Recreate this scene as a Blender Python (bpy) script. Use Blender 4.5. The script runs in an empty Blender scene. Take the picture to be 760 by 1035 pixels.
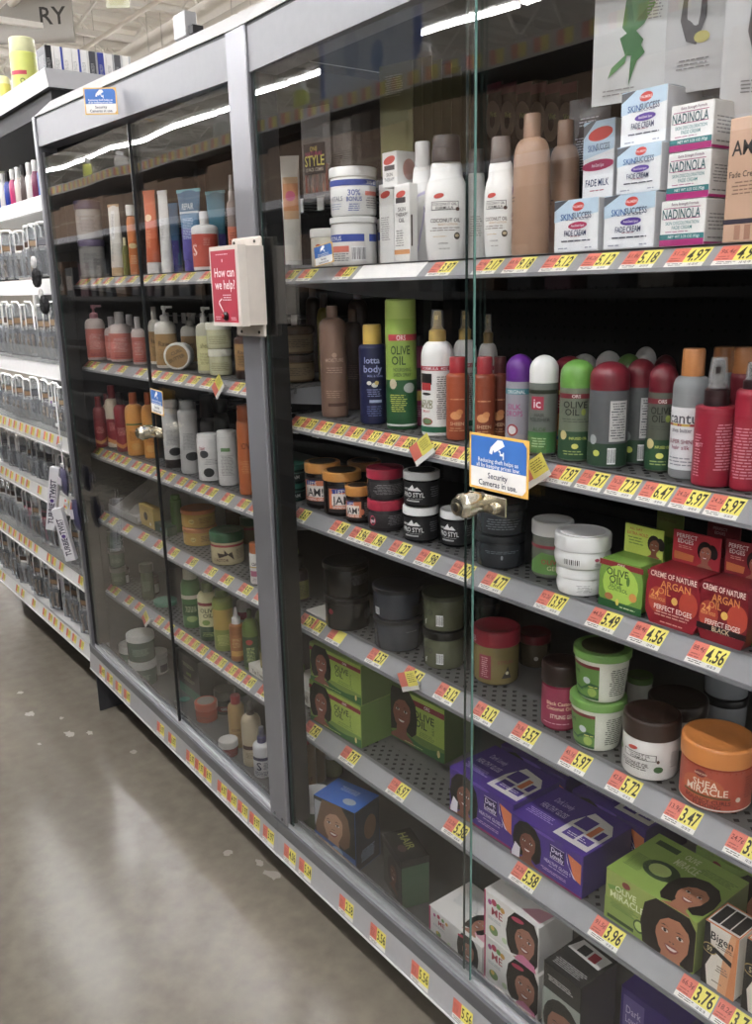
import bpy, math, random
import numpy as np
from math import sin, cos, pi, radians
random.seed(7)
scn = bpy.context.scene
COL = scn.collection

# ------------------------------------------------------------------ camera, world, lights, exposure
FPX, PPX, PPY = 878.343, 380.0, 517.5
CAM = np.array([1.557, -0.885, 1.396])
RM = np.array([[0.6077898, 0.1850112, -0.7722451], [0.7937965, -0.1683430, 0.5844208], [-0.0218777, -0.9682104, -0.2491784]])
from mathutils import Matrix, Vector
cd = bpy.data.cameras.new('camera')
cam = bpy.data.objects.new('camera', cd); COL.objects.link(cam)
cd.sensor_fit = 'VERTICAL'; cd.sensor_height = 36.0; cd.sensor_width = 36.0
cd.lens = 36.0 * FPX / 1035.0
cd.clip_start = 0.02; cd.clip_end = 200
mw = Matrix.Identity(4)
for i in range(3):
    mw[i][0] = RM[i][0]; mw[i][1] = -RM[i][1]; mw[i][2] = -RM[i][2]; mw[i][3] = CAM[i]
cam.matrix_world = mw
scn.camera = cam
scn.view_settings.view_transform = 'Standard'; scn.view_settings.look = 'None'
scn.view_settings.exposure = 1.22; scn.view_settings.gamma = 1.0
scn.view_settings.use_curve_mapping = False
scn.cycles.use_denoising = True
scn.cycles.max_bounces = 10; scn.cycles.transparent_max_bounces = 24
scn.cycles.sample_clamp_indirect = 6.0

world = bpy.data.worlds.new('world'); scn.world = world; world.use_nodes = True
world.node_tree.nodes['Background'].inputs[0].default_value = (1.0, 0.99, 0.98, 1)
world.node_tree.nodes['Background'].inputs[1].default_value = 0.36

LAMP_Z = 4.5
LAMP_ROWS = (-9.65, -7.05, -4.55, -1.95, 4.9, 7.4, 10.0)
LAMP_E = 27.0       # emission of the tubes

def srgb(h):
    h = h.lstrip('#')
    v = [int(h[i:i + 2], 16) / 255 for i in (0, 2, 4)]
    return tuple(c / 12.92 if c <= .04045 else ((c + .055) / 1.055) ** 2.4 for c in v)

# ------------------------------------------------------------------ pixel <-> world helpers (real depths)
def ray(px, py): return RM @ np.array([px - PPX, py - PPY, FPX])
def at_y(px, py, y): r = ray(px, py); return CAM + r * ((y - CAM[1]) / r[1])
def at_z(px, py, z): r = ray(px, py); return CAM + r * ((z - CAM[2]) / r[2])

# ------------------------------------------------------------------ materials
_M = {}
SATUR = .86
def mat(col, rough=.45, metal=0.0, kind='plain'):
    key = (col, rough, metal, kind)
    if key in _M: return _M[key]
    m = bpy.data.materials.new('mat_' + col.strip('#') + '_' + kind); m.use_nodes = True
    nt = m.node_tree; N = nt.nodes; L = nt.links
    b = N['Principled BSDF']; out = N['Material Output']
    c = srgb(col); g_ = .2126 * c[0] + .7152 * c[1] + .0722 * c[2]; c = tuple(g_ + (x - g_) * SATUR for x in c)
    b.inputs['Roughness'].default_value = rough; b.inputs['Metallic'].default_value = metal
    no = N.new('ShaderNodeTexNoise'); no.inputs['Scale'].default_value = 60 if kind != 'metal' else 14
    tc = N.new('ShaderNodeTexCoord'); L.new(tc.outputs['Object'], no.inputs['Vector'])
    mx = N.new('ShaderNodeMix'); mx.data_type = 'RGBA'
    lo = tuple(x * .93 for x in c) + (1,); hi = tuple(min(1, x * 1.05) for x in c) + (1,)
    mx.inputs['A'].default_value = lo; mx.inputs['B'].default_value = hi
    L.new(no.outputs['Fac'], mx.inputs['Factor']); L.new(mx.outputs['Result'], b.inputs['Base Color'])
    if kind in ('clear', 'gel', 'film'):
        tr = N.new('ShaderNodeBsdfTransparent'); ms = N.new('ShaderNodeMixShader')
        f = {'clear': .6, 'gel': .88, 'film': .25}[kind]
        tr.inputs[0].default_value = tuple(.45 + .55 * x for x in c) + (1,)
        ms.inputs[0].default_value = f
        L.new(tr.outputs[0], ms.inputs[1]); L.new(b.outputs[0], ms.inputs[2]); L.new(ms.outputs[0], out.inputs['Surface'])
    _M[key] = m
    return m
def emis(col, e):
    m = bpy.data.materials.new('glow'); m.use_nodes = True; b = m.node_tree.nodes['Principled BSDF']
    b.inputs['Base Color'].default_value = srgb(col) + (1,); b.inputs['Emission Color'].default_value = srgb(col) + (1,)
    b.inputs['Emission Strength'].default_value = e
    return m
def glass_mat(wave=True):
    m = bpy.data.materials.new('door_glass'); m.use_nodes = True; nt = m.node_tree; N = nt.nodes; L = nt.links
    for n in list(N):
        if n.type != 'OUTPUT_MATERIAL': N.remove(n)
    out = [n for n in N if n.type == 'OUTPUT_MATERIAL'][0]
    tr = N.new('ShaderNodeBsdfTransparent'); tr.inputs[0].default_value = (.985, .99, .987, 1)
    gl = N.new('ShaderNodeBsdfGlossy'); gl.inputs['Roughness'].default_value = .004; gl.inputs['Color'].default_value = (1, 1, 1, 1)
    ms = N.new('ShaderNodeMixShader')
    lw = N.new('ShaderNodeLayerWeight'); lw.inputs['Blend'].default_value = .5
    p = N.new('ShaderNodeMath'); p.operation = 'POWER'; p.inputs[1].default_value = 5
    L.new(lw.outputs['Facing'], p.inputs[0])
    a = N.new('ShaderNodeMath'); a.operation = 'MULTIPLY_ADD'; a.inputs[1].default_value = .95; a.inputs[2].default_value = .052
    L.new(p.outputs[0], a.inputs[0]); L.new(a.outputs[0], ms.inputs[0])
    tc = N.new('ShaderNodeTexCoord'); no = N.new('ShaderNodeTexNoise'); no.inputs['Scale'].default_value = 3.2; no.inputs['Detail'].default_value = 0
    L.new(tc.outputs['Object'], no.inputs['Vector'])
    bp = N.new('ShaderNodeBump'); bp.inputs['Strength'].default_value = .25; bp.inputs['Distance'].default_value = .006
    L.new(no.outputs['Fac'], bp.inputs['Height']); L.new(bp.outputs[0], gl.inputs['Normal'])
    L.new(tr.outputs[0], ms.inputs[1]); L.new(gl.outputs[0], ms.inputs[2]); L.new(ms.outputs[0], out.inputs['Surface'])
    return m
def floor_mat():
    m = bpy.data.materials.new('polished_concrete'); m.use_nodes = True; nt = m.node_tree; N = nt.nodes; L = nt.links
    b = N['Principled BSDF']
    tc = N.new('ShaderNodeTexCoord')
    n1 = N.new('ShaderNodeTexNoise'); n1.inputs['Scale'].default_value = 1.6; n1.inputs['Detail'].default_value = 5; n1.inputs['Roughness'].default_value = .5
    n2 = N.new('ShaderNodeTexNoise'); n2.inputs['Scale'].default_value = 22; n2.inputs['Detail'].default_value = 5
    n3 = N.new('ShaderNodeTexNoise'); n3.inputs['Scale'].default_value = 3.4; n3.inputs['Detail'].default_value = 4; n3.inputs['Distortion'].default_value = 1.2
    for n in (n1, n2, n3): L.new(tc.outputs['Object'], n.inputs['Vector'])
    r = N.new('ShaderNodeValToRGB'); r.color_ramp.elements[0].position = .2; r.color_ramp.elements[1].position = .8
    r.color_ramp.elements[0].color = srgb('6d675c') + (1,); r.color_ramp.elements[1].color = srgb('827b6f') + (1,)
    L.new(n1.outputs['Fac'], r.inputs[0])
    mx = N.new('ShaderNodeMix'); mx.data_type = 'RGBA'; mx.blend_type = 'OVERLAY'; mx.inputs['Factor'].default_value = .3
    L.new(r.outputs[0], mx.inputs['A']); L.new(n2.outputs['Fac'], mx.inputs['B'])
    r3 = N.new('ShaderNodeValToRGB'); r3.color_ramp.elements[0].position = .5; r3.color_ramp.elements[1].position = .8
    L.new(n3.outputs['Fac'], r3.inputs[0])
    m3 = N.new('ShaderNodeMix'); m3.data_type = 'RGBA'; m3.inputs['B'].default_value = srgb('7d766c') + (1,)
    q3 = N.new('ShaderNodeMath'); q3.operation = 'MULTIPLY'; q3.inputs[1].default_value = .35; L.new(r3.outputs[0], q3.inputs[0]); L.new(q3.outputs[0], m3.inputs['Factor']); L.new(mx.outputs['Result'], m3.inputs['A'])
    L.new(mx.outputs['Result'], b.inputs['Base Color'])
    rr = N.new('ShaderNodeMapRange'); rr.inputs['To Min'].default_value = .14; rr.inputs['To Max'].default_value = .26
    b.inputs['Specular IOR Level'].default_value = .85
    L.new(n1.outputs['Fac'], rr.inputs['Value']); L.new(rr.outputs[0], b.inputs['Roughness'])
    bp = N.new('ShaderNodeBump'); bp.inputs['Strength'].default_value = .06; bp.inputs['Distance'].default_value = .01
    L.new(n2.outputs['Fac'], bp.inputs['Height']); L.new(bp.outputs[0], b.inputs['Normal'])
    return m

# ------------------------------------------------------------------ mesh builder
class MB:
    def __init__(s): s.v = []; s.f = []; s.fm = []; s.mats = []
    def mi(s, m):
        if m not in s.mats: s.mats.append(m)
        return s.mats.index(m)
    def add(s, vs, fs, m):
        o = len(s.v); s.v.extend(tuple(map(float, p)) for p in vs); k = s.mi(m)
        for f in fs: s.f.append(tuple(o + i for i in f)); s.fm.append(k)
    def box(s, x0, x1, y0, y1, z0, z1, m, T=None):
        vs = [(x, y, z) for z in (z0, z1) for y in (y0, y1) for x in (x0, x1)]
        if T: vs = [T(p) for p in vs]
        s.add(vs, [(0, 2, 3, 1), (4, 5, 7, 6), (0, 1, 5, 4), (2, 6, 7, 3), (0, 4, 6, 2), (1, 3, 7, 5)], m)
    def bbox(s, x0, x1, y0, y1, z0, z1, m, b=.003):
        # chamfered box
        cs = []
        X, Y, Z = (x0, x1), (y0, y1), (z0, z1)
        idx = {}
        vs = []
        for i in (0, 1):
            for j in (0, 1):
                for k in (0, 1):
                    sx, sy, sz = (1, -1)[i], (1, -1)[j], (1, -1)[k]
                    for a in range(3):
                        p = [X[i] + sx * b, Y[j] + sy * b, Z[k] + sz * b]
                        p[a] = (X[i], Y[j], Z[k])[a]
                        idx[(i, j, k, a)] = len(vs); vs.append(p)
        fs = []
        for a in range(3):
            o = [q for q in range(3) if q != a]
            for sd in (0, 1):
                q = []
                for (p1, p2) in ((0, 0), (1, 0), (1, 1), (0, 1)):
                    c = [0, 0, 0]; c[a] = sd; c[o[0]] = p1; c[o[1]] = p2; q.append(idx[(*c, a)])
                if (sd == 1) == (a == 1): q.reverse()
                fs.append(q)
        for a in range(3):           # edges parallel to axis a
            o = [q for q in range(3) if q != a]
            for p1 in (0, 1):
                for p2 in (0, 1):
                    c0 = [0, 0, 0]; c0[o[0]] = p1; c0[o[1]] = p2; c1 = list(c0); c1[a] = 1
                    fs.append([idx[(*c0, o[0])], idx[(*c0, o[1])], idx[(*c1, o[1])], idx[(*c1, o[0])]])
        for i in (0, 1):
            for j in (0, 1):
                for k in (0, 1): fs.append([idx[(i, j, k, 0)], idx[(i, j, k, 1)], idx[(i, j, k, 2)]])
        s.add(vs, fs, m)
    def lathe(s, prof, m, n=28, sy=1.0, c=(0, 0), cap=True, T=None):
        # prof: list of (r, z)
        vs = []; fs = []
        for (r, z) in prof:
            for i in range(n):
                a = 2 * pi * i / n; vs.append((c[0] + r * sin(a), c[1] - r * sy * cos(a), z))
        for k in range(len(prof) - 1):
            for i in range(n):
                j = (i + 1) % n; fs.append((k * n + i, k * n + j, (k + 1) * n + j, (k + 1) * n + i))
        if cap:
            fs.append(tuple(reversed(range(n)))); fs.append(tuple((len(prof) - 1) * n + i for i in range(n)))
        if T: vs = [T(p) for p in vs]
        s.add(vs, fs, m)
    def tube(s, pts, r, m, n=8):
        pts = [Vector(p) for p in pts]; vs = []; fs = []
        for i, p in enumerate(pts):
            t = (pts[min(i + 1, len(pts) - 1)] - pts[max(i - 1, 0)]).normalized()
            u = t.cross(Vector((0, 0, 1)));
            if u.length < .05: u = t.cross(Vector((1, 0, 0)))
            u.normalize(); w = t.cross(u)
            for k in range(n):
                a = 2 * pi * k / n; vs.append(p + u * (r * cos(a)) + w * (r * sin(a)))
        for i in range(len(pts) - 1):
            for k in range(n): fs.append((i * n + k, i * n + (k + 1) % n, (i + 1) * n + (k + 1) % n, (i + 1) * n + k))
        fs.append(tuple(range(n))); fs.append(tuple((len(pts) - 1) * n + k for k in range(n)))
        s.add(vs, fs, m)
    def prism(s, poly, axis, a0, a1, m):
        # poly in the two other axes, extruded on axis
        def P(p, a):
            return {'x': (a, p[0], p[1]), 'y': (p[0], a, p[1]), 'z': (p[0], p[1], a)}[axis]
        n = len(poly); vs = [P(p, a0) for p in poly] + [P(p, a1) for p in poly]
        fs = [tuple(range(n)), tuple(reversed(range(n, 2 * n)))] + [(i, i + n, (i + 1) % n + n, (i + 1) % n) for i in range(n)]
        s.add(vs, fs, m)
    def mesh(s, name, fix=False):
        me = bpy.data.meshes.new(name); me.from_pydata(s.v, [], s.f)
        for m in s.mats: me.materials.append(m)
        me.polygons.foreach_set('material_index', s.fm)
        me.polygons.foreach_set('use_smooth', [True] * len(s.f))
        me.update()
        if fix:
            import bmesh
            bm = bmesh.new(); bm.from_mesh(me); bmesh.ops.recalc_face_normals(bm, faces=bm.faces); bm.to_mesh(me); bm.free()
        try: me.set_sharp_from_angle(angle=radians(34))
        except Exception: pass
        return me
    def build(s, name, parent=None, loc=None, fix=True, kind=None, label=None):
        return link(name, s.mesh(name, fix), parent, loc, kind, label)
def link(name, me, parent=None, loc=None, kind=None, label=None):
    o = bpy.data.objects.new(name, me); COL.objects.link(o)
    if parent: o.parent = parent
    if loc is not None: o.location = loc
    if kind: o['kind'] = kind
    if label: o['label'] = label
    return o
def thing(name, label, cat, loc=(0, 0, 0), rz=0, group=None):
    o = bpy.data.objects.new(name, None); COL.objects.link(o); o.empty_display_size = .02
    o.location = tuple(map(float, loc)); o.rotation_euler = (0, 0, rz); o['label'] = label; o['category'] = cat
    if group: o['group'] = group
    return o

# ------------------------------------------------------------------ lettering
_T = {}
def glyphs(s, bold=.012):
    if (s, bold) in _T: return _T[(s, bold)]
    cu = bpy.data.curves.new('t', 'FONT'); cu.body = s; cu.resolution_u = 2; cu.offset = bold; cu.fill_mode = 'FRONT' if hasattr(cu, 'fill_mode') else cu.fill_mode
    ob = bpy.data.objects.new('t', cu); me = ob.to_mesh()
    v = np.array([p.co[:2] for p in me.vertices]) if len(me.vertices) else np.zeros((0, 2))
    f = [tuple(p.vertices) for p in me.polygons]
    ob.to_mesh_clear(); bpy.data.objects.remove(ob); bpy.data.curves.remove(cu)
    if len(v):
        w = v[:, 0].max() - v[:, 0].min(); v = v - [(v[:, 0].max() + v[:, 0].min()) / 2, .35]
        v = v / .72
    _T[(s, bold)] = (v, f)
    return _T[(s, bold)]

class Sheet:
    """flat print laid on a face: mp(u_metres, v_metres, lift) -> xyz; hw half width, H height of the printable zone"""
    def __init__(s, mb, mp, hw, H, curved=False): s.mb = mb; s.mp = mp; s.hw = hw; s.H = H; s.cv = curved; s.k = 0
    def lift(s, x=0): s.k += 1; return .00006 * s.k + (.0003 if s.cv else .0001) + (x if s.cv else 0)
    def grid(s, u0, u1, v0, v1, m):
        n = max(1, int(abs(u1 - u0) / .003)) if s.cv else 1; L = s.lift(); nv = 3 if s.cv else 1
        vs = [s.mp(u0 + (u1 - u0) * i / n, v0 + (v1 - v0) * j / nv, L) for j in range(nv + 1) for i in range(n + 1)]
        s.mb.add(vs, [(j * (n + 1) + i, j * (n + 1) + i + 1, (j + 1) * (n + 1) + i + 1, (j + 1) * (n + 1) + i) for j in range(nv) for i in range(n)], m)
    def poly(s, pts, m):
        L = s.lift()
        if not s.cv: s.mb.add([s.mp(u, v, L) for u, v in pts], [tuple(range(len(pts)))], m); return
        def clip(P, c, sg):
            o = []
            for i in range(len(P)):
                a, b = P[i - 1], P[i]; da, db = sg * (a[0] - c), sg * (b[0] - c)
                if (da < 0) != (db < 0): t = da / (da - db); o.append((a[0] + (b[0] - a[0]) * t, a[1] + (b[1] - a[1]) * t))
                if db >= 0: o.append(b)
            return o
        lo = min(p[0] for p in pts); hi = max(p[0] for p in pts); n = max(1, int((hi - lo) / .003) + 1)
        for i in range(n):
            a = lo + (hi - lo) * i / n; b = lo + (hi - lo) * (i + 1) / n; Q = clip(clip(pts, a, 1), b, -1)
            if len(Q) > 2: s.mb.add([s.mp(u, v, L) for u, v in Q], [tuple(range(len(Q)))], m)
    def ell(s, cu, cv, ru, rv, m, n=18, ang=0):
        ca, sa = cos(ang), sin(ang)
        pts = [(cu + ru * cos(2 * pi * i / n) * ca - rv * sin(2 * pi * i / n) * sa, cv + ru * cos(2 * pi * i / n) * sa + rv * sin(2 * pi * i / n) * ca) for i in range(n)]
        if s.cv: s.poly(pts, m); return
        L = s.lift()
        vs = [s.mp(cu, cv, L)] + [s.mp(u, v, L) for u, v in pts]
        s.mb.add(vs, [(0, i + 1, (i + 1) % n + 1) for i in range(n)], m)
    def text(s, t, cu, cv, h, m, wmax=None, ang=0, bold=.012):
        v, f = glyphs(t, bold)
        if not len(v): return
        w = (v[:, 0].max() - v[:, 0].min()) * h; sx = 1.0
        if wmax and w > wmax: sx = wmax / w
        L = s.lift(.00025); ca, sa = cos(ang), sin(ang)
        vs = []
        for a, b in v:
            a = a * h * sx; b = b * h; vs.append(s.mp(cu + a * ca - b * sa, cv + a * sa + b * ca, L))
        s.mb.add(vs, f, m)
    def draw(s, els):
        hw, H = s.hw, s.H
        for e in els:
            k = e[0]
            if k == 'r': s.grid(e[1] * hw, e[2] * hw, e[3] * H, e[4] * H, mat(e[5], .5))
            elif k == 'e': s.ell(e[1] * hw, e[2] * H, e[3] * H, e[4] * H, mat(e[5], .5), ang=e[6] if len(e) > 6 else 0)
            elif k == 'p': s.poly([(a * hw, b * H) for a, b in e[1]], mat(e[2], .5))
            elif k == 't': s.text(e[1], e[2] * hw, e[3] * H, e[4] * H, mat(e[5], .5), (e[6] if len(e) > 6 else 1.8) * hw, e[7] if len(e) > 7 else 0)
            elif k == 'l':   # small lines of unreadable copy: ('l',u0,u1,v0,v1,n,col)
                n = e[5]
                n = max(n, min(26, int((e[4] - e[3]) * H / .0036))); rg = random.Random(int((e[1] * 7 + e[3] * 13) * 97) + n); k0 = s.k
                dv = min((e[4] - e[3]) / n * .2, .0008 / H)
                for i in range(n):
                    vv = e[3] + (e[4] - e[3]) * (i + .5) / n; a = e[1] + rg.random() * .12 * (e[2] - e[1]); end = e[2] - rg.random() * .2 * (e[2] - e[1]); st = (e[2] - e[1]) * hw
                    while a < end - .02:
                        b = min(end, a + (.004 + rg.random() * .007) / hw); s.k = k0; s.grid(a * hw, b * hw, (vv - dv) * H, (vv + dv) * H, mat(e[6], .5)); a = b + .0014 / hw
            elif k == 'b':   # bar code
                s.grid(e[1] * hw, e[2] * hw, e[3] * H, e[4] * H, mat('f2f2f2', .5)); n = 9; L = s.lift()
                for i in range(n):
                    u0 = e[1] + (e[2] - e[1]) * (i + .25) / n; u1 = u0 + (e[2] - e[1]) / n * (.35, .55, .25)[i % 3]
                    s.grid(u0 * hw, u1 * hw, (e[3] * .9 + e[4] * .1) * H, (e[4] * .92 + e[3] * .08) * H, mat('1c1c1c', .5))
            elif k == 'face': s.face(e[1] * hw, e[2] * H, e[3] * H, e[4], e[5], e[6] if len(e) > 6 else 0)
    def face(s, u, v, q, skin, hair, style=0):
        hm = mat(hair, .45); sm = mat(skin, .5); dk = mat('2a1712', .5)
        f = lambda L: [(u + q * a, v + q * b) for a, b in L]
        if style == 2: s.ell(u, v + q * .12, q * .36, q * .44, hm)
        elif style == 1: s.ell(u + q * .42, v + q * .14, q * .24, q * .36, hm, ang=.3); s.ell(u, v + q * .1, q * .40, q * .48, hm)
        else:
            s.poly(f([(-.50, -.42), (-.56, -.05), (-.50, .32), (-.30, .58), (0, .68), (.30, .60), (.50, .34), (.56, -.02), (.52, -.38), (.36, -.52), (.1, -.40), (-.2, -.50), (-.38, -.56)]), hm)
        s.poly(f([(-.14, -.25), (-.16, -.52), (-.34, -.64), (-.40, -.72), (.46, -.72), (.38, -.62), (.20, -.52), (.17, -.25)]), sm)
        s.poly(f([(-.26, .12), (-.27, -.10), (-.20, -.30), (-.07, -.43), (.06, -.45), (.20, -.36), (.31, -.14), (.33, .12), (.26, .34), (.06, .42), (-.16, .34)]), sm)
        s.poly(f([(-.20, -.30), (-.07, -.43), (.06, -.45), (.20, -.36), (.12, -.36), (.0, -.38)]), mat(skin, .55))
        if style == 2: s.poly(f([(-.28, .1), (-.27, .34), (.0, .50), (.28, .38), (.34, .1), (.27, .30), (.05, .34), (-.18, .28)]), hm)
        else: s.poly(f([(-.30, -.08), (-.38, .2), (-.2, .46), (.12, .50), (.34, .36), (.38, .02), (.30, .22), (.14, .34), (-.06, .30), (-.20, .18)]), hm)
        for sg in (-1, 1):
            cx = .03 + sg * .135
            s.ell(u + q * cx, v + q * .045, q * .062, q * .030, mat('d9cfc8', .5), 12); s.ell(u + q * cx, v + q * .048, q * .030, q * .030, dk, 10)
            s.poly(f([(cx - .075, .06), (cx - .04, .085), (cx + .04, .085), (cx + .075, .06), (cx + .04, .072), (cx - .04, .072)]), dk)
            s.poly(f([(cx - .085, .125), (cx - .02, .155), (cx + .08, .13), (cx + .02, .138)]), dk)
        s.poly(f([(.01, .04), (.05, .04), (.085, -.10), (.03, -.125), (-.025, -.10)]), mat(skin, .35)); s.ell(u + q * .0, v - q * .105, q * .018, q * .01, dk, 8); s.ell(u + q * .06, v - q * .105, q * .018, q * .01, dk, 8)
        s.poly(f([(-.10, -.19), (-.03, -.165), (.03, -.175), (.09, -.165), (.17, -.19), (.11, -.27), (.03, -.30), (-.05, -.27)]), mat('8c3f3c', .4)); s.poly(f([(-.075, -.195), (.03, -.20), (.14, -.195), (.09, -.24), (.03, -.25), (-.03, -.24)]), mat('e6dedb', .4))

# ------------------------------------------------------------------ product builders (all of them one Empty + parts)
def rad_at(prof, z):
    for (r0, z0), (r1, z1) in zip(prof, prof[1:]):
        if z0 <= z <= z1 and z1 > z0: return r0 + (r1 - r0) * (z - z0) / (z1 - z0)
    return prof[-1][0] if z > prof[-1][1] else prof[0][0]
def cyl_sheet(mb, prof, z0, z1, sy=1.0, a0=0):
    rm = rad_at(prof, (z0 + z1) / 2)
    def mp(u, v, L):
        r = rad_at(prof, z0 + v); a = u / rm + a0
        return ((r + L) * sin(a), -(r * sy + L) * cos(a), z0 + v)
    return Sheet(mb, mp, rm * 1.15, z1 - z0, True)
_PC = {}
def parts_cached(key, fn):
    """fn() -> list of (part name, MB, subparts or None); meshes are shared between equal products"""
    if key not in _PC: _PC[key] = [(n, mb.mesh(n, True)) for n, mb in fn()]
    return _PC[key]
def face_cam(x, y, rz):
    'turn a round product so that its printed front looks towards the aisle where the shopper stands'
    return math.degrees(math.atan2(CAM[0] - x, y - CAM[1])) + (rz - 25) * .7 - 6
def place(name, label, cat, pos, rz, parts, group=None):
    o = thing(name, label, cat, pos, rz, group)
    for n, me in parts: link(n, me, o)
    return o

def cap_lathe(kind, r, z0, h, m, mb, sy=1.0):
    if kind == 'flat':
        mb.lathe([(r * .97, z0), (r, z0 + h * .05), (r * .98, z0 + h * .92), (r * .9, z0 + h), (r * .3, z0 + h * 1.0)], m, sy=sy)
    elif kind == 'lid':
        mb.lathe([(r * .98, z0), (r, z0 + h * .04), (r, z0 + h * .86), (r * .985, z0 + h * .94), (r * .95, z0 + h * .99), (r * .88, z0 + h), (r * .84, z0 + h * .965), (r * .4, z0 + h * .955)], m, n=40)
    elif kind == 'dome':
        mb.lathe([(r, z0), (r, z0 + h * .45)] + [(r * cos(t), z0 + h * .45 + h * .55 * sin(t)) for t in (.3, .6, .9, 1.2, 1.45)], m, sy=sy)
def jar(w, h, body, lid, lf=.28, lab=(), kind='plain', lidkind='lid', bulge=0, zone=(.06, .94), lidr=1.04, waist=0, lidtop=None, lidband=(), group=None, taper=0.0):
    key = ('jar', round(w, 4), round(h, 4), body, lid, lf, repr(lab), kind, lidkind, bulge, repr(zone), lidr, lidtop, repr(lidband), taper)
    def fn():
        r = w / 2 / lidr; hb = h * (1 - lf); out = []
        mb = MB(); rb = r * (1 - taper)
        if bulge: prof = [(rb * .86, 0), (rb * .93, hb * .04)] + [(r * (.93 + .07 * sin(pi * t)), hb * (.05 + .9 * t)) for t in (.15, .3, .5, .7, .85)] + [(r * .93, hb)]
        else: prof = [(rb * .9, 0), (rb * .97, hb * .03), (rb, hb * .08), (r, hb * .9), (r * .97, hb * .97), (r * .9, hb)]
        mb.lathe(prof, mat(body, .22, 0, kind), n=36); out.append(('body', mb))
        mb = MB(); cap_lathe(lidkind, r * lidr, hb * .97, h - hb * .97, mat(lid, .32), mb)
        if lidtop:
            zt = h
            mb.lathe([(r * .78, zt - .001), (r * .78, zt + .0006), (r * .2, zt + .0006)], mat(lidtop, .4), n=32)
        out.append(('lid', mb))
        if lidband:
            lp = [(r * lidr, hb * .97), (r * lidr, h)]
            mb2 = MB(); sh = cyl_sheet(mb2, lp, hb * .97, h); sh.draw(lidband); out.append(('lid_print', mb2))
        if lab:
            mb = MB(); sh = cyl_sheet(mb, prof, hb * zone[0], hb * zone[1]); sh.draw(lab); out.append(('label', mb))
        return out
    return parts_cached(key, fn)
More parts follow.
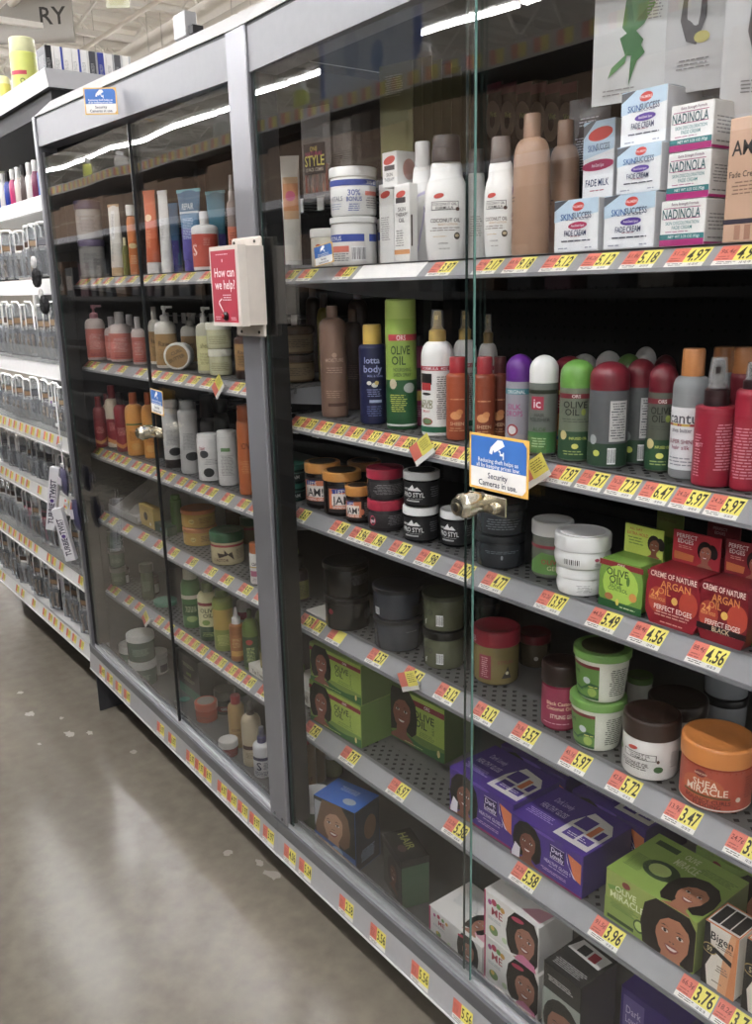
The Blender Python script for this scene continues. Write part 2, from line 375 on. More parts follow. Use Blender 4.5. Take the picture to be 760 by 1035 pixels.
def bottle(w, h, body, cap, cf=.18, cw=.5, ck='flat', sh=.16, neck=.4, lab=(), kind='plain', sy=1.0, zone=(.03, .97), shape='round', foot=None, noz=None, rough=.35):
    """cf cap fraction of height, cw cap width ratio, sh shoulder fraction, noz colour of the nozzle/pump"""
    key = ('bot', round(w, 4), round(h, 4), body, cap, cf, cw, ck, sh, neck, repr(lab), kind, sy, repr(zone), shape, foot, noz)
    def fn():
        r = w / 2; hb = h * (1 - cf); hs = hb - h * sh; out = []; mb = MB()
        sh_pts = [(r * (neck + (1 - neck) * cos(t) ** .8), hs + (hb - hs) * sin(t) * .94) for t in (.25, .5, .75, 1.0, 1.25, 1.45)]
        if shape == 'round': low = [(r * .9, 0), (r * .98, hb * .015), (r, hb * .04), (r, hs)]
        elif shape == 'lotion': low = [(r * .80, 0), (r * .88, hb * .02), (r * .96, hb * .2), (r, hb * .42), (r * .97, hs * .8), (r * .86, hs * .93), (r * .74, hs)]
        elif shape == 'slim': low = [(r * .94, 0), (r, hb * .03), (r * .99, hb * .45), (r * .93, hs)]
        elif shape == 'waist': low = [(r * .92, 0), (r, hb * .05), (r * .97, hb * .35), (r * .9, hb * .6), (r * .97, hs)]
        if shape == 'lotion': sh_pts = [(r * (neck + (.74 - neck) * cos(t)), hs + (hb - hs) * sin(t) * .94) for t in (.25, .6, .95, 1.3, 1.5)]
        elif shape == 'slim': sh_pts = [(a * .93, b) for a, b in sh_pts]
        prof = low + sh_pts + [(r * neck, hb)]
        mb.lathe(prof, mat(body, rough, 0, kind), n=32, sy=sy)
        if foot: mb.lathe([(r * .985, 0.0005), (r * 1.01, hb * .02), (r * 1.01, hb * foot[1])], mat(foot[0], .4), n=32, sy=sy, cap=False)
        out.append(('body', mb))
        rc = r * cw; zc = hb * .985; hc = h - zc; m = mat(cap, .35)
        mb = MB(); syc = sy if cw > .8 else (1 + sy) / 2
        if ck in ('flat', 'dome'): cap_lathe(ck, rc, zc, hc, m, mb, syc); out.append(('cap', mb))
        elif ck == 'flip':
            mb.lathe([(rc * .96, zc), (rc, zc + hc * .06), (rc * .97, zc + hc * .5), (rc * .94, zc + hc * .52), (rc * .93, zc + hc * .9), (rc * .86, zc + hc), (rc * .3, zc + hc)], m, sy=syc); out.append(('cap', mb))
        elif ck == 'spray':
            mb.lathe([(rc, zc), (rc, zc + hc * .35), (rc * .7, zc + hc * .42), (rc * .55, zc + hc * .5)], m); out.append(('cap', mb))
            mb = MB(); mb.lathe([(rc * .5, zc + hc * .45), (rc * .5, zc + hc * .9), (rc * .42, zc + hc)], mat(noz or cap, .3)); mb.box(-rc * .18, rc * .18, -rc * .8, 0, zc + hc * .72, zc + hc * .86, mat(noz or cap, .3)); out.append(('spray_nozzle', mb))
            mb = MB(); mb.lathe([(rc * .78, zc + hc * .36), (rc * .78, zc + hc * .6), (rc * .62, zc + hc * 1.03), (rc * .3, zc + hc * 1.04)], mat('e8e8e8', .1, 0, 'film')); out.append(('overcap', mb))
        elif ck == 'pump':
            mb.lathe([(rc, zc), (rc, zc + hc * .35), (rc * .8, zc + hc * .42), (rc * .35, zc + hc * .45), (rc * .3, zc + hc * .75)], m); out.append(('cap', mb))
            mb = MB(); mb.lathe([(rc * .55, zc + hc * .74), (rc * .6, zc + hc * .85), (rc * .55, zc + hc)], mat(noz or cap, .3)); mb.box(-rc * .3, rc * 1.9, -rc * .28, rc * .28, zc + hc * .84, zc + hc * .98, mat(noz or cap, .3)); out.append(('pump_head', mb))
        elif ck == 'tip':
            mb.lathe([(rc, zc), (rc, zc + hc * .35), (rc * .6, zc + hc * .42), (rc * .25, zc + hc * .95), (rc * .15, zc + hc)], m); out.append(('cap', mb))
        if lab:
            mb = MB(); s2 = cyl_sheet(mb, prof, hb * zone[0], hs * zone[1], sy); s2.draw(lab); out.append(('label', mb))
        return out
    return parts_cached(key, fn)
def tube(w, h, body, cap, cf=.12, lab=(), top=None, cw=.7):
    """squeeze tube standing on its cap, flat crimp on top"""
    key = ('tube', round(w, 4), round(h, 4), body, cap, cf, repr(lab), top, cw)
    def fn():
        out = []; hc = h * cf; n = 28; prof = []; r0 = w / 2 * cw
        mb = MB(); mb.lathe([(r0 * .96, 0), (r0, hc * .1), (r0, hc * .9), (r0 * .9, hc)], mat(cap, .35)); out.append(('cap', mb))
        mb = MB(); vs = []; fs = []; K = 9
        for k in range(K + 1):
            t = k / K; rx = r0 + (w / 2 - r0) * t; ry = r0 * (1 - t) + .0012 * t
            for i in range(n):
                a = 2 * pi * i / n; vs.append((rx * sin(a), -ry * cos(a), hc + (h - hc) * t))
        for k in range(K):
            for i in range(n): fs.append((k * n + i, k * n + (i + 1) % n, (k + 1) * n + (i + 1) % n, (k + 1) * n + i))
        fs += [tuple(range(n)), tuple(K * n + i for i in range(n))]
        mb.add(vs, fs, mat(body, .3))
        mb.box(-w / 2, w / 2, -.0016, .0016, h - .008, h, mat(top or body, .35)); out.append(('body', mb))
        if lab:
            mb = MB()
            def mp(u, v, L):
                t = (v) / (h - hc); ry = r0 * (1 - t) + .0012 * t; rx = r0 + (w / 2 - r0) * t
                s_ = max(-1, min(1, u / rx)); return (u, -(ry + .0003) * math.sqrt(max(0, 1 - s_ * s_)) - L, hc + v)
            s2 = Sheet(mb, mp, w / 2 * .82, h - hc, True); s2.draw(lab); out.append(('label', mb))
        return out
    return parts_cached(key, fn)
def carton(w, d, h, col, front=(), side=(), top=(), side_col=None, top_col=None, flap=None, cut=0):
    key = ('carton', round(w, 4), round(d, 4), round(h, 4), col, repr(front), repr(side), repr(top), side_col, top_col, cut)
    def fn():
        out = []; mb = MB(); cl = lambda a, b: max(-b, min(b, a))
        if cut:   # chamfered front outline
            c = cut * w
            mb.prism([(-w / 2 + c, 0), (w / 2 - c, 0), (w / 2, h * .22), (w / 2, h * .68), (w / 2 - c * .6, h), (-w / 2 + c * .6, h), (-w / 2, h * .68), (-w / 2, h * .22)], 'y', -d / 2, d / 2, mat(col, .4))
        else:
            mb.bbox(-w / 2, w / 2, -d / 2, d / 2, 0, h, mat(col, .4), b=.0012)
            if side_col: mb.box(w / 2 - .0003, w / 2 + .0002, -d / 2 + .0012, d / 2 - .0012, .0012, h - .0012, mat(side_col, .45))
            if top_col: mb.box(-w / 2 + .0012, w / 2 - .0012, -d / 2 + .0012, d / 2 - .0012, h - .0003, h + .0002, mat(top_col, .45))
        out.append(('box_body', mb))
        pr = MB()
        if front: Sheet(pr, lambda u, v, L: (cl(u, w / 2), -d / 2 - L, min(h, max(0, v))), w / 2, h).draw(front)
        if side: Sheet(pr, lambda u, v, L: (w / 2 + L, cl(u, d / 2), min(h, max(0, v))), d / 2, h).draw(side)
        if top: Sheet(pr, lambda u, v, L: (cl(u, w / 2), -d / 2 + min(d, max(0, v)), h + L), w / 2, d).draw(top)
        if pr.v: out.append(('print', pr))
        mb = MB(); mb.box(-w / 2 + .001, w / 2 - .001, d / 2 - .0006, d / 2 + .0004, max(.001, h - .02), h - .001, mat(top_col or col, .45)); out.append(('tuck_flap', mb))
        return out
    return parts_cached(key, fn)

# keep neighbours apart -------------------------------------------------
_BUSY = []
def clear(x, y, z, h, hx, hy, rnd):
    def hit(x, y):
        for (a, b, c, d, e, f, g) in _BUSY:
            if z < c + d - .001 and c < z + h - .001:
                if rnd and g:
                    if math.hypot(x - a, y - b) < hx + e + .0008: return True
                elif abs(x - a) < hx * (.93 if rnd else 1) + e * (.93 if g else 1) + .0008 and abs(y - b) < hy * (.93 if rnd else 1) + f * (.93 if g else 1) + .0008: return True
        return False
    d = np.array([x, y]) - CAM[:2]; d /= np.linalg.norm(d); best = (x, y)
    for k in range(0, 46):
        nx, ny = x + d[0] * .003 * k, y + d[1] * .003 * k
        if ny + hy > .482 or nx - hx < -1.214: break
        if not hit(nx, ny): best = (nx, ny); break
    x, y = best; _BUSY.append((x, y, z, h, hx, hy, rnd)); return x, y
# positions ---------------------------------------------------------------
YMIN = .080
def cyl(z, xl, xr, yt, yb=None, gap=None):
    """upright round thing seen between pixel columns xl..xr, top row yt, standing on plane z"""
    cx = (xl + xr) / 2
    r = .03
    for _ in range(5):
        if gap is None:
            P = at_z(cx, yb, z); d = P[:2] - CAM[:2]; d /= np.linalg.norm(d); c = P[:2] + d * r
        else:
            P = at_y(cx, yt, gap + r); c = P[:2]; d = c - CAM[:2]; d /= np.linalg.norm(d)
        c3 = np.array([c[0], c[1], z]); depth = (RM.T @ (c3 - CAM))[2]
        r = (xr - xl) / 2 * depth / FPX * .985
    ym = .034 if z < .2 else YMIN
    y = min(max(c[1], ym + r), .485 - r)
    rr_ = ray(cx, yt); kx = float(CAM[1] + rr_[1] * ((-1.208 + r - CAM[0]) / rr_[0]))
    if c[0] < -.7: y = max((.04 if z < .2 else .070) + r, min(y, kx))
    if y != c[1]:
        P = at_y(cx, (yt + (yb or yt)) / 2, y); c = np.array([P[0], y]); depth = (RM.T @ (np.array([c[0], c[1], z]) - CAM))[2]; r = (xr - xl) / 2 * depth / FPX * .985
    rr = ray(cx, yt); dh = np.linalg.norm(c - CAM[:2]); zt = CAM[2] + rr[2] / np.linalg.norm(rr[:2]) * dh
    off = .6 * r if zt < CAM[2] else -.6 * r
    zt = CAM[2] + rr[2] / np.linalg.norm(rr[:2]) * (dh + off)
    return max(float(c[0]), -1.208 + r), float(c[1]), 2 * r, float(zt - z)
def boxat(z, xl, ybl, xr, yt, gap=None, d=.05, rot=0):
    """carton: front face left edge xl (bottom px ybl, top px yt), right edge xr"""
    if gap is None:
        P = at_z(xl, ybl, z)
        lo = .03 if z < .2 else .086
        if P[1] < lo: P = at_y(xl, ybl, lo)
        if P[1] > .4: P = at_y(xl, ybl, .4)
    else: P = at_y(xl, ybl, gap)
    # right edge on the line through P with direction rot
    rr = ray(xr, (ybl + yt) / 2); t = np.array([cos(rot), sin(rot)])
    A = np.array([[rr[0], -t[0]], [rr[1], -t[1]]]); s_ = np.linalg.solve(A, P[:2] - CAM[:2]); w = float(s_[1])
    r2 = ray(xl, yt); dh = np.linalg.norm(P[:2] - CAM[:2]); zt = CAM[2] + r2[2] / np.linalg.norm(r2[:2]) * dh
    n = np.array([-sin(rot), cos(rot)]); c = P[:2] + t * w / 2 + n * d / 2
    return float(c[0]), float(c[1]), w, float(zt - z)
# ------------------------------------------------------------------ large structure
def struct(name, mb): o = mb.build(name, fix=True, kind='structure'); return o
mb = MB(); mb.box(-36, 14, -20, 16, -.1, 0, floor_mat()); flo = struct('floor', mb)
for k_, (px, py, r_) in enumerate([(70, 742, .035), (91, 741, .022), (30, 722, .03), (62, 726, .014), (20, 700, .02), (40, 752, .012), (275, 884, .03), (262, 872, .018), (230, 862, .02), (135, 760, .02)]):
    P = at_z(px, py, 0); pts = [(P[0] + r_ * (.45 + .55 * random.random()) * cos(a * pi / 7), P[1] + r_ * (.25 + .45 * random.random()) * sin(a * pi / 7), .0006) for a in range(14)]
    mb = MB(); mb.add(pts, [tuple(range(14))], mat('aaa49b' if k_ < 6 else '8f887d', .6)); mb.build('dried_spill', flo, fix=False)
mb = MB(); mb.box(-36, 14, -20, 16, 5.9, 6.0, mat('f3f0ea', .8))
for i in range(100): mb.box(-36 + i * .5, -36 + i * .5 + .22, -20, 16, 5.84, 5.9, mat('eeeae3', .8))
struct('ceiling', mb)
for nm, a in (('wall_left', (-36.2, -36, -20, 16)), ('wall_front', (-36, 14, -20.2, -20)), ('wall_back', (-36, 14, 16, 16.2))):
    mb = MB(); mb.box(*a, 0, 6, mat('d9d2c6', .8)); struct(nm, mb)
# open web joists under the deck
k = 0
for x in (-34, -30, -26, -23, -21, -19, -17, -15.2, -13.5, -11.8, -10.2, -8.5, -6, -3.5, -1):
    mb = MB(); m = mat('efece5', .6)
    mb.box(x - .05, x + .05, -19.5, 15.5, 5.74, 5.84, m); mb.box(x - .04, x + .04, -19.5, 15.5, 4.98, 5.05, m)
    y = -19.5; up = True
    while y < 15.2:
        a = Vector((x, y, 5.02 if up else 5.78)); b = Vector((x, y + .62, 5.78 if up else 5.02)); mb.tube([a, b], .028, m, 5); y += .62; up = not up
    o = mb.build('trim_%d' % k, kind='structure'); k += 1
for y in (-12, -3, 5, 9):
    mb = MB(); mb.box(-36, 14, y - .09, y + .09, 4.72, 4.98, mat('e4dfd6', .6)); mb.build('trim_%d' % k, kind='structure'); k += 1
for (y, z, r) in ((2.6, 4.75, .04), (7.6, 4.7, .13), (4.2, 4.82, .03), (5.4, 5.2, .06), (3.3, 5.3, .05), (6.3, 4.9, .03)):
    mb = MB(); mb.tube([(-34, y, z), (12, y, z)], r, mat('e6e0d6', .5), 12); mb.build('trim_%d' % k, kind='structure'); k += 1
# fluorescent strip fixtures
glow = emis('fdfcff', LAMP_E)
fx = MB(); fx.box(-1.2, 1.2, -.07, .07, .045, .10, mat('f2f0ea', .5)); fx.prism([(-.10, .04), (-.07, .05), (.07, .05), (.10, .04)], 'x', -1.2, 1.2, mat('f2f0ea', .5)); fme = fx.mesh('housing', True)
tx = MB(); tx.tube([(-1.17, 0, .012), (1.17, 0, .012)], .024, glow, 10); tme = tx.mesh('lamp_tube', True)
hx = MB(); hx.tube([(0, 0, .1), (0, 0, 1.41)], .006, mat('c8c4bc', .5), 5); hme = hx.mesh('hanger_rod', True)
for y in LAMP_ROWS:
    for i in range(13):
        x = 5.0 - i * 2.46
        if (y > 0 and x > 0) or abs(x) > 30: continue
        t = thing('light_fixture', 'white twin tube fluorescent strip light hung below the store ceiling', 'light', (x, y, LAMP_Z), 0, 'fluorescent strip lights in rows under the ceiling')
        link('housing', fme, t)
        for q in (-.032, .032): link('lamp_tube', tme, t, (0, q, 0))
        for q in (-1, 1): link('hanger_rod', hme, t, (q, 0, 0))

# ------------------------------------------------------------------ shelves with price rails
GREY = mat('96979b', .42, .0); LGREY = mat('7b7c80', .42, .1); DECK = mat('5a5a59', .45, .1)
DARK = mat('1b1b1d', .55); ALU = mat('c4c5c8', .28, .75, 'metal'); PEG = mat('131314', .8)
STEEL = mat('9b9ca0', .35, .55, 'metal'); FRAME = mat('8c8d92', .34, .5, 'metal')
RY0, RDY, RDZ = .055, .032, .028
RL = math.hypot(RDY, RDZ)
def shelf_mesh(w, depth=.50, rail=GREY):
    mb = MB(); z = RDZ + .001; mb.box(.004, w - .004, RY0 + RDY + .01, RY0 + RDY + .074, z - .016, z - .013, mat('151515', .8))  # dark plate added below the holes, its black standing in for shade there
    yf = RY0 + RDY + .006
    mb.box(0, w, yf + .066, depth, z - .006, z, DECK)
    mb.box(0, w, RY0 + RDY - .001, yf, z - .012, z, DECK)
    n = int(w / .0118); sx = w / n; sy = .0132
    for i in range(n):
        for j in range(5):
            x0 = i * sx; y0 = yf + j * sy; c = [(x0, y0, z), (x0 + sx, y0, z), (x0 + sx, y0 + sy, z), (x0, y0 + sy, z)]
            if (i + j) % 2: mb.add(c, [(0, 1, 2, 3)], DECK)
            else:
                mx, my = x0 + sx / 2, y0 + sy / 2; q = .005
                d = [(mx, my - q, z), (mx + q, my, z), (mx, my + q, z), (mx - q, my, z)]
                mb.add(c + d, [(0, 1, 4), (1, 5, 4), (1, 2, 5), (2, 6, 5), (2, 3, 6), (3, 7, 6), (3, 0, 7), (0, 4, 7)], DECK)
    # angled price channel
    mb.prism([(RY0, 0), (RY0 + RDY, RDZ), (RY0 + RDY + .003, RDZ + .001), (RY0 + RDY + .003, RDZ - .012), (RY0 + .006, -.001)], 'x', 0, w, rail)
    mb.prism([(RY0 - .002, -.001), (RY0 - .001, .004), (RY0 + .002, .004), (RY0 + .004, -.002)], 'x', 0, w, LGREY)
    mb.prism([(RY0 + RDY - .005, RDZ + .001), (RY0 + RDY, RDZ + .0017), (RY0 + RDY + .004, RDZ + .001)], 'x', 0, w, LGREY)
    for x in (0, w - .003): mb.prism([(RY0 + .004, .0), (RY0 + RDY, RDZ), (depth, RDZ), (depth, -.045), (.3, -.03)], 'x', x, x + .003, GREY)
    return mb.mesh('shelf', False)
def x_on(px, y, z):
    """world x of image column px on the horizontal line (y, z)"""
    a = RM[:, 0]; c = RM[:, 2]; k = (px - PPX) / FPX
    q = a - k * c       # (P-CAM).q = 0
    return float(CAM[0] - (q[1] * (y - CAM[1]) + q[2] * (z - CAM[2])) / q[0])
RED, YEL, WHT, INK = '#e2705c', '#eee24a', '#e9e7e2', '#2a2713'
_tag = {}
def tag_mesh(price, w, h=.033, tall=False):
    k = (price, round(w, 3), h)
    if k in _tag: return _tag[k]
    mb = MB(); s = RDY / RL; c = RDZ / RL
    def mp(u, v, L): return (u, s * v - c * (L + .0006), c * v + s * (L + .0006))
    sh = Sheet(mb, mp, w / 2, h)
    sh.draw([('r', -1, 1, 0, 1, WHT), ('r', -1, -.14, .24, 1, RED), ('r', -.14, 1, .22, 1, YEL)])
    if price:
        sh.text(price, .43 * w / 2 , .60 * h, h * .60, mat(INK, .5), w * .50, bold=.02)
        sh.text('%d.%d¢' % (random.randint(11, 99), random.randint(1, 9)), -.57 * w / 2, .72 * h, h * .22, mat('7c2f2a', .5), w * .34)
    sh.draw([('l', -.92, -.3, .26, .5, 2, 'a84a40'), ('l', -.9, .1, .04, .2, 2, '555555'), ('b', .25, .8, .03, .18)])
    _tag[k] = mb.mesh('price_tag', False); return _tag[k]
def tilt_tag(parent, px, y, z, w=.05, rot=.55, yy=-.004):
    mb = MB(); x = x_on(px, y, z)
    ca, sa = cos(rot), sin(rot)
    def mp(u, v, L): return (x + u * ca - v * sa, y + yy - L, z + u * sa + v * ca)
    mb2 = Sheet(mb, mp, w / 2, .034); mb2.draw([('r', -1, 1, 0, 1, WHT), ('r', -1, -.14, .26, 1, RED), ('r', -.14, 1, .22, 1, YEL), ('l', -.05, .9, .4, .9, 3, '8a7d20')])
    mb.box(x - .004, x + .004, y + yy + .0005, y + .012, z - .004, z + .010, mat('d9d9d9', .3))
    mb.build('shelf_flag', parent, fix=False)
def fill_rail(sh, zb, x0, tags, w):
    for t in tags:
        px, price = (t[0], t[1]) if isinstance(t, tuple) else (t, '%d.97' % random.randint(3, 9))
        ww = t[2] if isinstance(t, tuple) and len(t) > 2 else w
        x = x_on(px, RY0 + RDY / 2, zb + RDZ / 2)
        o = link('price_tag', tag_mesh(price, ww), sh); o.location = (max(ww / 2 + .001, min(WID - ww / 2 - .001, x - x0)), RY0 + .002 + .003, .0035)
# ------------------------------------------------------------------ the two locked glass cases
ZB = [1.409, 1.114, .915, .673, .409]
ZA = [1.417, 1.168, .891, .672, .422]
DB = [z + RDZ + .002 for z in ZB]; DA = [z + RDZ + .002 for z in ZA]; BASE = .155
WID = 1.215
caseA = thing('display_case', 'tall grey locked glass display case beyond the post, its header sloping away', 'display case', (-1.22, 0, 0))
caseB = thing('display_case', 'grey locked glass display case in front with purple and green kits on low shelves', 'display case', (0, 0, 0))
SH = shelf_mesh(WID)
tagsB = [
 [(291, '8.77', .046), (310, '6.72', .05), (348, '3.27', .05), (446, '3.97', .055), (492, '2.17', .05), (524, '9.18', .05), (563, '5.12', .05), (604, '5.12', .05), (647, '5.18', .05), (695, '4.97', .052), (746, '4.94', .055)],
 [(298, '4.07'), (311, '3.57'), (326, '3.97'), (341.5, '2.81'), (357, '4.97'), (374, '3.97'), (391, '3.64'), (408.5, '2.88'), (432, '5.24'), (449, '7.62'), (467, '7.97'), (569, '7.97'), (598, '7.57'), (629, '7.27'), (662, '6.47'), (696, '5.97'), (732, '5.97')],
 [(299, '8.67'), (342, '3.48'), (362, '3.96'), (378, '1.96'), (403, '1.27'), (431, '1.98'), (466, '7.27'), (499, '4.77'), (556.5, '13.97'), (609.6, '5.49'), (654, '4.56'), (714, '4.56')],
 [(304, '2.78'), (319, '1.78'), (339, ''), (380, '2.57'), (416, '3.47'), (450.6, '3.12'), (489, '3.12'), (530, '3.57'), (581, '5.97'), (630, '5.72'), (689, '3.47'), (753, '3.46')],
 [(309.6, '7.92'), (353, '7.97'), (402, '6.97'), (460, '5.58'), (530, '5.58'), (612.6, '3.96'), (703, '3.76'), (741, '3.74')]]
tagsA = [
 [76, 86, 98, 108, 121, 133, 147, 160, 175, 189, 208],
 [83.5, 95, 108, 122.6, 141.4, 156, 167.5, 182, 195, 209.6, 238.6, 252],
 [93.7, 99, 107, 113.4, 120, 126.6, 137, 145, 151.6, 161, 171, 183, 192, 204, 213, 229, 245, 257],
 [99, 113.6, 128, 144, 160, 174.5, 193, 212, 228, 247, 263],
 [106, 116.5, 129.6, 139.7, 160, 170, 180, 187.5, 195, 203.5, 213.6, 222, 232.5, 241, 251, 266]]
wB = [.05, .045, .05, .05, .055]; wA = [.05, .05, .042, .05, .046]
shA, shB = [], []
for k in range(5):
    o = link('shelf', SH, caseB, (.0025, 0, ZB[k])); shB.append(o); fill_rail(o, ZB[k], .0025, tagsB[k], wB[k])
    o = link('shelf', SH, caseA, (.0025, 0, ZA[k])); shA.append(o); fill_rail(o, ZA[k], -1.2175, tagsA[k], wA[k])
# blank white strip on the top rail
mb = MB(); xa, xb = x_on(360, .07, 1.42), x_on(425, .07, 1.42)
s_, c_ = RDY / RL, RDZ / RL
Sheet(mb, lambda u, v, L: (u, RY0 + .004 + s_ * v - c_ * (L + .0006), .0035 + c_ * v + s_ * (L + .0006)), 1, .036).grid(xa, xb, 0, .036, mat('f4f2ee', .3)); mb.build('blank_strip', shB[0], fix=False)
def flag_on(sh, x0, zb, px, w=.05, rot=.55):
    mb = MB(); x = x_on(px, RY0, zb + .03) - x0; ca, sa = cos(rot), sin(rot)
    def mp(u, v, L): return (x + u * ca - v * sa, RY0 - .006 - L, .002 + u * sa + v * ca)
    Sheet(mb, mp, w / 2, .036).draw([('r', -1, 1, 0, 1, WHT), ('r', -1, -.14, .26, 1, RED), ('r', -.14, 1, .22, 1, YEL), ('l', -.05, .9, .4, .9, 3, '8a7d20')])
    mb.box(x - .004, x + .004, RY0 - .0055, RY0 + .012, .004, .016, mat('d9d9d9', .3)); mb.build('shelf_flag', sh, fix=False)
flag_on(shB[1], 0, ZB[1], 432, .058, .6); flag_on(shB[1], 0, ZB[1], 546, .06, .6); flag_on(shB[3], 0, ZB[3], 417, .055, .45)
flag_on(shA[1], -1.22, ZA[1], 224, .055, .7); flag_on(shA[4], -1.22, ZA[4], 150, .055, .7)

def frame(root, X0, hb0, hb1, ht0, ht1, kb0, kb1, tagsK, left):
    """everything in case coordinates: x 0..1.22"""
    W = 1.219 if left else 1.22
    def slab(name, x0, x1, y0, y1, za0, zb0, za1, zb1, m):
        mb = MB(); mb.add([(x0, y0, za0), (x1, y0, za1), (x1, y1, za1), (x0, y1, za0), (x0, y0, zb0), (x1, y0, zb1), (x1, y1, zb1), (x0, y1, zb0)],
            [(0, 3, 2, 1), (4, 5, 6, 7), (0, 1, 5, 4), (1, 2, 6, 5), (2, 3, 7, 6), (3, 0, 4, 7)], m); return mb.build(name, root, fix=True)
    HX0 = 0 if left else .0375; HX1 = W - .0375 if left else W - .03
    slab('header', HX0, HX1, -.004, .05, hb0, ht0 - .006, hb1, ht1 - .006, LGREY)
    slab('header_seam', HX0, HX1, -.002, .05, ht0 - .006, ht0, ht1 - .006, ht1, DARK)
    mb = MB(); mb.add([(0, -.006, ht0), (W, -.006, ht1), (W, .05, ht1 + .05), (0, .05, ht0 + .05), (0, .5, ht0), (W, .5, ht1), (W, .5, ht1 + .05), (0, .5, ht0 + .05)],
        [(0, 1, 2, 3), (3, 2, 6, 7), (4, 7, 6, 5), (0, 4, 5, 1), (0, 3, 7, 4), (1, 5, 6, 2)], mat('d5d5d6', .3, .2)); mb.build('crown_moulding', root)
    # lower frame
    slab('door_track', .0375, W - .0375, -.006, .015, kb0 + .080, kb0 + .091, kb1 + .080, kb1 + .091, ALU)
    for i, yy in enumerate((-.0055, .0052)): slab('track_rib', .0375, W - .0375, yy, yy + .002, kb0 + .0905, kb0 + .098, kb1 + .0905, kb1 + .098, ALU)
    slab('inner_sill', .0375, W - .0375, .0145, .018, kb0 + .080, kb0 + .104, kb1 + .080, kb1 + .104, mat('85868a', .3, .5, 'metal'))
    slab('sill_edge', .0375, W - .0375, .0140, .0185, kb0 + .104, kb0 + .1062, kb1 + .104, kb1 + .1062, mat('e4e4e6', .15, .8, 'metal'))
    slab('bottom_rail', 0, W, -.012, .018, kb0 + .060, kb0 + .088, kb1 + .060, kb1 + .088, mat('6d6e72', .35, .5, 'metal'))
    ks = MB()
    ks.add([(0, -.018, kb0), (W, -.018, kb1), (W, -.012, kb1 + .060), (0, -.012, kb0 + .060), (0, .0, kb0 - .002), (W, .0, kb1 - .002), (W, .018, kb1 + .060), (0, .018, kb0 + .060)],
        [(0, 1, 2, 3), (4, 7, 6, 5), (0, 4, 5, 1), (3, 2, 6, 7), (0, 3, 7, 4), (1, 5, 6, 2)], mat('b4b5b8', .35, .2))
    ks.add([(0, -.0195, kb0 - .001), (W, -.0195, kb1 - .001), (W, -.0195, kb1 + .003), (0, -.0195, kb0 + .003), (0, -.017, kb0 - .001), (W, -.017, kb1 - .001), (W, -.017, kb1 + .003), (0, -.017, kb0 + .003)],
        [(0, 1, 2, 3), (4, 7, 6, 5), (0, 4, 5, 1), (3, 2, 6, 7)], mat('e2e2e2', .3))
    kst = ks.build('price_kick_strip', root)
    for t in tagsK:
        px, price = t if isinstance(t, tuple) else (t, '%d.97' % random.randint(3, 9))
        zc = kb1; x = x_on(px, -.017, zc + .03); f = max(0, min(1, (x - X0) / W)); zc = kb0 + (kb1 - kb0) * f; x = x_on(px, -.017, zc + .03)
        mb = MB(); Sheet(mb, lambda u, v, L: (u, -.0185 + v * .11 - L, v), .025, .04).draw([('r', -1, 1, 0, 1, WHT), ('r', -1, -.14, .24, 1, RED), ('r', -.14, 1, .22, 1, YEL), ('t', price, .43, .62, .5, INK, 1.0), ('l', -.92, -.3, .34, .8, 3, 'a84a40'), ('l', -.9, .1, .04, .2, 2, '555555')])
        o = mb.build('price_tag', kst, fix=False); o.location = (x - X0, 0, zc + .008)
    # shell
    mb = MB(); mb.box(0, W, .51, .525, .12, hb1 + .05, PEG); bp = mb.build('back_panel', root)
    ph = MB()
    hm = mat('020202', .9)
    for i in range(46):
        for j in range(20):
            x, z = .03 + i * .0254, 1.16 + j * .0254
            ph.add([(x - .003, .5095, z - .003), (x + .003, .5095, z - .003), (x + .003, .5095, z + .003), (x - .003, .5095, z + .003)], [(0, 1, 2, 3)], hm)
    po = ph.build('peg_hole_field', bp, fix=False, kind='stuff')
    mb = MB(); mb.box(0, W, .05, .525, hb1 + .03, hb1 + .045, DARK); mb.build('roof_panel', root)
    mb = MB(); mb.box(0, W, .0195, .51, .14, BASE, DECK); mb.build('base_deck', root)
    mb = MB(); mb.box(.04, W, .13, .51, .0, .12, mat('0a0a0a', .7)); mb.build('plinth', root)
    for i in range(2): mb = MB(); mb.box(.02 + i * 1.15, .05 + i * 1.15, .485, .51, .206, hb1, mat('2c2c2e', .5)); mb.build('slotted_upright', root)
kA0, kA1, kB = .166, .12, .121
frame(caseA, -1.22, 1.818, 1.784, 1.899, 1.866, kA0, kA1, [103, 110.7, 119.4, 128, 162, 173.6, 192, 201, 209, 224, 234, 245, 257, 271], True)
frame(caseB, 0, 1.784, 1.80, 1.866, 1.882, kB, kB, [(292.5, '4.06'), (308, '5.24'), (349.6, '2.38'), (381.5, '5.56'), (424, '5.56'), (467, '5.56')], False)
# posts and gaskets
def post(root, x0, x1, z0, z1, name='frame_post', m=FRAME, y0=-.009, y1=.049):
    mb = MB(); mb.bbox(x0, x1, y0, y1, z0, z1, m, .002); return mb.build(name, root)
p = post(caseA, 1.22 - .037, 1.22 + .037, .211, 1.8645)
for sx in (1.205, 1.238): mb = MB(); mb.lathe([(.004, 0), (.004, .002), (.002, .003)], mat('6d6e72', .3, .8), n=10, T=lambda q: (sx + q[0], -.0095 - q[2], .222 + q[1])); mb.build('screw', p)
post(caseA, 0, .022, .2, 1.9)
post(caseA, .022, .050, .26, 1.80, 'door_gasket', mat('161617', .6), 0.0, .045)
post(caseB, .0372, .046, .215, 1.785, 'door_gasket', mat('0e0e0f', .7), -.001, .0495)
post(caseB, 1.22 - .03, 1.22, .2095, 1.868)
mb = MB(); mb.box(-.006, 0, .0, .51, 0, 1.86, mat('333437', .6)); mb.build('side_panel', caseA)
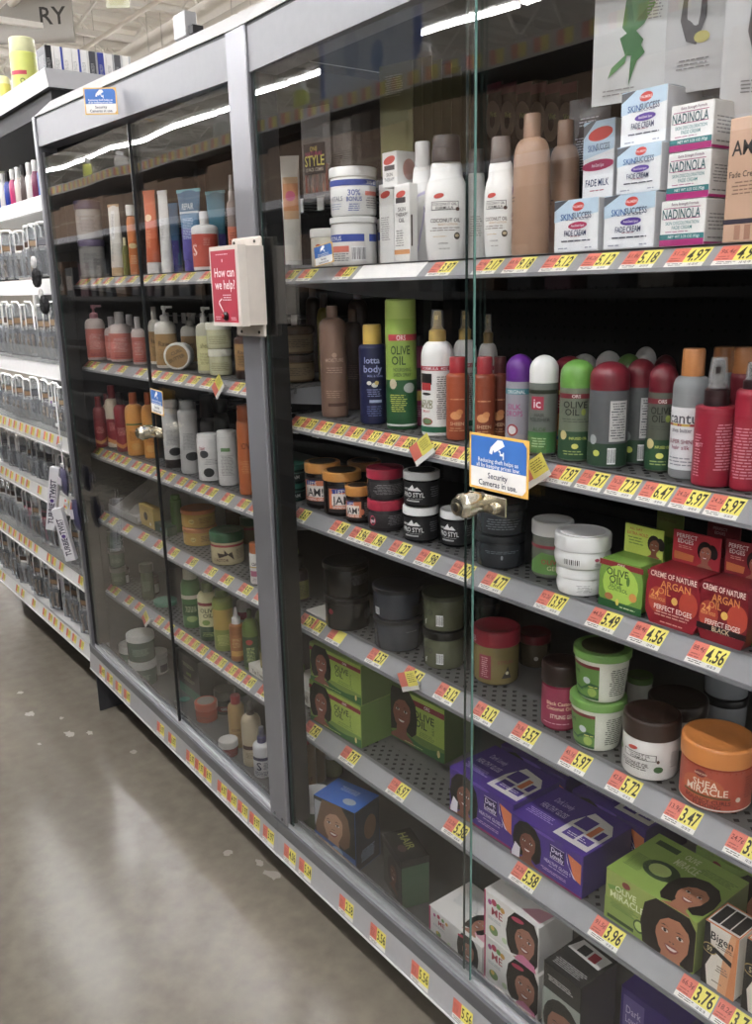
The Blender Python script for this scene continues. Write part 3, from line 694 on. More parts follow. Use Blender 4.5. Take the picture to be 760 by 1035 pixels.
# glass
GL = glass_mat(); EDGE = mat('2b3f3b', .2); EDGEL = mat('9fd0c2', .15)
def pane(root, x0, x1, y, z0, z1, e='both'):
    mb = MB(); mb.box(x0, x1, y, y + .0045, z0, z1, GL); g = mb.build('glass_door', root)
    for nm, x, s in (('glass_edge', x0, -1), ('glass_edge', x1, 1)):
        mb = MB(); mb.box(x - .0004 if s < 0 else x, x if s < 0 else x + .0004, y - .0002, y + .0047, z0, z1, EDGE); mb.build(nm, g)
    return g
gB1 = pane(caseB, .0465, .628, .0002, .213, 1.785)
gB2 = pane(caseB, .604, 1.19, .008, .213, 1.785)
gA1 = pane(caseA, .051, 1.22 - .548, .0002, .262, 1.785)
gA2 = pane(caseA, 1.22 - .572, 1.182, .008, .238, 1.785)
mb = MB(); mb.box(1.22 - .5495, 1.22 - .5465, -.001, .0065, .235, 1.785, mat('151719', .4)); mb.build('door_bumper', gA1)
mb = MB(); mb.box(.6281, .6290, .0005, .0045, .213, 1.785, mat('5d8a80', .12)); mb.build('door_edge_strip', gB1)
# white peg labels at the back wall and dark items hanging there (case A)
def peg_tags(root, X0, rows, w):
    for (z, n, xa, xb) in rows:
        for i in range(n):
            x = xa + (xb - xa) * i / (n - 1) + random.uniform(-.006, .006)
            mb = MB(); mb.tube([(x - X0, .508, z), (x - X0, .34, z), (x - X0, .332, z + .006)], .0022, mat('b9babd', .3, .8, 'metal'), 6)
            mb.box(x - X0 - .014, x - X0 + .014, .328, .330, z - .022, z + .010, mat('e6e4e0', .4)); mb.build('peg_hook', root)
peg_tags(caseA, -1.22, [(1.60, 14, -1.12, -.08), (1.325, 13, -1.15, -.38), (1.05, 9, -1.1, -.3)], 1)

# locks
def lock(px, py, y, label, root, sc=1.0):
    P = at_y(px, py, y); t = thing('door_lock', label, 'lock', (P[0], y, P[2]))
    m = mat('c9c2ae', .18, .95, 'metal'); mb = MB()
    T = lambda q: (q[0] * sc, q[2] * sc, q[1] * sc)
    mb.lathe([(.0135, .0), (.0145, -.012), (.0145, -.02), (.0165, -.022), (.0165, -.034), (.013, -.038), (.0115, -.044), (.006, -.045)], m, n=12, T=T); mb.build('lock_barrel', t)
    mb = MB(); mb.bbox(-.022 * sc, .045 * sc, -.003, .0, -.013 * sc, .012 * sc, m, .001); mb.build('mounting_plate', t)
    mb = MB(); mb.lathe([(.006, -.045), (.006, -.047), (.004, -.0475)], mat('6b6455', .3, .9, 'metal'), n=12, T=T); mb.box(-.0008, .0008, -.0485 * sc, -.047 * sc, -.004, .004, DARK); mb.build('keyway', t)
    mb = MB(); mb.lathe([(.008, .004), (.009, -.006), (.006, -.012)], m, n=12, T=lambda q: (.026 * sc + q[0], q[2], q[1] - .004)); mb.build('knurled_screw', t)
lock(487, 507, -.002, 'brass coloured barrel lock below the security sign on the front case glass', caseB, 1.15)
lock(157, 436, -.002, 'chrome barrel lock on the farther case glass under a small blue sign', caseA, 1.1)

# security signs
def sign(label, px0, py0, px1, y, wh, rot=0, name='security_sign', rz=0):
    P = at_y(px0, py0, y); w, h = wh
    if rz: y = y - w * sin(rz); P = at_y(px0, py0, y)
    t = thing(name, label, 'sign', (P[0], y, P[2]), 0); t.rotation_euler = (0, -rot, rz)
    mb = MB(); mb.bbox(0, w, -.0012, .0, -h, 0, mat('e8b23a', .35), .0005); mb.build('sign_plate', t)
    mb = MB(); s = Sheet(mb, lambda u, v, L: (w / 2 + u, -.0012 - L, -h + v), w / 2, h)
    a = .93; b = .045
    s.draw([('p', [(-a, b), (.82, b), (a, b + .09), (a, .40), (-a, .40)], 'f1efe9'), ('p', [(-a, .40), (a, .40), (a, .87), (.82, .955), (-a, .955)], '2a6dbe'),
        ('p', [(-.12, .70), (.22, .84), (.14, .93), (-.02, .93), (-.22, .80)], 'f4f4f4'), ('p', [(-.30, .68), (-.20, .66), (-.16, .76), (-.24, .80)], 'f4f4f4'),
        ('p', [(.02, .72), (.06, .72), (.06, .66), (.16, .66), (.16, .60), (.2, .60), (.2, .73), (.16, .73), (.16, .70), (.09, .70), (.09, .74), (.02, .76)], 'f4f4f4'),
        ('t', 'Reducing theft helps us', 0, .545, .075, 'f4f4f4', 1.5), ('t', 'all by keeping prices low.', 0, .455, .075, 'f4f4f4', 1.5),
        ('t', 'Security', 0, .28, .105, '25324a', .8), ('t', 'Cameras in use.', 0, .14, .105, '25324a', 1.4)])
    mb.build('sign_print', t, fix=False)
sign('blue white and yellow security camera sign on the glass above the brass lock', 475, 436, 530, -.004, (.119, .083))
sign('small blue and white camera notice fixed to the header of the farther case', 84, 89, 117, -.012, (.076, .058), .0, rz=.95)
sign('narrow blue camera sticker above the chrome lock on the farther case', 152, 392, 170, -.003, (.074, .062), -.05)
sign('tilted blue camera notice at the front of the top shelf below the white tubs', 317, 250, 341, .052, (.062, .036), .12)

# help call box on the post
t = thing('call_box', 'pale plastic customer call box with a red face mounted on the post', 'call box', (0, -.0095, 1.395))
BEI = mat('cfc6bb', .45); m = MB()
m.bbox(-.048, .065, -.006, .0, -.086, .102, BEI, .003)
m.build('mounting_plate', t)
for q in ((-.035, .093), (.045, .093), (-.025, -.077), (.045, -.077)): m = MB(); m.lathe([(.003, 0), (.003, .002), (.001, .003)], mat('55504a', .4, .6), n=8, T=lambda v, q=q: (q[0] + v[0], -.006 - v[2], q[1] + v[1])); m.build('screw', t)
m = MB(); prof = [(-.056, .0), (.066, .0), (.066, -.026), (.060, -.045), (-.056, -.045)]
m.prism(prof, 'z', -.062, .084, BEI)
m.prism([(-.058, -.036), (.063, -.036), (.060, -.052), (-.055, -.052)], 'z', -.064, .086, mat('d9d1c6', .4)); m.build('housing', t)
m = MB(); s = Sheet(m, lambda u, v, L: (u - .001, -.052 - L, v - .057), .050, .135)
s.draw([('r', -1, 1, 0, 1, 'b5283f'), ('t', 'How can', .05, .70, .13, 'f6e9ea', 1.6), ('t', 'we help?', .05, .53, .13, 'f6e9ea', 1.6), ('l', -.6, .6, .93, .96, 1, 'e9c0c8'),
    ('l', -.2, .6, .30, .40, 3, 'f0d5da'), ('p', [(-.25, .34), (-.50, .30), (-.52, .26), (-.2, .14), (-.16, .16), (-.44, .27), (-.44, .29), (-.25, .32)], 'f6e9ea'), ('l', -.85, -.35, .03, .09, 2, 'e9c0c8'), ('l', .4, .85, .03, .08, 2, 'e9c0c8'), ('e', -.05, .86, .015, .024, 'e9c0c8')])
m.build('face_print', t, fix=False)
m = MB(); m.lathe([(.008, 0), (.008, .004), (.006, .006)], mat('1c1414', .3), n=16, T=lambda v: (.002 + v[0], -.0525 - v[2], -.045 + v[1])); m.build('button_ring', t)
m = MB(); m.lathe([(.0045, .004), (.0045, .008), (.003, .009)], mat('c11f2e', .3), n=14, T=lambda v: (-.002 + v[0], -.0525 - v[2], -.045 + v[1])); m.build('call_button', t)
# bracket box on top of the far case
P = at_y(176, 40, .05)
t = thing('junction_box', 'small grey metal box standing on the crown of the farther case', 'box', (P[0], .05, 1.934))
m = MB(); m.bbox(0, .055, 0, .03, -.005, .045, mat('a9a9aa', .4, .4), .002); m.build('box_body', t)
m = MB(); m.box(.062, .082, .005, .03, -.004, .012, DARK); m.build('bracket', t)

# ------------------------------------------------------------------ open bay beyond the cases (hanging hair accessories)
WH = mat('e6e5e3', .35); CX0, CX1 = -2.66, -1.232
bay = thing('store_shelving', 'open white store shelving bay hung with hair accessories beyond the glass cases', 'shelving', (CX0, 0, 0))
CW = CX1 - CX0
mb = MB(); mb.box(0, CW, .40, .42, .1, 1.98, mat('3a3a3b', .6)); mb.build('back_panel', bay)
for x in (0.0, CW - .03): mb = MB(); mb.box(x, x + .03, .36, .40, 0, 1.98, WH); mb.build('upright', bay)
mb = MB(); mb.box(0, CW, .14, .42, 0, .15, mat('0c0c0c', .7)); mb.build('plinth', bay)
led = emis('ffffff', 9.0)
for z in (1.132, 1.397, 1.642):
    mb = MB(); mb.box(.04, CW - .05, .018, .036, z + .028, z + .036, led); mb.build('led_strip', bay)
CZ = [.172, .43, .684, .90, 1.135, 1.40, 1.645]
for k, z in enumerate(CZ):
    mb = MB(); hh = .048 if k != 3 else .05
    d = .40; mb.box(0, CW, .012, d, z + hh - .004, z + hh, mat('cfcecb', .4))
    mb.prism([(0.0, z), (.012, z + hh), (.016, z + hh), (.016, z)], 'x', 0, CW, WH); mb.box(0, CW, -.003, .004, z - .001, z + .003, mat('f2f2f2', .3))
    s = mb.build('shelf', bay)
    if k in (0, 1, 2, 3):
        for i in range(19):
            if random.random() < .12: continue
            x = .1 + i * .071 + random.uniform(-.01, .01); mb = MB()
            Sheet(mb, lambda u, v, L: (u, -.0012 + v * .25 - L, v), .022, .036).draw([('r', -1, 1, 0, 1, WHT), ('r', -1, -.14, .24, 1, RED), ('r', -.14, 1, .22, 1, YEL), ('l', 0, .9, .4, .9, 2, '6a601c'), ('l', -.9, .1, .04, .2, 2, '555555')])
            o = mb.build('price_tag', s, fix=False); o.location = (x, 0, z + .007)
    if k in (1, 3, 4):
        mb = MB(); mb.box(0, CW, .004, .006, z + hh, z + hh + .05, mat('cfd2d2', .12, 0, 'film')); mb.build('clear_fence', bay)
CARD = [('2a2627', '8a6c4a'), ('1f1d20', '5f5f64'), ('e8e4df', '4a3220'), ('2a2427', '9a7f5d'), ('b33a55', '2b2020'), ('c9c4bf', '1f1b1b'), ('6d4a8c', 'e4dcd0'), ('8c6a44', '2a1c14')]
_pk = {}
def pack_meshes(ci, w, h):
    if (ci, w, h) in _pk: return _pk[(ci, w, h)]
    a, b = CARD[ci]; C1 = mat(a, .5)
    mb = MB(); mb.bbox(-w / 2, w / 2, 0, .002, 0, h * .74, C1, .0006)
    s = Sheet(mb, lambda u, v, L: (u, -L, v), w / 2, h * .74)
    s.draw([('r', -.9, .9, .82, .96, b), ('l', -.7, .7, .68, .8, 2, 'e8e4e0'), ('r', -.6, .6, .04, .1, 'e6e2dc')])
    o = [('card', mb)]
    for q in (-.25, .25): mb = MB(); mb.tube([(q * w, -.007, h * .08), (q * w, -.010, h * .3), (q * w * .9, -.008, h * .42)], w * .10, mat(b, .4), 7); o.append(('accessory', mb))
    mb = MB(); mb.bbox(-w * .44, w * .44, -.018, 0, h * .04, h * .56, mat('c9cdd0', .08, 0, 'film'), .003); o.append(('blister', mb))
    mb = MB(); T = .0032; HL = mat('eceae7', .25)
    pts = [(-w * .42, -.004, h * .50), (-w * .42, -.004, h * .93), (-w * .25, -.006, h), (w * .25, -.006, h), (w * .42, -.004, h * .93), (w * .42, -.004, h * .50)]
    mb.tube(pts, T, HL, 6); o.append(('hanger_loop', mb)); mb = MB(); mb.box(-w * .4, w * .4, -.001, .0, h * .7, h * .97, mat('b9bdc0', .1, 0, 'film')); o.append(('clear_header', mb))
    _pk[(ci, w, h)] = [(n, m.mesh(n, True)) for n, m in o]; return _pk[(ci, w, h)]
rows = [(CZ[0], CZ[1], 'clear packs of brown hair accessories on the lowest rail of the open bay'),
        (CZ[1], CZ[2], 'clear blister packs hung above the second lowest rail of the open bay'),
        (CZ[2], CZ[3], 'clear blister packs of dark hair clips above the third lowest rail of the bay'),
        (CZ[3], CZ[4], 'clear blister packs of dark clips hung on the middle rail of the open bay'),
        (CZ[4], CZ[5], 'clear blister packs with printed cards hung at chest height in the bay'),
        (CZ[5], CZ[6], 'large clear hooked packs hung just above eye level rail of the open bay')]
for k, (z0, z1, lab) in enumerate(rows):
    sp = .066 if k < 5 else .085; x = -2.50
    while x < -1.29:
        if random.random() > .1:
            h = (z1 - z0) - .075 - random.uniform(0, .012); ci = random.choice([(0, 2, 7, 0, 3), (0, 3, 2, 4), (1, 3, 0, 1), (1, 3, 0, 6), (1, 3, 0, 3, 2), (1, 3, 0, 2)][k])
            t = thing('accessory_pack', lab, 'hair accessory', (x, .035 + random.uniform(0, .02), z0 + .052), random.uniform(.25, .55), 'hair accessory packs, row %d of the open bay' % (k + 1))
            for n, me in pack_meshes(ci, sp - .014, round(h, 2)): link(n, me, t)
        x += sp
# small bottles and compacts on the highest lit shelf of the bay
for i in range(16):
    x = -2.3 + i * .062; c = ['e6e1dc', '2c3f9a', 'b9336e', 'd8c9c0', '5a4a48', 'e9e6e2', '7a2f52', '3a62b0'][i % 8]
    t = thing('nail_care_bottle', 'small slim bottle on the highest lit shelf of the open bay', 'bottle', (x, .05, CZ[6] + .05), .4, 'slim bottles on the highest lit shelf of the open bay')
    mb = MB(); mb.lathe([(.013, 0), (.0145, .004), (.0145, .07), (.008, .085)], mat(c, .25), n=14); mb.build('body', t)
    mb = MB(); mb.lathe([(.0085, .084), (.0085, .115), (.006, .118)], mat('e8e6e3' if i % 3 else '201c1e', .3), n=12); mb.build('cap', t)
# canopy shelf on top of the bay
mb = MB(); mb.box(0, CW + .03, .045, .42, 1.985, 1.992, mat('3b3b3e', .6)); mb.prism([(.045, 1.985), (.038, 2.035), (.045, 2.035), (.055, 1.992)], 'x', 0, CW + .03, mat('c8c8c9', .4))
mb.prism([(.045, 1.985), (.038, 2.035), (.42, 2.035), (.42, 1.985)], 'x', CW + .027, CW + .031, mat('aeaeb0', .4)); mb.box(0, CW, .06, .40, 1.93, 1.985, mat('303033', .7)); mb.build('top_shelf', bay)
# things standing on the canopy shelf
for i, (px, y, w_, h, col, cc, lab) in enumerate([(27, .11, .085, .215, 'd3da5a', 'e9eab0', 'tall yellow green aerosol can standing on the dark canopy shelf'), (12, .17, .07, .17, 'eeece4', 'f0eeea', 'white bottle behind the tall yellow can on the canopy shelf'), (6, .085, .04, .13, 'e4d84f', 'efe9a0', 'low yellow bottle on the canopy shelf near the picture edge'), (44, .26, .055, .19, 'f0efe8', 'f0eeea', 'white cylinder behind the row of slim cartons on the canopy shelf')]):
    prt = bottle(w_, h, col, cc, cf=.2, cw=.96, ck='dome' if i else 'flat', sh=.04, neck=.85, lab=(('r', -.6, .6, .62, .70, 'c43a4a'), ('t', 'O', .3, .5, .10, '3a5a1c', 1.0), ('t', 'G', .3, .36, .10, '3a5a1c', 1.0)) if i == 0 else (('l', -.6, .6, .3, .7, 3, '9a9a8a'),))
    place('aerosol_can' if i == 0 else 'lotion_bottle', lab, 'bottle', (x_on(px, y, 2.06), y, 1.9925), .7, prt)
CC = [('26262c', 'e8e6e2'), ('eceae6', '3a4fb0'), ('efede9', 'efede9'), ('e9e7e3', '3a4fb0'), ('ecebe8', 'd9d7d3'), ('44464c', '9a9a9c'), ('34409a', 'e9e7e3'), ('eceae6', 'aaaaaa'), ('55565a', 'c9c9c9'), ('eceae6', 'bbbbbb')]
CL = ['black slim carton at the front corner of the canopy shelf end', 'white carton with blue edge next to the black slim carton', 'plain white carton, second from the black slim carton', 'white carton with blue edge in the middle of the canopy row', 'plain white carton before the charcoal one on the canopy shelf', 'charcoal slim carton in the canopy shelf row', 'royal blue slim carton after the charcoal one on the canopy shelf', 'plain white slim carton after the royal blue one on the canopy shelf', 'dim grey slim carton near the back of the canopy shelf row', 'last pale slim carton at the back of the canopy shelf row']
for i, (cc, tc) in enumerate(CC):
    place('slim_carton', CL[i], 'carton', (-1.275, .068 + i * .0262, 1.9925), 0, carton(.08, .0245, .112, cc, front=(('l', -.7, .7, .2, .8, 3, '888888'),), side=(('r', .5, 1, 0, 1, tc), ('l', -.8, .2, .3, .7, 2, 'aaaaaa'))))
for i in range(4):
    place('boxed_item', ['white carton on the canopy shelf left of the tall yellow can', 'second white carton from the tall yellow can on the canopy shelf', 'pale yellow carton on the canopy shelf at the picture edge', 'white carton partly outside the picture on the canopy shelf'][i], 'carton', (-1.90 - i * .09, .085, 1.9925), 0, carton(.08, .05, .14 - .01 * i, ['efede8', 'ecebe6', 'e2dc80', 'efede8'][i], front=(('l', -.6, .6, .3, .6, 3, 'b0aeaa'),)))

# clip strip with towel cartons hanging at the edge of the bay
t = thing('clip_strip', 'thin white hanging clip strip between the open bay and the glass case', 'display strip', (-1.258, -.02, .70))
mb = MB(); mb.box(-.005, .005, -.001, .001, 0, .42, mat('efefef', .3)); mb.build('strip', t)
for i in range(6): mb = MB(); mb.box(-.012, .012, -.006, -.001, .03 + i * .065, .04 + i * .065, mat('dcdcdc', .3)); mb.build('clip', t)
def towel(px0, py0, px1, py1, y, label):
    A = at_y(px0, py0, y); B = at_y(px1, py1, y); h = float(np.linalg.norm(A - B)); ang = math.atan2(A[0] - B[0], A[2] - B[2])
    t = thing('towel_carton', label, 'carton', tuple(B)); t.rotation_euler = (0, ang * .6, .85)
    for n, me in carton(.032, .022, h, 'e9e8ec', front=(('t', 'TURBIE', -.05, .68, .20, '3b3350', 3.0, pi / 2),) if 0 else (), side_col='d3d2da'): link(n, me, t)
    mb = MB(); s = Sheet(mb, lambda u, v, L: (u, -.011 - L, v), .016, h)
    s.text('TURBIE', 0, h * .27, .018, mat('3b3350', .5), h * .34, pi / 2, .03); s.text('TWIST', 0, h * .66, .018, mat('3b3350', .5), h * .30, pi / 2, .03); s.ell(0, h * .475, .007, .006, mat('5c3f8c', .5)); s.text('the super absorbent towel', .011, h * .6, .004, mat('6c6680', .5), h * .5, pi / 2)
    mb.build('print_face', t, fix=False)
    mb = MB(); mb.tube([(0, 0, h), (0, -.002, h + .02), (0, .0, h + .03)], .0015, mat('d8d8d8', .3), 6); mb.build('hang_tab', t)
towel(51, 477, 52, 535, -.05, 'white long towel carton hanging upright on the clip strip')
towel(62, 512, 73, 566, -.07, 'white long towel carton hanging tilted below the upright one')
def netbag(px, py, w, h, y, col, label, rot=.1):
    P = at_y(px, py, y); t = thing('net_bag', label, 'bag', tuple(P)); t.rotation_euler = (0, rot, 0)
    mb = MB(); vs = []; n = 8
    for s in (-1, 1):
        for i in range(n + 1):
            for j in range(n + 1):
                u, v = i / n, j / n; b = sin(pi * u) * sin(pi * v) ** .5 * .012 + random.uniform(0, .002); vs.append(((u - .5) * w, s * b, -v * h))
    fs = []
    for s in range(2):
        for i in range(n):
            for j in range(n): a = s * (n + 1) ** 2 + i * (n + 1) + j; fs.append((a, a + 1, a + n + 2, a + n + 1))
    mb.add(vs, fs, mat(col, .35)); mb.build('bag_body', t)
    mb = MB(); mb.box(-w * .3, w * .3, -.016, -.014, -h * .6, -h * .3, mat('d8d2dc', .4)); mb.build('paper_label', t)
netbag(64, 474, .055, .085, -.035, '5d5a78', 'purple grey net bag beside the upright towel carton')
netbag(75, 505, .05, .10, -.03, '4a4868', 'dark purple net bag behind the tilted towel carton', -.15)
def scrunchie(px, py, y, col, label, r=.027):
    P = at_y(px, py, y); t = thing('hair_scrunchie', label, 'scrunchie', tuple(P)); n = 24; vs = []; fs = []
    for i in range(n):
        a = 2 * pi * i / n
        for k in range(8):
            b = 2 * pi * k / 8; rr = r * .42 * (1 + .18 * (i % 2)); vs.append(((r * .62 + rr * cos(b)) * cos(a), rr * .8 * sin(b), (r * .62 + rr * cos(b)) * sin(a)))
    for i in range(n):
        for k in range(8): fs.append((i * 8 + k, i * 8 + (k + 1) % 8, ((i + 1) % n) * 8 + (k + 1) % 8, ((i + 1) % n) * 8 + k))
    mb = MB(); mb.add(vs, fs, mat(col, .8)); mb.build('ruffle', t)
    mb = MB(); mb.lathe([(r * .3, -.003), (r * .3, .003)], mat(col, .6), n=12, T=lambda q: (q[0], q[2], q[1])); mb.build('button', t)
scrunchie(37, 281, -.03, '1c1b1d', 'black ruffled scrunchie, the upper of two at the bay edge')
scrunchie(45, 308, -.03, '201f21', 'black ruffled scrunchie, the lower of two at the bay edge')
scrunchie(34, 265, -.02, 'e8e6e2', 'white ruffled scrunchie above the upper black one', .017)
scrunchie(41, 297, -.02, 'e2e0dc', 'white ruffled scrunchie between the two black ones', .015)

# ------------------------------------------------------------------ gondola across the aisle (seen mirrored in the glass)
OX0, OX1, OY = -9.0, 1.0, -1.65
opp = thing('opposite_shelving', 'long store shelving across the aisle mirrored in the case glass', 'shelving', (OX0, OY, 0))
OW = OX1 - OX0
mb = MB(); mb.box(0, OW, -.5, -.46, 0, 2.15, mat('242424', .7)); mb.build('back_panel', opp)
for z in (.15, .55, .95, 1.35):
    mb = MB(); mb.box(0, OW, -.46, -.06, z, z + .03, mat('303031', .6)); mb.build('shelf', opp)
mb = MB(); mb.box(0, OW, -.46, .0, 1.81, 1.845, mat('5b5b5d', .5)); mb.box(0, OW, -.001, .006, 1.82, 1.862, mat('d9dbe6', .3)); mb.build('shelf', opp)
mb = MB(); mb.box(0, OW, -.5, .0, 2.20, 2.215, mat('a5a5a7', .5)); mb.box(0, OW, -.001, .008, 2.195, 2.265, mat('bdbec1', .4)); tp = mb.build('shelf', opp)
mb = MB()
for i in range(88):
    x = .05 + i * .113; y = .009
    for (a, b, c) in ((0, .034, RED), (.034, .074, YEL)): mb.add([(x + a, y, 2.205), (x + b, y, 2.205), (x + b, y, 2.257), (x + a, y, 2.257)], [(3, 2, 1, 0)], mat(c, .5))
mb.build('price_tag_strip', tp, fix=False, kind='stuff')
x = 0.02; i = 0
while x < OW - .3:
    w = random.choice([.28, .34, .4, .3]); h = random.choice([.24, .26, .28])
    t = thing('shipping_box', 'plain brown cardboard box on the high shelf across the aisle', 'box', (OX0 + x + w / 2, OY - .2, 1.847), 0, 'brown boxes on the high shelf across the aisle')
    mb = MB(); mb.bbox(-w / 2, w / 2, -.16, .16, 0, h, mat('a3846a', .7), .003); mb.build('box_body', t)
    mb = MB(); mb.box(-w / 2, w / 2, .1602, .161, h * .46, h * .52, mat('b39b7c', .4)); mb.box(-.004, .004, -.16, .161, h, h + .0006, mat('5a4736', .7)); mb.build('tape', t)
    x += w + .012; i += 1
for i in range(34):
    x = -7.6 + i * .22; c = ['2a2a33', '5a2a3a', '3b3b40', '6a6258', '23303a', '75502c'][i % 6]; z = 1.38
    t = thing('boxed_product', 'dark boxed product standing on the shelf across the aisle', 'box', (x, OY - .18, z + .0015), 0, 'dark boxed products across the aisle')
    mb = MB(); mb.bbox(-.07, .07, -.05, .05, 0, .24 + .03 * (i % 3), mat(c, .5), .002); mb.build('box_body', t)
    mb = MB(); mb.box(-.05, .05, .0502, .051, .05, .17, mat('a59a90', .5)); mb.build('print_panel', t)
for i, (x, c, h) in enumerate([(-5.6, 'cfd24a', .22), (-4.9, 'ddd9d0', .18), (-3.4, 'a8a69c', .2), (-2.5, 'c9cf4c', .2), (-1.5, 'd9c9b8', .17)]):
    place('tall_bottle', ['tall yellow green bottle on the top shelf across the aisle', 'white bottle next to the tall yellow green one across the aisle', 'grey bottle in the middle of the top shelf across the aisle', 'yellow green bottle above the brown boxes across the aisle', 'pale tan bottle at the near end of the top shelf across the aisle'][i], 'bottle', (x, OY - .1, 2.217), 0, bottle(.08, h, c, 'ecebe6', cf=.2, cw=.6))
t = thing('blue_framed_poster', 'blue bordered pale poster board standing on the top shelf across the aisle', 'poster', (-1.95, OY - .12, 2.217))
mb = MB(); mb.bbox(-.4, .4, -.006, .006, 0, .5, mat('2f56a4', .4), .003); mb.build('board', t)
mb = MB(); Sheet(mb, lambda u, v, L: (u, .006 + L, v), .4, .5).draw([('p', [(-.88, .1), (.88, .1), (.88, .84), (.8, .9), (-.8, .9), (-.88, .84)], 'c3ccda'), ('e', -.3, .5, .12, .2, '8fa2bd'), ('e', .2, .4, .1, .14, '6e8dba'), ('e', .45, .6, .08, .1, 'a9b8cc')]); mb.build('poster_print', t, fix=False)

# hanging signs under the ceiling
def far(px, py, d): r = ray(px, py); return CAM + r / FPX * d
P = far(54, 16, 12.0); t = thing('aisle_sign', 'pale grey hanging aisle sign ending in the letters RY above the open bay', 'sign', tuple(P), radians(52))
mb = MB(); mb.bbox(-.8, .27, -.02, .02, -.34, .44, mat('b3b0aa', .5), .006); mb.build('sign_board', t)
mb = MB(); Sheet(mb, lambda u, v, L: (u, -.02 - L, v - .11), .25, .225).draw([('t', 'RY', 0, .5, 1.0, '3c3a38', 1.9)]); mb.build('sign_print', t, fix=False)
for q in (-.7, .2): mb = MB(); mb.tube([(q, 0, .44), (q, 0, 6 - P[2] - .06)], .008, DARK, 5); mb.build('hanging_rod', t)
P = far(119, 3, 9.3); t = thing('hanging_sign', 'small white hanging sign with pale yellow lettering near the ceiling', 'sign', tuple(P), radians(52))
mb = MB(); mb.bbox(-.125, .125, -.01, .01, -.05, .12, mat('e9ead0', .5), .004); mb.build('sign_board', t)
mb = MB(); Sheet(mb, lambda u, v, L: (u, -.01 - L, -.05 + v), .125, .17).draw([('l', -.8, .8, .15, .6, 3, 'c9c566')]); mb.build('sign_print', t, fix=False)
mb = MB(); mb.tube([(0, 0, .12), (0, 0, 6 - P[2] - .06)], .006, DARK, 5); mb.build('hanging_rod', t)

# ------------------------------------------------------------------ products, shelf by shelf
def settle(z, x, r):
    'a thing past the end of a front-case shelf stands on the neighbouring shelf; one astride the joint is moved clear of it'
    for a, b_ in zip(DB, DA):
        if abs(z - a) < .0005:
            if x < -.2 * r: return b_, min(x, -r - .003)
            return z, max(x, r + .007)
    return z, x
def JAR(z, box, name, label, body, lid, rz=25, dz=0, gap=None, group=None, cat='jar', **kw):
    x, y, w, h = cyl(z, box[0], box[1], box[2], box[3], gap) if not isinstance(box[0], tuple) else box[0]
    if 'h' in kw: h = kw.pop('h')
    z, x = settle(z, x, w / 2)
    if isinstance(box[0], tuple): _BUSY.append((x, y, z, h, w / 2, w / 2, True))
    else: x, y = clear(x, y, z, h, w / 2, w / 2, True)
    place(name, label, cat, (x, y, z), radians(face_cam(x, y, rz)), jar(w, h, body, lid, **kw), group)
    return x, y, z + h, w, h
def BOT(z, box, name, label, body, cap, rz=25, gap=None, group=None, cat='bottle', **kw):
    x, y, w, h = cyl(z, box[0], box[1], box[2], box[3], gap)
    if 'h' in kw: h = kw.pop('h')
    sy = kw.get('sy', 1.0); z, x = settle(z, x, w / 2); x, y = clear(x, y, z, h, w / 2 * (1 + sy) / 2, w / 2 * (1 + sy) / 2, True)
    place(name, label, cat, (x, y, z), radians(face_cam(x, y, rz)), bottle(w, h, body, cap, **kw), group)
    return x, y, z + h, w, h
def TUB(z, box, name, label, body, cap, rz=20, gap=None, cat='tube', **kw):
    x, y, w, h = cyl(z, box[0], box[1], box[2], box[3], gap)
    z, x = settle(z, x, w / 2); x, y = clear(x, y, z, h, w * .42, w * .36, False)
    place(name, label, cat, (x, y, z), radians(rz), tube(w, h, body, cap, **kw)); return x, y, z + h, w, h
def CTN(z, xl, ybl, xr, yt, d, name, label, col, gap=None, rot=0, cat='carton', w=None, h=None, group=None, pos=None, **kw):
    x, y, w0, h0 = boxat(z, xl, ybl, xr, yt, gap, d, radians(rot))
    w = w or w0; h = h or h0
    if rot == 0: z, x = settle(z, x, w / 2)
    if cat != 'tray': x, y = clear(x, y, z, h, w / 2, d / 2, False)
    place(name, label, cat, (x, y, z) if pos is None else pos, radians(rot), carton(w, d, h, col, **kw), group); return x, y, z + h, w, h
D1, D2, D3, D4, D5 = DB
A1, A2, A3, A4, A5 = DA
K = '1d1b1a'
# ---- front case, top shelf
BOT(D1, (268, 284, 177, 268), 'tall_bottle', 'magenta bottle at the far end of the front case top shelf', 'a8265e', 'b32a66', gap=.2, cf=.3, cw=.9, sh=.05, neck=.8, lab=(('e', .3, .3, .1, .1, 'c9c04a'), ('l', -.7, .6, .5, .8, 3, 'd9a0b8')))
TUB(D1, (283, 302, 161, 268), 'squeeze_tube', 'white and orange fade squeeze tube beside the magenta bottle', 'e6e0d4', 'e8e6e0', rz=45, gap=.11, cf=.04, cw=.9, lab=(('r', -1, 1, .48, .74, 'd98c4a'), ('r', -1, 1, .40, .48, 'dcae7e'), ('r', -1, 1, .74, .8, 'dcae7e'), ('e', 0, .62, .05, .05, 'd9527a')))
JAR(D1, (303, 336, 232, 267), 'cream_jar', 'small cream coloured jar standing before the hanging comb bag', 'dcd6c4', 'e8e6e0', gap=.12, lf=.2, lab=(('e', -.4, .7, .12, .08, 'c9503f'), ('t', 'BODY', -.2, .45, .13, '9a8f80', .9), ('l', -.6, .5, .1, .3, 2, 'a89c8c')))
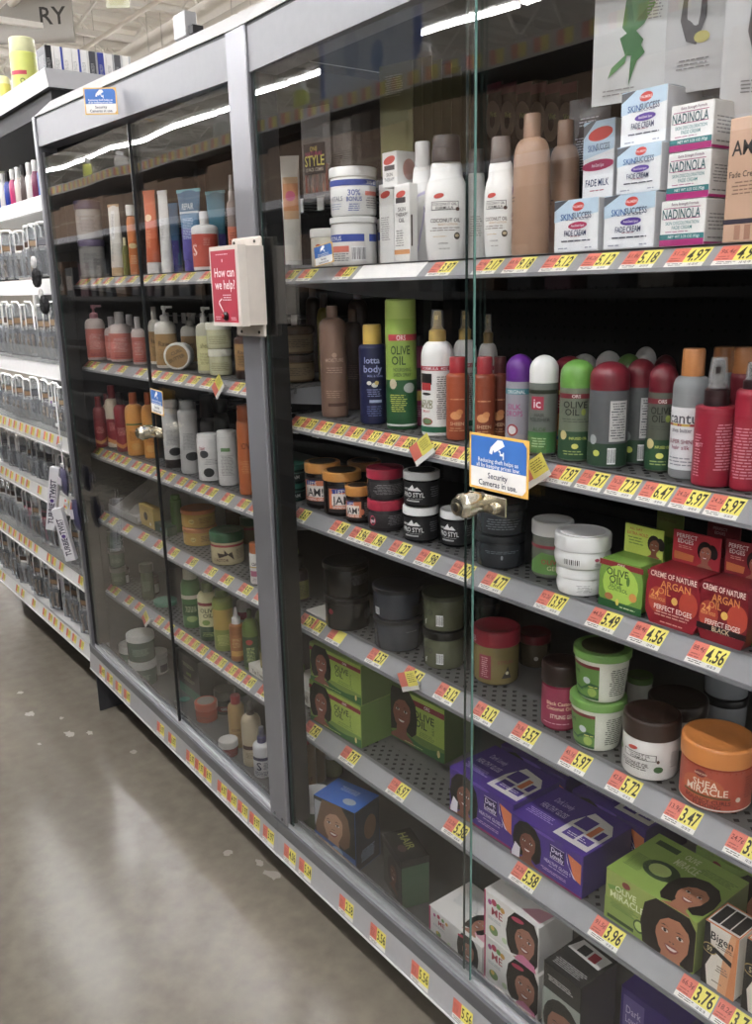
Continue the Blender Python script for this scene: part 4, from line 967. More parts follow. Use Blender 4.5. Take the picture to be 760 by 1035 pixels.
bonus = (('r', -1.3, 1.3, .78, .95, '2b4aa6'), ('t', '30% BO', .9, .865, .10, 'e8ecf6', .6), ('t', '30%', .12, .58, .17, '2b4aa6', .55), ('t', 'BONUS', .12, .40, .13, '2b4aa6', .58), ('l', -.12, .35, .05, .28, 4, '4a5fa8'), ('t', 'VITALS', -.62, .42, .14, '7a7c88', .6), ('l', -.95, -.35, .1, .3, 3, '9aa4bf'), ('r', .55, 1.25, .50, .62, 'd8735f'), ('l', .55, 1.25, .12, .46, 5, '8a8a8a'))
bonus2 = (('r', -1.3, .5, .55, .74, '2b4aa6'), ('r', .72, 1.3, .55, .74, '2b4aa6'), ('t', 'BONUS', -.7, .64, .12, 'e8ecf6', .6), ('r', -.9, -.1, .28, .44, 'd8735f'), ('l', -.9, -.1, .04, .26, 3, '77777a'), ('b', .0, .55, .05, .42))
q = JAR(D1, (333, 381, 219, 266), 'cream_jar', 'lower white relaxer tub with blue band in the stack behind the tilted notice', 'eceae6', 'f0efec', gap=.10, lf=.1, lab=bonus2)
JAR(q[2] + .001, ((q[0] + .002, q[1], q[3], q[4] * .98),), 'cream_jar', 'upper white relaxer tub with blue bonus band, topmost of its stack', 'eceae6', 'f0efec', lf=.18, lab=bonus)
JAR(D1, (381, 402, 221, 262), 'cream_jar', 'single white tub with blue band behind the small white cartons', 'e4e2de', 'ecebe8', gap=.2, lf=.2, lab=(('r', -1.3, 1.3, .7, .95, '2b4aa6'), ('t', '30%', 0, .5, .17, '2b4aa6', .8), ('t', 'BONUS', 0, .3, .14, '2b4aa6', .8)))
oval = lambda u, v, s: ('e', u, v, s, s * .42, 'cf4636', .15)
LOT = dict(shape='lotion', sy=.62, cf=.2, sh=.12, neck=.62)
coco = (oval(-.28, .78, .075), ('r', -.62, .55, .60, .71, '3b3432'), ('r', -.59, .52, .607, .703, 'efece6'), ('t', 'COCONUT OIL', -.04, .675, .035, '3b3432', 1.0), ('t', 'FORMULA', -.04, .628, .038, '3b3432', .8), ('e', .5, .61, .03, .025, '5a3a2e'), ('t', 'COCONUT OIL', -.02, .47, .05, '4a3c34', 1.25), ('t', 'BODY LOTION', .1, .42, .028, 'c9a06a', .9), ('l', -.7, .6, .33, .39, 2, '9a9088'), ('e', .48, .27, .045, .045, '4f4436'), ('e', .48, .275, .03, .02, 'cbb890'), ('l', -.6, .2, .255, .28, 1, 'd9bb8a'), ('t', 'LAVENDER', -.1, .18, .02, '6a6058', .6), ('l', -.3, .3, .1, .125, 1, 'aaa49c'))
BOT(D1, (429, 473, 135, 261), 'lotion_bottle', 'white lotion bottle with dark brown flip cap beside the glass edge', 'f1efeb', '4d4340', gap=.105, rz=28, cw=.66, ck='flip', lab=coco, **LOT)
BOT(D1, (413, 441, 142, 262), 'lotion_bottle', 'white lotion bottle with white cap and lavender panel', 'efedea', 'f2f1ef', gap=.125, rz=10, cw=.56, ck='flat', lab=(('p', [(-.9, .15), (-.2, .1), (.3, .6), (.3, .9), (-.2, .85), (-.8, .55)], 'cdc6e4'), oval(.6, .72, .07), ('r', .25, 1, .62, .68, '33303a'), ('r', .4, .8, .26, .29, '4a3f9a')), **LOT)
c1 = CTN(D1, 399, 262, 414, 187, .018, 'skin_oil_carton', 'tall narrow white carton with red oval and orange foot beside the lotion bottles', 'eae8e4', gap=.095, front=(oval(-.1, .87, .1), ('r', -.75, .5, .76, .83, '4a4446'), ('t', 'SKIN', 0, .68, .055, '55504e', 1.2), ('t', 'THERAPY', 0, .61, .05, '55504e', 1.5), ('t', 'OIL', 0, .54, .055, '55504e', .8), ('l', -.8, .3, .2, .42, 5, '8a8684'), ('r', -1, 1, .1, .16, 'df9a58')), side=(('r', -.7, -.3, .2, .6, '5a4a40'),))
CTN(D1, 384, 262, 398, 187, .018, 'skin_oil_carton', 'tall narrow white carton hidden behind, carrying the small box', 'e6e4e0', gap=.17, front=(oval(-.1, .87, .1), ('l', -.8, .5, .3, .6, 4, '9a9694')))
CTN(D1 + c1[4] + .0015, 386.5, 185, 401, 155, .05, 'skin_oil_carton', 'small white carton with red oval lying across the top of the tall cartons', 'eae8e4', gap=.12, front=(oval(0, .76, .28), ('r', -.7, .7, .48, .62, '4a4446'), ('t', 'SKIN', 0, .36, .1, '55504e', 1.0), ('t', 'THERAPY', 0, .22, .1, '55504e', 1.4)), side=(('e', .1, .5, .24, .3, 'cf9f92'), ('l', .5, .9, .5, .8, 3, 'aaa')) if 0 else (('e', .1, .5, .24, .3, 'cf9f92'),))
BOT(D1, (470, 493, 150, 260), 'lotion_bottle', 'white lotion bottle with brown cap seen through the glass edge', 'e6e4e0', '4d4340', gap=.17, rz=28, cw=.7, ck='flip', lab=(('l', -.5, .5, .3, .6, 4, 'a09a94'),), **LOT)
BOT(D1, (489, 524, 137, 258), 'lotion_bottle', 'white lotion bottle with taupe cap next to the tall tan bottle', 'f0eeea', '6a5c55', gap=.10, rz=0, cw=.62, ck='flip', lab=coco, **LOT)
tanl = (('l', -.9, -.3, .55, .62, 1, '4a3a3a'), ('p', [(-.95, .62), (-.6, .66), (-.6, .74), (-.95, .72)], '6a3a6a'), ('t', 'COCOA', -.7, .42, .05, '5a3a30', .5), ('t', 'BUTTER', -.7, .34, .05, '5a3a30', .5), ('l', -.9, -.5, .1, .25, 3, '7a5a48'))
BOT(D1, (518, 559, 113, 258), 'lotion_bottle', 'tall smooth tan lotion bottle with straight tan cap', 'a98469', 'a58067', gap=.10, rz=-20, shape='slim', sy=.8, cf=.16, cw=.44, sh=.14, neck=.42, lab=tanl)
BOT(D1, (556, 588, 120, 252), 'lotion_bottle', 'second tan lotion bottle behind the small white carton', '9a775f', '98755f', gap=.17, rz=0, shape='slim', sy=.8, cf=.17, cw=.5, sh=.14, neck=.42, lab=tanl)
def skin(word, pill, sub=1):
    return (('p', [(-1, .58), (1, .72), (1, 1), (-1, 1)], 'bcd6ea'), ('p', [(-1, .80), (-1, .98), (-.5, 1), (-.35, 1)], '5b5f68'), ('e', .1, .86, .15, .085, 'd23b34', .12), ('t', 'PALMERS', .1, .86, .05, 'f2dada', .5), ('t', 'SKIN', -.42, .68, .12, '2c5fa8', .55), ('t', 'SUCCESS', .28, .69, .12, '23345f', .85), ('l', -.5, .6, .6, .63, 1, '7a84a0'), ('e', .1, .50, .24, .07, pill, .04), ('t', 'Anti-Dark Spot', .1, .50, .045, 'f0e4f0', .6), ('t', word, 0, .36, .11, '2b3a66', 1.0), ('l', -.3, .35, .28, .31, 1, 'b0506a'), ('l', -.7, .75, .18, .24, 1, '3b3f56'), ('l', -.8, -.3, .04, .1, 1, '9aa0b0'), ('l', .45, .8, .04, .1, 1, '9aa0b0'))
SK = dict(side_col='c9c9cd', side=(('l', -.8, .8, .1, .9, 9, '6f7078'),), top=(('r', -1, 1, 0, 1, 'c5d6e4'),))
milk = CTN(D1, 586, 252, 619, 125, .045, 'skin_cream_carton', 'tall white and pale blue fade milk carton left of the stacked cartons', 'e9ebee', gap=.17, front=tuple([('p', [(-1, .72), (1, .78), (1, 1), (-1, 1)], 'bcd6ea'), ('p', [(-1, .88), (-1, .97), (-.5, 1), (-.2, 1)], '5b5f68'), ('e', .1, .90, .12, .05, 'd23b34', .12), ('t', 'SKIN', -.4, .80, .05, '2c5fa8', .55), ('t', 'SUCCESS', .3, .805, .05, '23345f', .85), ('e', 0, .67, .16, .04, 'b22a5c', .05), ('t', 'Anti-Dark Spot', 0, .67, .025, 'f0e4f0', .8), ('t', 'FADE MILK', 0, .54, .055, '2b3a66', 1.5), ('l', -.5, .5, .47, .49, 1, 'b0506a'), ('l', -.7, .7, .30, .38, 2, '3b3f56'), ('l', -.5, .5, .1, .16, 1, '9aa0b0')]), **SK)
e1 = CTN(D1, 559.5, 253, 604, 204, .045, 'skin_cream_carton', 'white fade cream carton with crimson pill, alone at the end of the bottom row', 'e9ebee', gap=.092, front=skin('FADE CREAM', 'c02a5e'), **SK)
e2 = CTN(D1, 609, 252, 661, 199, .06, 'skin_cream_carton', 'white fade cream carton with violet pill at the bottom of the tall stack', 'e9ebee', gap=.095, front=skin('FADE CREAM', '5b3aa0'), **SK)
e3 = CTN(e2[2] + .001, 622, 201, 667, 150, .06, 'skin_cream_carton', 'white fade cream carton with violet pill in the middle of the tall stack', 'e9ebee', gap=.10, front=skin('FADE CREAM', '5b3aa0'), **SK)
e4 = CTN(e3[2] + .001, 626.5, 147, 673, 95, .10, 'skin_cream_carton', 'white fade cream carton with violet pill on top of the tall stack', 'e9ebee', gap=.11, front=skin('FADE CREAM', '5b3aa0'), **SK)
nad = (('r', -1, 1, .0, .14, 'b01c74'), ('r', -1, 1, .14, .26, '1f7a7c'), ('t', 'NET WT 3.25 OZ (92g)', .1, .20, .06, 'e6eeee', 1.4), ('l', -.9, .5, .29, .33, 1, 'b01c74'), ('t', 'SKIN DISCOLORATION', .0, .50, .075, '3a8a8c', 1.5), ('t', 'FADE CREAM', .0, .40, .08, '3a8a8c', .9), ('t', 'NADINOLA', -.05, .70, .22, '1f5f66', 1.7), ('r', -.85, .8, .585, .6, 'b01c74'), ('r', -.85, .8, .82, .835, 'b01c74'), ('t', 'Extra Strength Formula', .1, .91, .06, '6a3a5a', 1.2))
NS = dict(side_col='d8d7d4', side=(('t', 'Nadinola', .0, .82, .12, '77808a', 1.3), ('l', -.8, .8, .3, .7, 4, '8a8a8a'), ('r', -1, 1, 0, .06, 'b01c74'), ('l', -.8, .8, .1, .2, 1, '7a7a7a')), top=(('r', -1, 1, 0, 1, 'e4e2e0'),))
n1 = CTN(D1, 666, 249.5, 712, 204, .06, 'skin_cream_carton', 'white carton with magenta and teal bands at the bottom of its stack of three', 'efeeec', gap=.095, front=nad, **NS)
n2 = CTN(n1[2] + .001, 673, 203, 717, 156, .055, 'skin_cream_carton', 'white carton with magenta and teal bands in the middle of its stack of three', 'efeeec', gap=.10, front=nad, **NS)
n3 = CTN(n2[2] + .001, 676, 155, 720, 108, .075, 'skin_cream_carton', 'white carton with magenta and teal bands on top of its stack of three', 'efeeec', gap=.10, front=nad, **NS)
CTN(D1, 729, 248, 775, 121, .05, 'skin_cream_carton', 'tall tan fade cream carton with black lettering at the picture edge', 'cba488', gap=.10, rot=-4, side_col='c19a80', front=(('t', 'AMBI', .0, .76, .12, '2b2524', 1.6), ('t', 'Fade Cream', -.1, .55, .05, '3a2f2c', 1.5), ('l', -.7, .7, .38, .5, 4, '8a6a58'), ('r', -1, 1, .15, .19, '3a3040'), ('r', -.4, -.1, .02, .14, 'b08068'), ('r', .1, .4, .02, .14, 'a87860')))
# hanging packs above the top shelf
def hang_bag(px, py, w, h, y, rz, label, col, front, cat='hanging pack', name='hanging_pack', group=None, film=False, tilt=0, i_top=False):
    P = at_y(px, py, y); P[2] = min(P[2], 1.812 if i_top else P[2]); t = thing(name, label, cat, tuple(P), radians(rz), group)
    mb = MB(); n = 8; vs = []; fs = []
    for s in (-1, 1):
        for i in range(n + 1):
            for j in range(n + 1):
                u, v = i / n, j / n; b = .001 + .006 * sin(pi * u) ** .6 * sin(pi * v) ** .6; vs.append(((u - .5) * w, s * b, -v * h))
    for s in range(2):
        for i in range(n):
            for j in range(n): a = s * (n + 1) ** 2 + i * (n + 1) + j; fs.append((a, a + 1, a + n + 2, a + n + 1))
    for i in range(n):
        a = (n + 1) ** 2
        for e in ([i * (n + 1), (i + 1) * (n + 1)], [i * (n + 1) + n, (i + 1) * (n + 1) + n], [i, i + 1], [n * (n + 1) + i, n * (n + 1) + i + 1]): fs.append((e[0], e[1], e[1] + a, e[0] + a))
    mb.add(vs, fs, mat(col, .25, 0, 'film' if film else 'plain')); mb.build('pack_body', t)
    if front:
        mb = MB()
        def mp(u, v, L):
            a, b = u / w + .5, 1 - v / h; a = min(1, max(0, a)); b = min(1, max(0, b))
            return (u, -(.001 + .006 * sin(pi * a) ** .6 * sin(pi * b) ** .6) - L - .0008, v - h)
        Sheet(mb, mp, w / 2, h, True).draw(front); mb.build('print', t, fix=False)
    return t
leaf = (('p', [(-.1, .9), (.3, .95), (.6, .72), (.35, .58), (.0, .50), (-.2, .58)], '4f8a4e'), ('p', [(-.05, .88), (.3, .94), (.45, .72), (.1, .6)], '5f9c5a'), ('p', [(-.25, .5), (.1, .56), (.35, .46), (.2, .34), (-.1, .36)], '47804a'), ('p', [(-.55, .2), (-.1, .3), (.0, .42), (-.1, .36), (-.45, .28)], '5a9656'), ('p', [(.0, .12), (.2, .3), (.4, .36), (.3, .42), (.05, .34)], '4a864c'), ('l', -.7, .2, .05, .12, 2, '9a9a9a'), ('l', .4, .8, .6, .75, 3, '9a9aa0'))
hang_bag(642, -28, .105, .150, .13, 14, 'white pouch printed with large green aloe leaves hanging over the stacked cartons', 'dfe0e0', leaf)
fig = (('p', [(-.3, .95), (.3, .95), (.35, .6), (.1, .38), (-.2, .42), (-.4, .6)], '6a6668'), ('e', .25, .44, .07, .05, 'c9c06a'), ('l', -.5, .6, .18, .28, 2, '8a8a8c'))
for i, (px, yy, lab) in enumerate([(707, .15, 'pale pouch with dark shape right behind the aloe leaf pouch'), (732, .19, 'pale grey pouch, second behind the aloe leaf pouch'), (752, .23, 'pale grey pouch, third behind the aloe leaf pouch'), (768, .27, 'pale grey pouch, fourth behind the aloe leaf pouch'), (776, .16, 'white pouch cut off by the picture edge above the tan carton')]):
    hang_bag(px, -30, .085, .135 + .006 * i, yy, 14 + 6 * i, lab, ['cfcfd0', '8f8f92', 'b4b4b7', '7f7f83', 'd5d5d6'][i], fig)
hang_bag(597, 98, .075, .14, .24, 4, 'black card pack with slanting white words hanging left of the aloe pouch', '232126', (('l', -.6, .6, .25, .6, 4, '9a98a0'), ('l', -.4, .6, .7, .8, 1, 'c9c6cc')))
for i in range(6):
    px = 500 + i * 15
    hang_bag(px, 84, .04, .115, .44, 0, 'dark pegged brush card with burgundy top on the back wall of the front case', '3a3230', (('r', -1, 1, .84, 1, '6a1a34'), ('e', 0, .42, .18, .3, '7a6a5c'), ('t', 'Wet', .2, .5, .1, 'b9c07a', .8)), group='dark brush cards on the back wall of the front case')
# comb bags
t = hang_bag(318, 108, .075, .165, .13, 14, 'clear bag of combs with yellow word STYLE hanging above the small cream jar', 'cfc8c4', (('r', -.75, .75, .26, .60, '2a1d20'), ('t', 'STYLE', 0, .41, .12, 'e6dc4a', 1.35), ('t', 'ONE', .0, .54, .05, 'd9c04a', .5), ('t', 'NATURAL', 0, .485, .05, 'c03a6a', 1.2), ('t', '12 PACK COMBS', 0, .31, .04, 'c9b9a8', 1.2)), film=True)
for i in range(7): mb = MB(); mb.box(-.028 + i * .009, -.024 + i * .009, -.004, .004, -.155, -.105, mat(['8a3a2a', '6a4a3a', 'a8705a'][i % 3], .4)); mb.build('comb', t)
for i in range(6):
    hang_bag(340 + i * 10, 122 - i * 3, .07, .15, .16 + i * .045, 16, 'clear crinkled comb bag in the row behind the STYLE bag', 'c5beb8', (('l', -.5, .5, .3, .6, 3, '5a4a44'),), film=True, group='clear comb bags hanging in a row')
    
# olive folders hanging left of centre
for i in range(7):
    hang_bag(400 + i * 10, 64 - i * 2, .075, .19, .20 + i * .035, 14, 'olive green hanging bag in the row above the white lotion bottles', '77754a', (('l', -.6, .6, .7, .9, 2, 'a09f78'),), group='olive green hanging bags above the lotion bottles', i_top=True)

# ---- front case, second shelf
BOT(D2, (320, 335, 322, 418), 'tall_bottle', 'thin yellow backed bottle behind the bronze bottle', '8a7a1f', '3a2a20', gap=.2, cf=.15, lab=())
BOT(D2, (321.5, 349, 309, 424), 'lotion_bottle', 'bronze brown bottle with domed shoulders, first on the second shelf of the front case', '8a6a58', '7d6152', gap=.10, rz=30, cf=.10, cw=.42, sh=.10, neck=.4, lab=(('t', 'MOISTURE', .1, .66, .045, 'c9ab98', 1.2), ('l', -.5, .7, .5, .58, 2, 'c0a08c'), ('e', .1, .72, .03, .03, 'b8967f'), ('l', -.6, .6, .2, .3, 3, 'b8967f'), ('r', -.4, .9, .1, .14, '5a3c30')))
for i, (xl, xr, yt, g) in enumerate([(342, 362, 312, .20), (352, 372, 316, .30), (309, 324, 312, .30)]):
    BOT(D2, (xl, xr, yt, 416), 'lotion_bottle', ['dark bronze bottle right behind the first bronze bottle', 'dark bottle in the back between bronze and navy bottles', 'dim bottle with tan cap in the back corner behind the bronze bottle'][i], '4a3830', '6a5040', gap=g, cf=.12, cw=.45, sh=.12, lab=(('l', -.5, .5, .4, .6, 2, '7a6254'),))
BOT(D2, (362, 389.5, 327.5, 430), 'lotion_bottle', 'navy blue bottle with yellow cap and lavender lettering', '20244a', 'd8b13e', gap=.10, rz=38, cf=.19, cw=.68, sh=.05, neck=.62, shape='round', lab=(('t', 'lotta', -.1, .88, .09, 'a9b0e0', 1.1), ('t', 'body', -.05, .76, .10, 'a9b0e0', 1.2), ('t', 'Milk & Shine', .1, .66, .035, '8f97c8', 1.0), ('e', -.3, .56, .035, .028, 'e8e4d8'), ('e', .05, .53, .045, .034, 'e8e4d8'), ('e', .18, .56, .03, .03, 'd9bb5a'), ('l', -.5, .5, .36, .48, 3, '8f97c8'), ('r', -.3, .5, .28, .32, 'a9b8d8'), ('l', -.5, .6, .08, .24, 4, '6a74a8')))
BOT(D2, (389, 420, 302, 432), 'aerosol_can', 'tall green aerosol can of hair spray, light green above and dark green below', '93b23c', 'a5bd52', gap=.10, rz=34, cf=.14, cw=1.0, ck='flat', sh=.02, neck=.96, foot=('1f5a30', .45), cat='spray can', lab=(('r', -.8, 1.2, .84, .90, 'c23a48'), ('t', 'ORS', .0, .87, .05, 'f0d8d8', .5), ('t', 'OLIVE', -.05, .75, .085, '2f4a22', 1.1), ('t', 'OIL', -.15, .65, .085, '2f4a22', .8), ('t', 'NOURISHING', .05, .56, .035, '2f4a22', 1.0), ('t', 'SHEEN SPRAY', .05, .51, .035, '2f4a22', 1.0), ('e', -.5, .42, .04, .05, 'c9b8a0'), ('e', .45, .38, .06, .05, 'b9bcb4'), ('l', -.7, .3, .14, .32, 5, 'c9cf4a'), ('r', -1.2, 1.2, .0, .02, 'e2e2de')))
BOT(D2, (414, 430, 340, 434), 'tall_bottle', 'magenta and black bottle tucked behind the green aerosol can', '9c2358', K, gap=.13, cf=.1, cw=.6, lab=(('r', -1, 1, .55, .9, '1c1418'), ('e', .2, .45, .1, .08, 'd8b84a'), ('l', -.5, .5, .1, .3, 3, 'd8a0b8')))
wsp = (('r', -1.3, 1.3, .87, .93, 'c22a44'), ('t', 'FORMULA  4OZ', 0, .90, .04, 'f4e6e8', 1.6), ('r', -.95, -.15, .68, .83, '1c1a1a'), ('r', -.9, -.2, .60, .70, 'c22a2e'), ('e', -.5, .55, .08, .02, '2a2624'), ('t', 'LIQUID', -.5, .44, .06, '7c7a36', .8), ('t', 'MOLD', -.5, .38, .06, '7c7a36', .8), ('t', 'SPRAY', -.5, .31, .035, 'c22a2e', .6), ('e', -.45, .17, .09, .05, 'a84a3a'), ('e', -.45, .17, .075, .038, '6a8a5a'), ('r', -1.3, 1.3, .02, .1, '1f6a4a'), ('l', .1, .95, .2, .8, 12, '6a6a6a'), ('b', .6, .95, .12, .25))
BOT(D2, (425.5, 458.5, 314, 443), 'spray_bottle', 'white spray bottle with gold collar and red band', 'efeeec', 'c2a24e', gap=.095, rz=18, cf=.23, cw=.52, ck='spray', noz='d2b566', sh=.14, neck=.42, lab=wsp)
BOT(D2, (458, 482, 314, 440), 'spray_bottle', 'second white spray bottle with gold collar behind the red capped bottle', 'e9e8e6', 'c2a24e', gap=.18, rz=18, cf=.23, cw=.52, ck='spray', noz='d2b566', sh=.14, neck=.42, lab=wsp)
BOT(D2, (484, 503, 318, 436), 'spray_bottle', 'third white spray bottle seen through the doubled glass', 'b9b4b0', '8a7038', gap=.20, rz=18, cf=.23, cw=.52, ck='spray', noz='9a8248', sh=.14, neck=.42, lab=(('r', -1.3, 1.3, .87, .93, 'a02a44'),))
orl = (('l', -.6, .6, .66, .7, 1, 'e0a070'), ('e', -.1, .40, .10, .07, 'e09a5a'), ('e', .2, .46, .06, .05, 'd88a4a'), ('t', 'SHEEN', 0, .26, .06, 'e8b890', 1.2), ('l', -.7, .6, .12, .2, 2, 'd8986a'))
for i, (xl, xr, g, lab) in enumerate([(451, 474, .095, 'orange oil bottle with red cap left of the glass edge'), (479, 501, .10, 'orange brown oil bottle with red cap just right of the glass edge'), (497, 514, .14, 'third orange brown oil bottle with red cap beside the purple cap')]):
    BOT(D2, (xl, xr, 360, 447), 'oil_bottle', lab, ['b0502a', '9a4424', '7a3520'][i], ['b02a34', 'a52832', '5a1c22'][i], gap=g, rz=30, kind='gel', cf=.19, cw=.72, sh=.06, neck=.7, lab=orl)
BOT(D2, (512, 540, 357, 446), 'oil_bottle', 'clear hair oil bottle with glossy purple cap', 'a9a6b0', '5f1f86', gap=.11, rz=10, kind='gel', cf=.27, cw=1.0, ck='dome', sh=.03, neck=.9, lab=(('r', -1, 1, .86, .95, '3a8a94'), ('t', 'ORIGINAL', 0, .90, .06, 'e0eef0', 1.2), ('t', 'SILK', -.1, .66, .09, 'b04a86', 1.0), ('t', 'DROPS', -.1, .55, .09, 'b04a86', 1.1), ('e', -.2, .28, .1, .1, 'a8343c'), ('e', -.2, .28, .07, .07, 'e0d8d8'), ('l', -.6, .5, .06, .14, 2, '77748a')))
BOT(D2, (536, 565, 358, 452), 'oil_bottle', 'grey and green hair polisher bottle with white domed cap and a small red square', '787e76', 'e9e8e6', gap=.10, rz=12, kind='gel', cf=.26, cw=1.0, ck='dome', sh=.03, neck=.9, lab=(('r', -1.2, 1.2, .9, .96, '2a2f1e'), ('r', -.55, .25, .66, .86, 'b02a48'), ('t', 'ic', -.15, .76, .14, 'f0e0e4', .6), ('t', 'HAIR', 0, .58, .05, '3a3f38', .8), ('t', 'POLISHER', 0, .51, .055, '3a3f38', 1.3), ('r', -1.2, 1.2, .0, .32, '3f7a3a'), ('t', 'ALOE', 0, .36, .06, '3a5a2a', .9), ('l', -.5, .5, .08, .24, 3, 'a8c890')))
BOT(D2, (559, 592, 360, 458), 'oil_bottle', 'red and yellow fruity bottle with dark red cap behind the green capped one', 'a8253a', '7a1a2c', gap=.13, rz=25, cf=.26, cw=.95, ck='dome', sh=.03, neck=.9, lab=(('r', -1.2, 1.2, .88, .95, 'd8b84a'), ('p', [(-.9, .1), (-.2, .05), (.2, .4), (-.3, .6), (-.8, .5)], 'd8923a'), ('p', [(-.5, .15), (-.1, .2), (-.2, .4)], '2a4a8a'), ('l', -.6, .2, .66, .8, 3, 'e8b0a0')))
def oo(front=True):
    if front: return (('r', -1.1, 1.1, .91, .98, '7a1c2c'), ('t', 'ORS', .1, .945, .05, 'e8d0d0', .5), ('t', 'OLIVE', .05, .82, .10, '1d2016', 1.3), ('t', 'OIL', -.1, .71, .10, '1d2016', .8), ('e', .48, .71, .035, .05, '8a9a2e'), ('l', -.7, .9, .55, .62, 2, '4a5046'), ('r', -1.3, 1.3, .0, .42, '1f4a2c'), ('e', -.55, .36, .06, .07, 'c9b878'), ('t', 'INFUSED OIL', .25, .32, .04, 'c9cf4a', .9), ('e', .1, .2, .05, .04, 'd8cf50'), ('l', -.6, .6, .06, .14, 2, '9aa85a'))
    return (('r', .1, .95, .35, .92, 'c4c4c2'), ('l', .15, .9, .38, .9, 14, '55565a'), ('r', -1.3, 1.3, .0, .32, '22422c'), ('e', -.65, .37, .06, .07, '9aa0a0'), ('e', -.45, .18, .05, .045, 'c9cf4a'), ('b', .05, .42, .03, .26))
BOT(D2, (598, 637, 364, 475), 'oil_bottle', 'clear polisher bottle with maroon cap turned to show its printed back', '64676a', '6e1424', gap=.088, rz=30, kind='gel', cf=.25, cw=1.0, ck='dome', sh=.03, neck=.9, lab=oo(False))
BOT(D2, (567.5, 601.5, 362, 469), 'oil_bottle', 'clear olive oil polisher bottle with bright green domed cap, front row', '76806c', '5f9a32', gap=.095, rz=22, kind='gel', cf=.26, cw=1.0, ck='dome', sh=.03, neck=.9, lab=oo())
BOT(D2, (634, 664, 364, 470), 'oil_bottle', 'clear polisher bottle with maroon cap and bar code, second of the maroon caps', '5c5f60', '6e1424', gap=.11, rz=30, kind='gel', cf=.25, cw=1.0, ck='dome', sh=.03, neck=.9, lab=oo(False))
BOT(D2, (658, 686, 366, 466), 'oil_bottle', 'olive oil polisher bottle with maroon cap, last before the clear orange capped bottle', '5c6054', '6a1222', gap=.12, rz=25, kind='gel', cf=.25, cw=1.0, ck='dome', sh=.03, neck=.9, lab=oo())
for i, (xl, xr, yt, c, lab) in enumerate([(578, 604, 357, 'd8d6d4', 'back row bottle with white domed cap above the green capped bottle'), (603, 628, 354, 'cfcdcb', 'back row bottle with white domed cap above the maroon capped bottles'), (624, 648, 357, '4f7a2c', 'back row bottle with green domed cap behind the maroon capped bottles'), (642, 664, 352, 'bdbbb9', 'back row bottle with grey white cap between the maroon capped bottles'), (662, 684, 358, '4a1019', 'back row bottle with dark maroon cap behind the last olive oil bottle')]):
    BOT(D2, (xl, xr, yt, 460), 'oil_bottle', lab, '6a6e66', c, gap=.26, kind='gel', cf=.26, cw=1.0, ck='dome', sh=.03, neck=.9)
cantu = (('r', -1, 1, .08, .82, 'd9d9dc'), ('t', 'cantu', -.1, .70, .13, '55555c', 1.5), ('r', -1, 1, .60, .63, 'c9a63a'), ('r', -.9, -.6, .60, .63, '9a2a30'), ('r', -.3, -.1, .60, .63, '9a2a30'), ('r', .3, .6, .60, .63, '9a2a30'), ('t', 'shea butter', -.1, .555, .05, '6a6470', 1.0), ('t', 'SUPER SHINE', -.1, .42, .05, '8a2a4a', 1.3), ('t', 'hair silk', -.1, .35, .05, '8a2a4a', .9), ('l', -.8, .6, .12, .24, 3, '8a8a94'))
BOT(D2, (708, 747, 362, 493), 'spray_bottle', 'raspberry red spray bottle with black pump cap', '94142e', '2a1518', gap=.088, rz=30, cf=.36, cw=.62, ck='spray', noz='241416', sh=.02, neck=.8, foot=None, lab=(('t', 'MIST', -.6, .55, .05, 'e0b0b8', .4), ('l', .1, 1.0, .2, .85, 12, 'd88a98'), ('l', -.9, -.5, .1, .7, 6, 'd88a98')))
BOT(D2, (684, 720, 352, 483), 'oil_bottle', 'clear bottle with copper orange cap and pale grey label', 'a4a7aa', 'c07a3a', gap=.095, rz=8, kind='clear', cf=.20, cw=.62, ck='flat', sh=.10, neck=.55, lab=cantu)
BOT(D2, (748, 776, 366, 488), 'spray_bottle', 'second raspberry red spray bottle cut by the picture edge', '9c1630', '2a1518', gap=.10, rz=30, cf=.2, cw=.6, ck='spray', noz='241416', sh=.06, neck=.8, lab=(('l', -.9, .8, .1, .7, 6, 'd88a98'),))
BOT(D2, (721, 746, 350, 470), 'oil_bottle', 'back row bottle with copper cap behind the black pump', '8a8a8c', 'a8682e', gap=.22, kind='gel', cf=.2, cw=.9, sh=.06, neck=.8)
BOT(D2, (742, 766, 350, 470), 'oil_bottle', 'back row bottle with copper cap at the picture edge', '7a1a2a', 'a8682e', gap=.2, kind='gel', cf=.2, cw=.9, sh=.06, neck=.8)

# ---- front case, third shelf
def jam(big=1): return (('r', -1.2, 1.2, .06, .90, '221c1c'), ('r', -1.1, .25, .18, .82, 'd9764a'), ('p', [(-.9, .66), (-.3, .72), (-.3, .84), (-.95, .8)], '3a4a9a'), ('r', -.95, .1, .30, .66, 'e8e0d8'), ('t', "LET'S", -.5, .72, .14, 'e9e4dc', .5), ('t', 'JAM!', -.42, .46, .26, '1d1718', 1.0), ('t', 'SHINING GEL', -.4, .24, .09, 'f0e8e0', 1.0), ('l', .45, 1.1, .2, .8, 8, '9a9490'), ('e', .3, .4, .1, .12, 'd9764a'))
JAR(D3, (349, 375, 488, 532), 'hair_gel_jar', 'small black gel jar with amber lid in front of the red lidded stack', '241a16', 'cc8a30', rz=30, lf=.24, lidtop='231d1a', lab=jam())
JAR(D3, (326, 366, 472, 526), 'hair_gel_jar', 'larger black gel jar with amber lid turned to its dark back', '201a18', 'c8872e', rz=75, lf=.18, lidtop='231d1a', lab=jam())
JAR(D3, (305, 342, 464, 516), 'hair_gel_jar', 'black gel jar with amber lid and orange label, first on the shelf', '241a16', 'c8872e', rz=25, lf=.2, lidtop='231d1a', kind='plain', lab=jam())
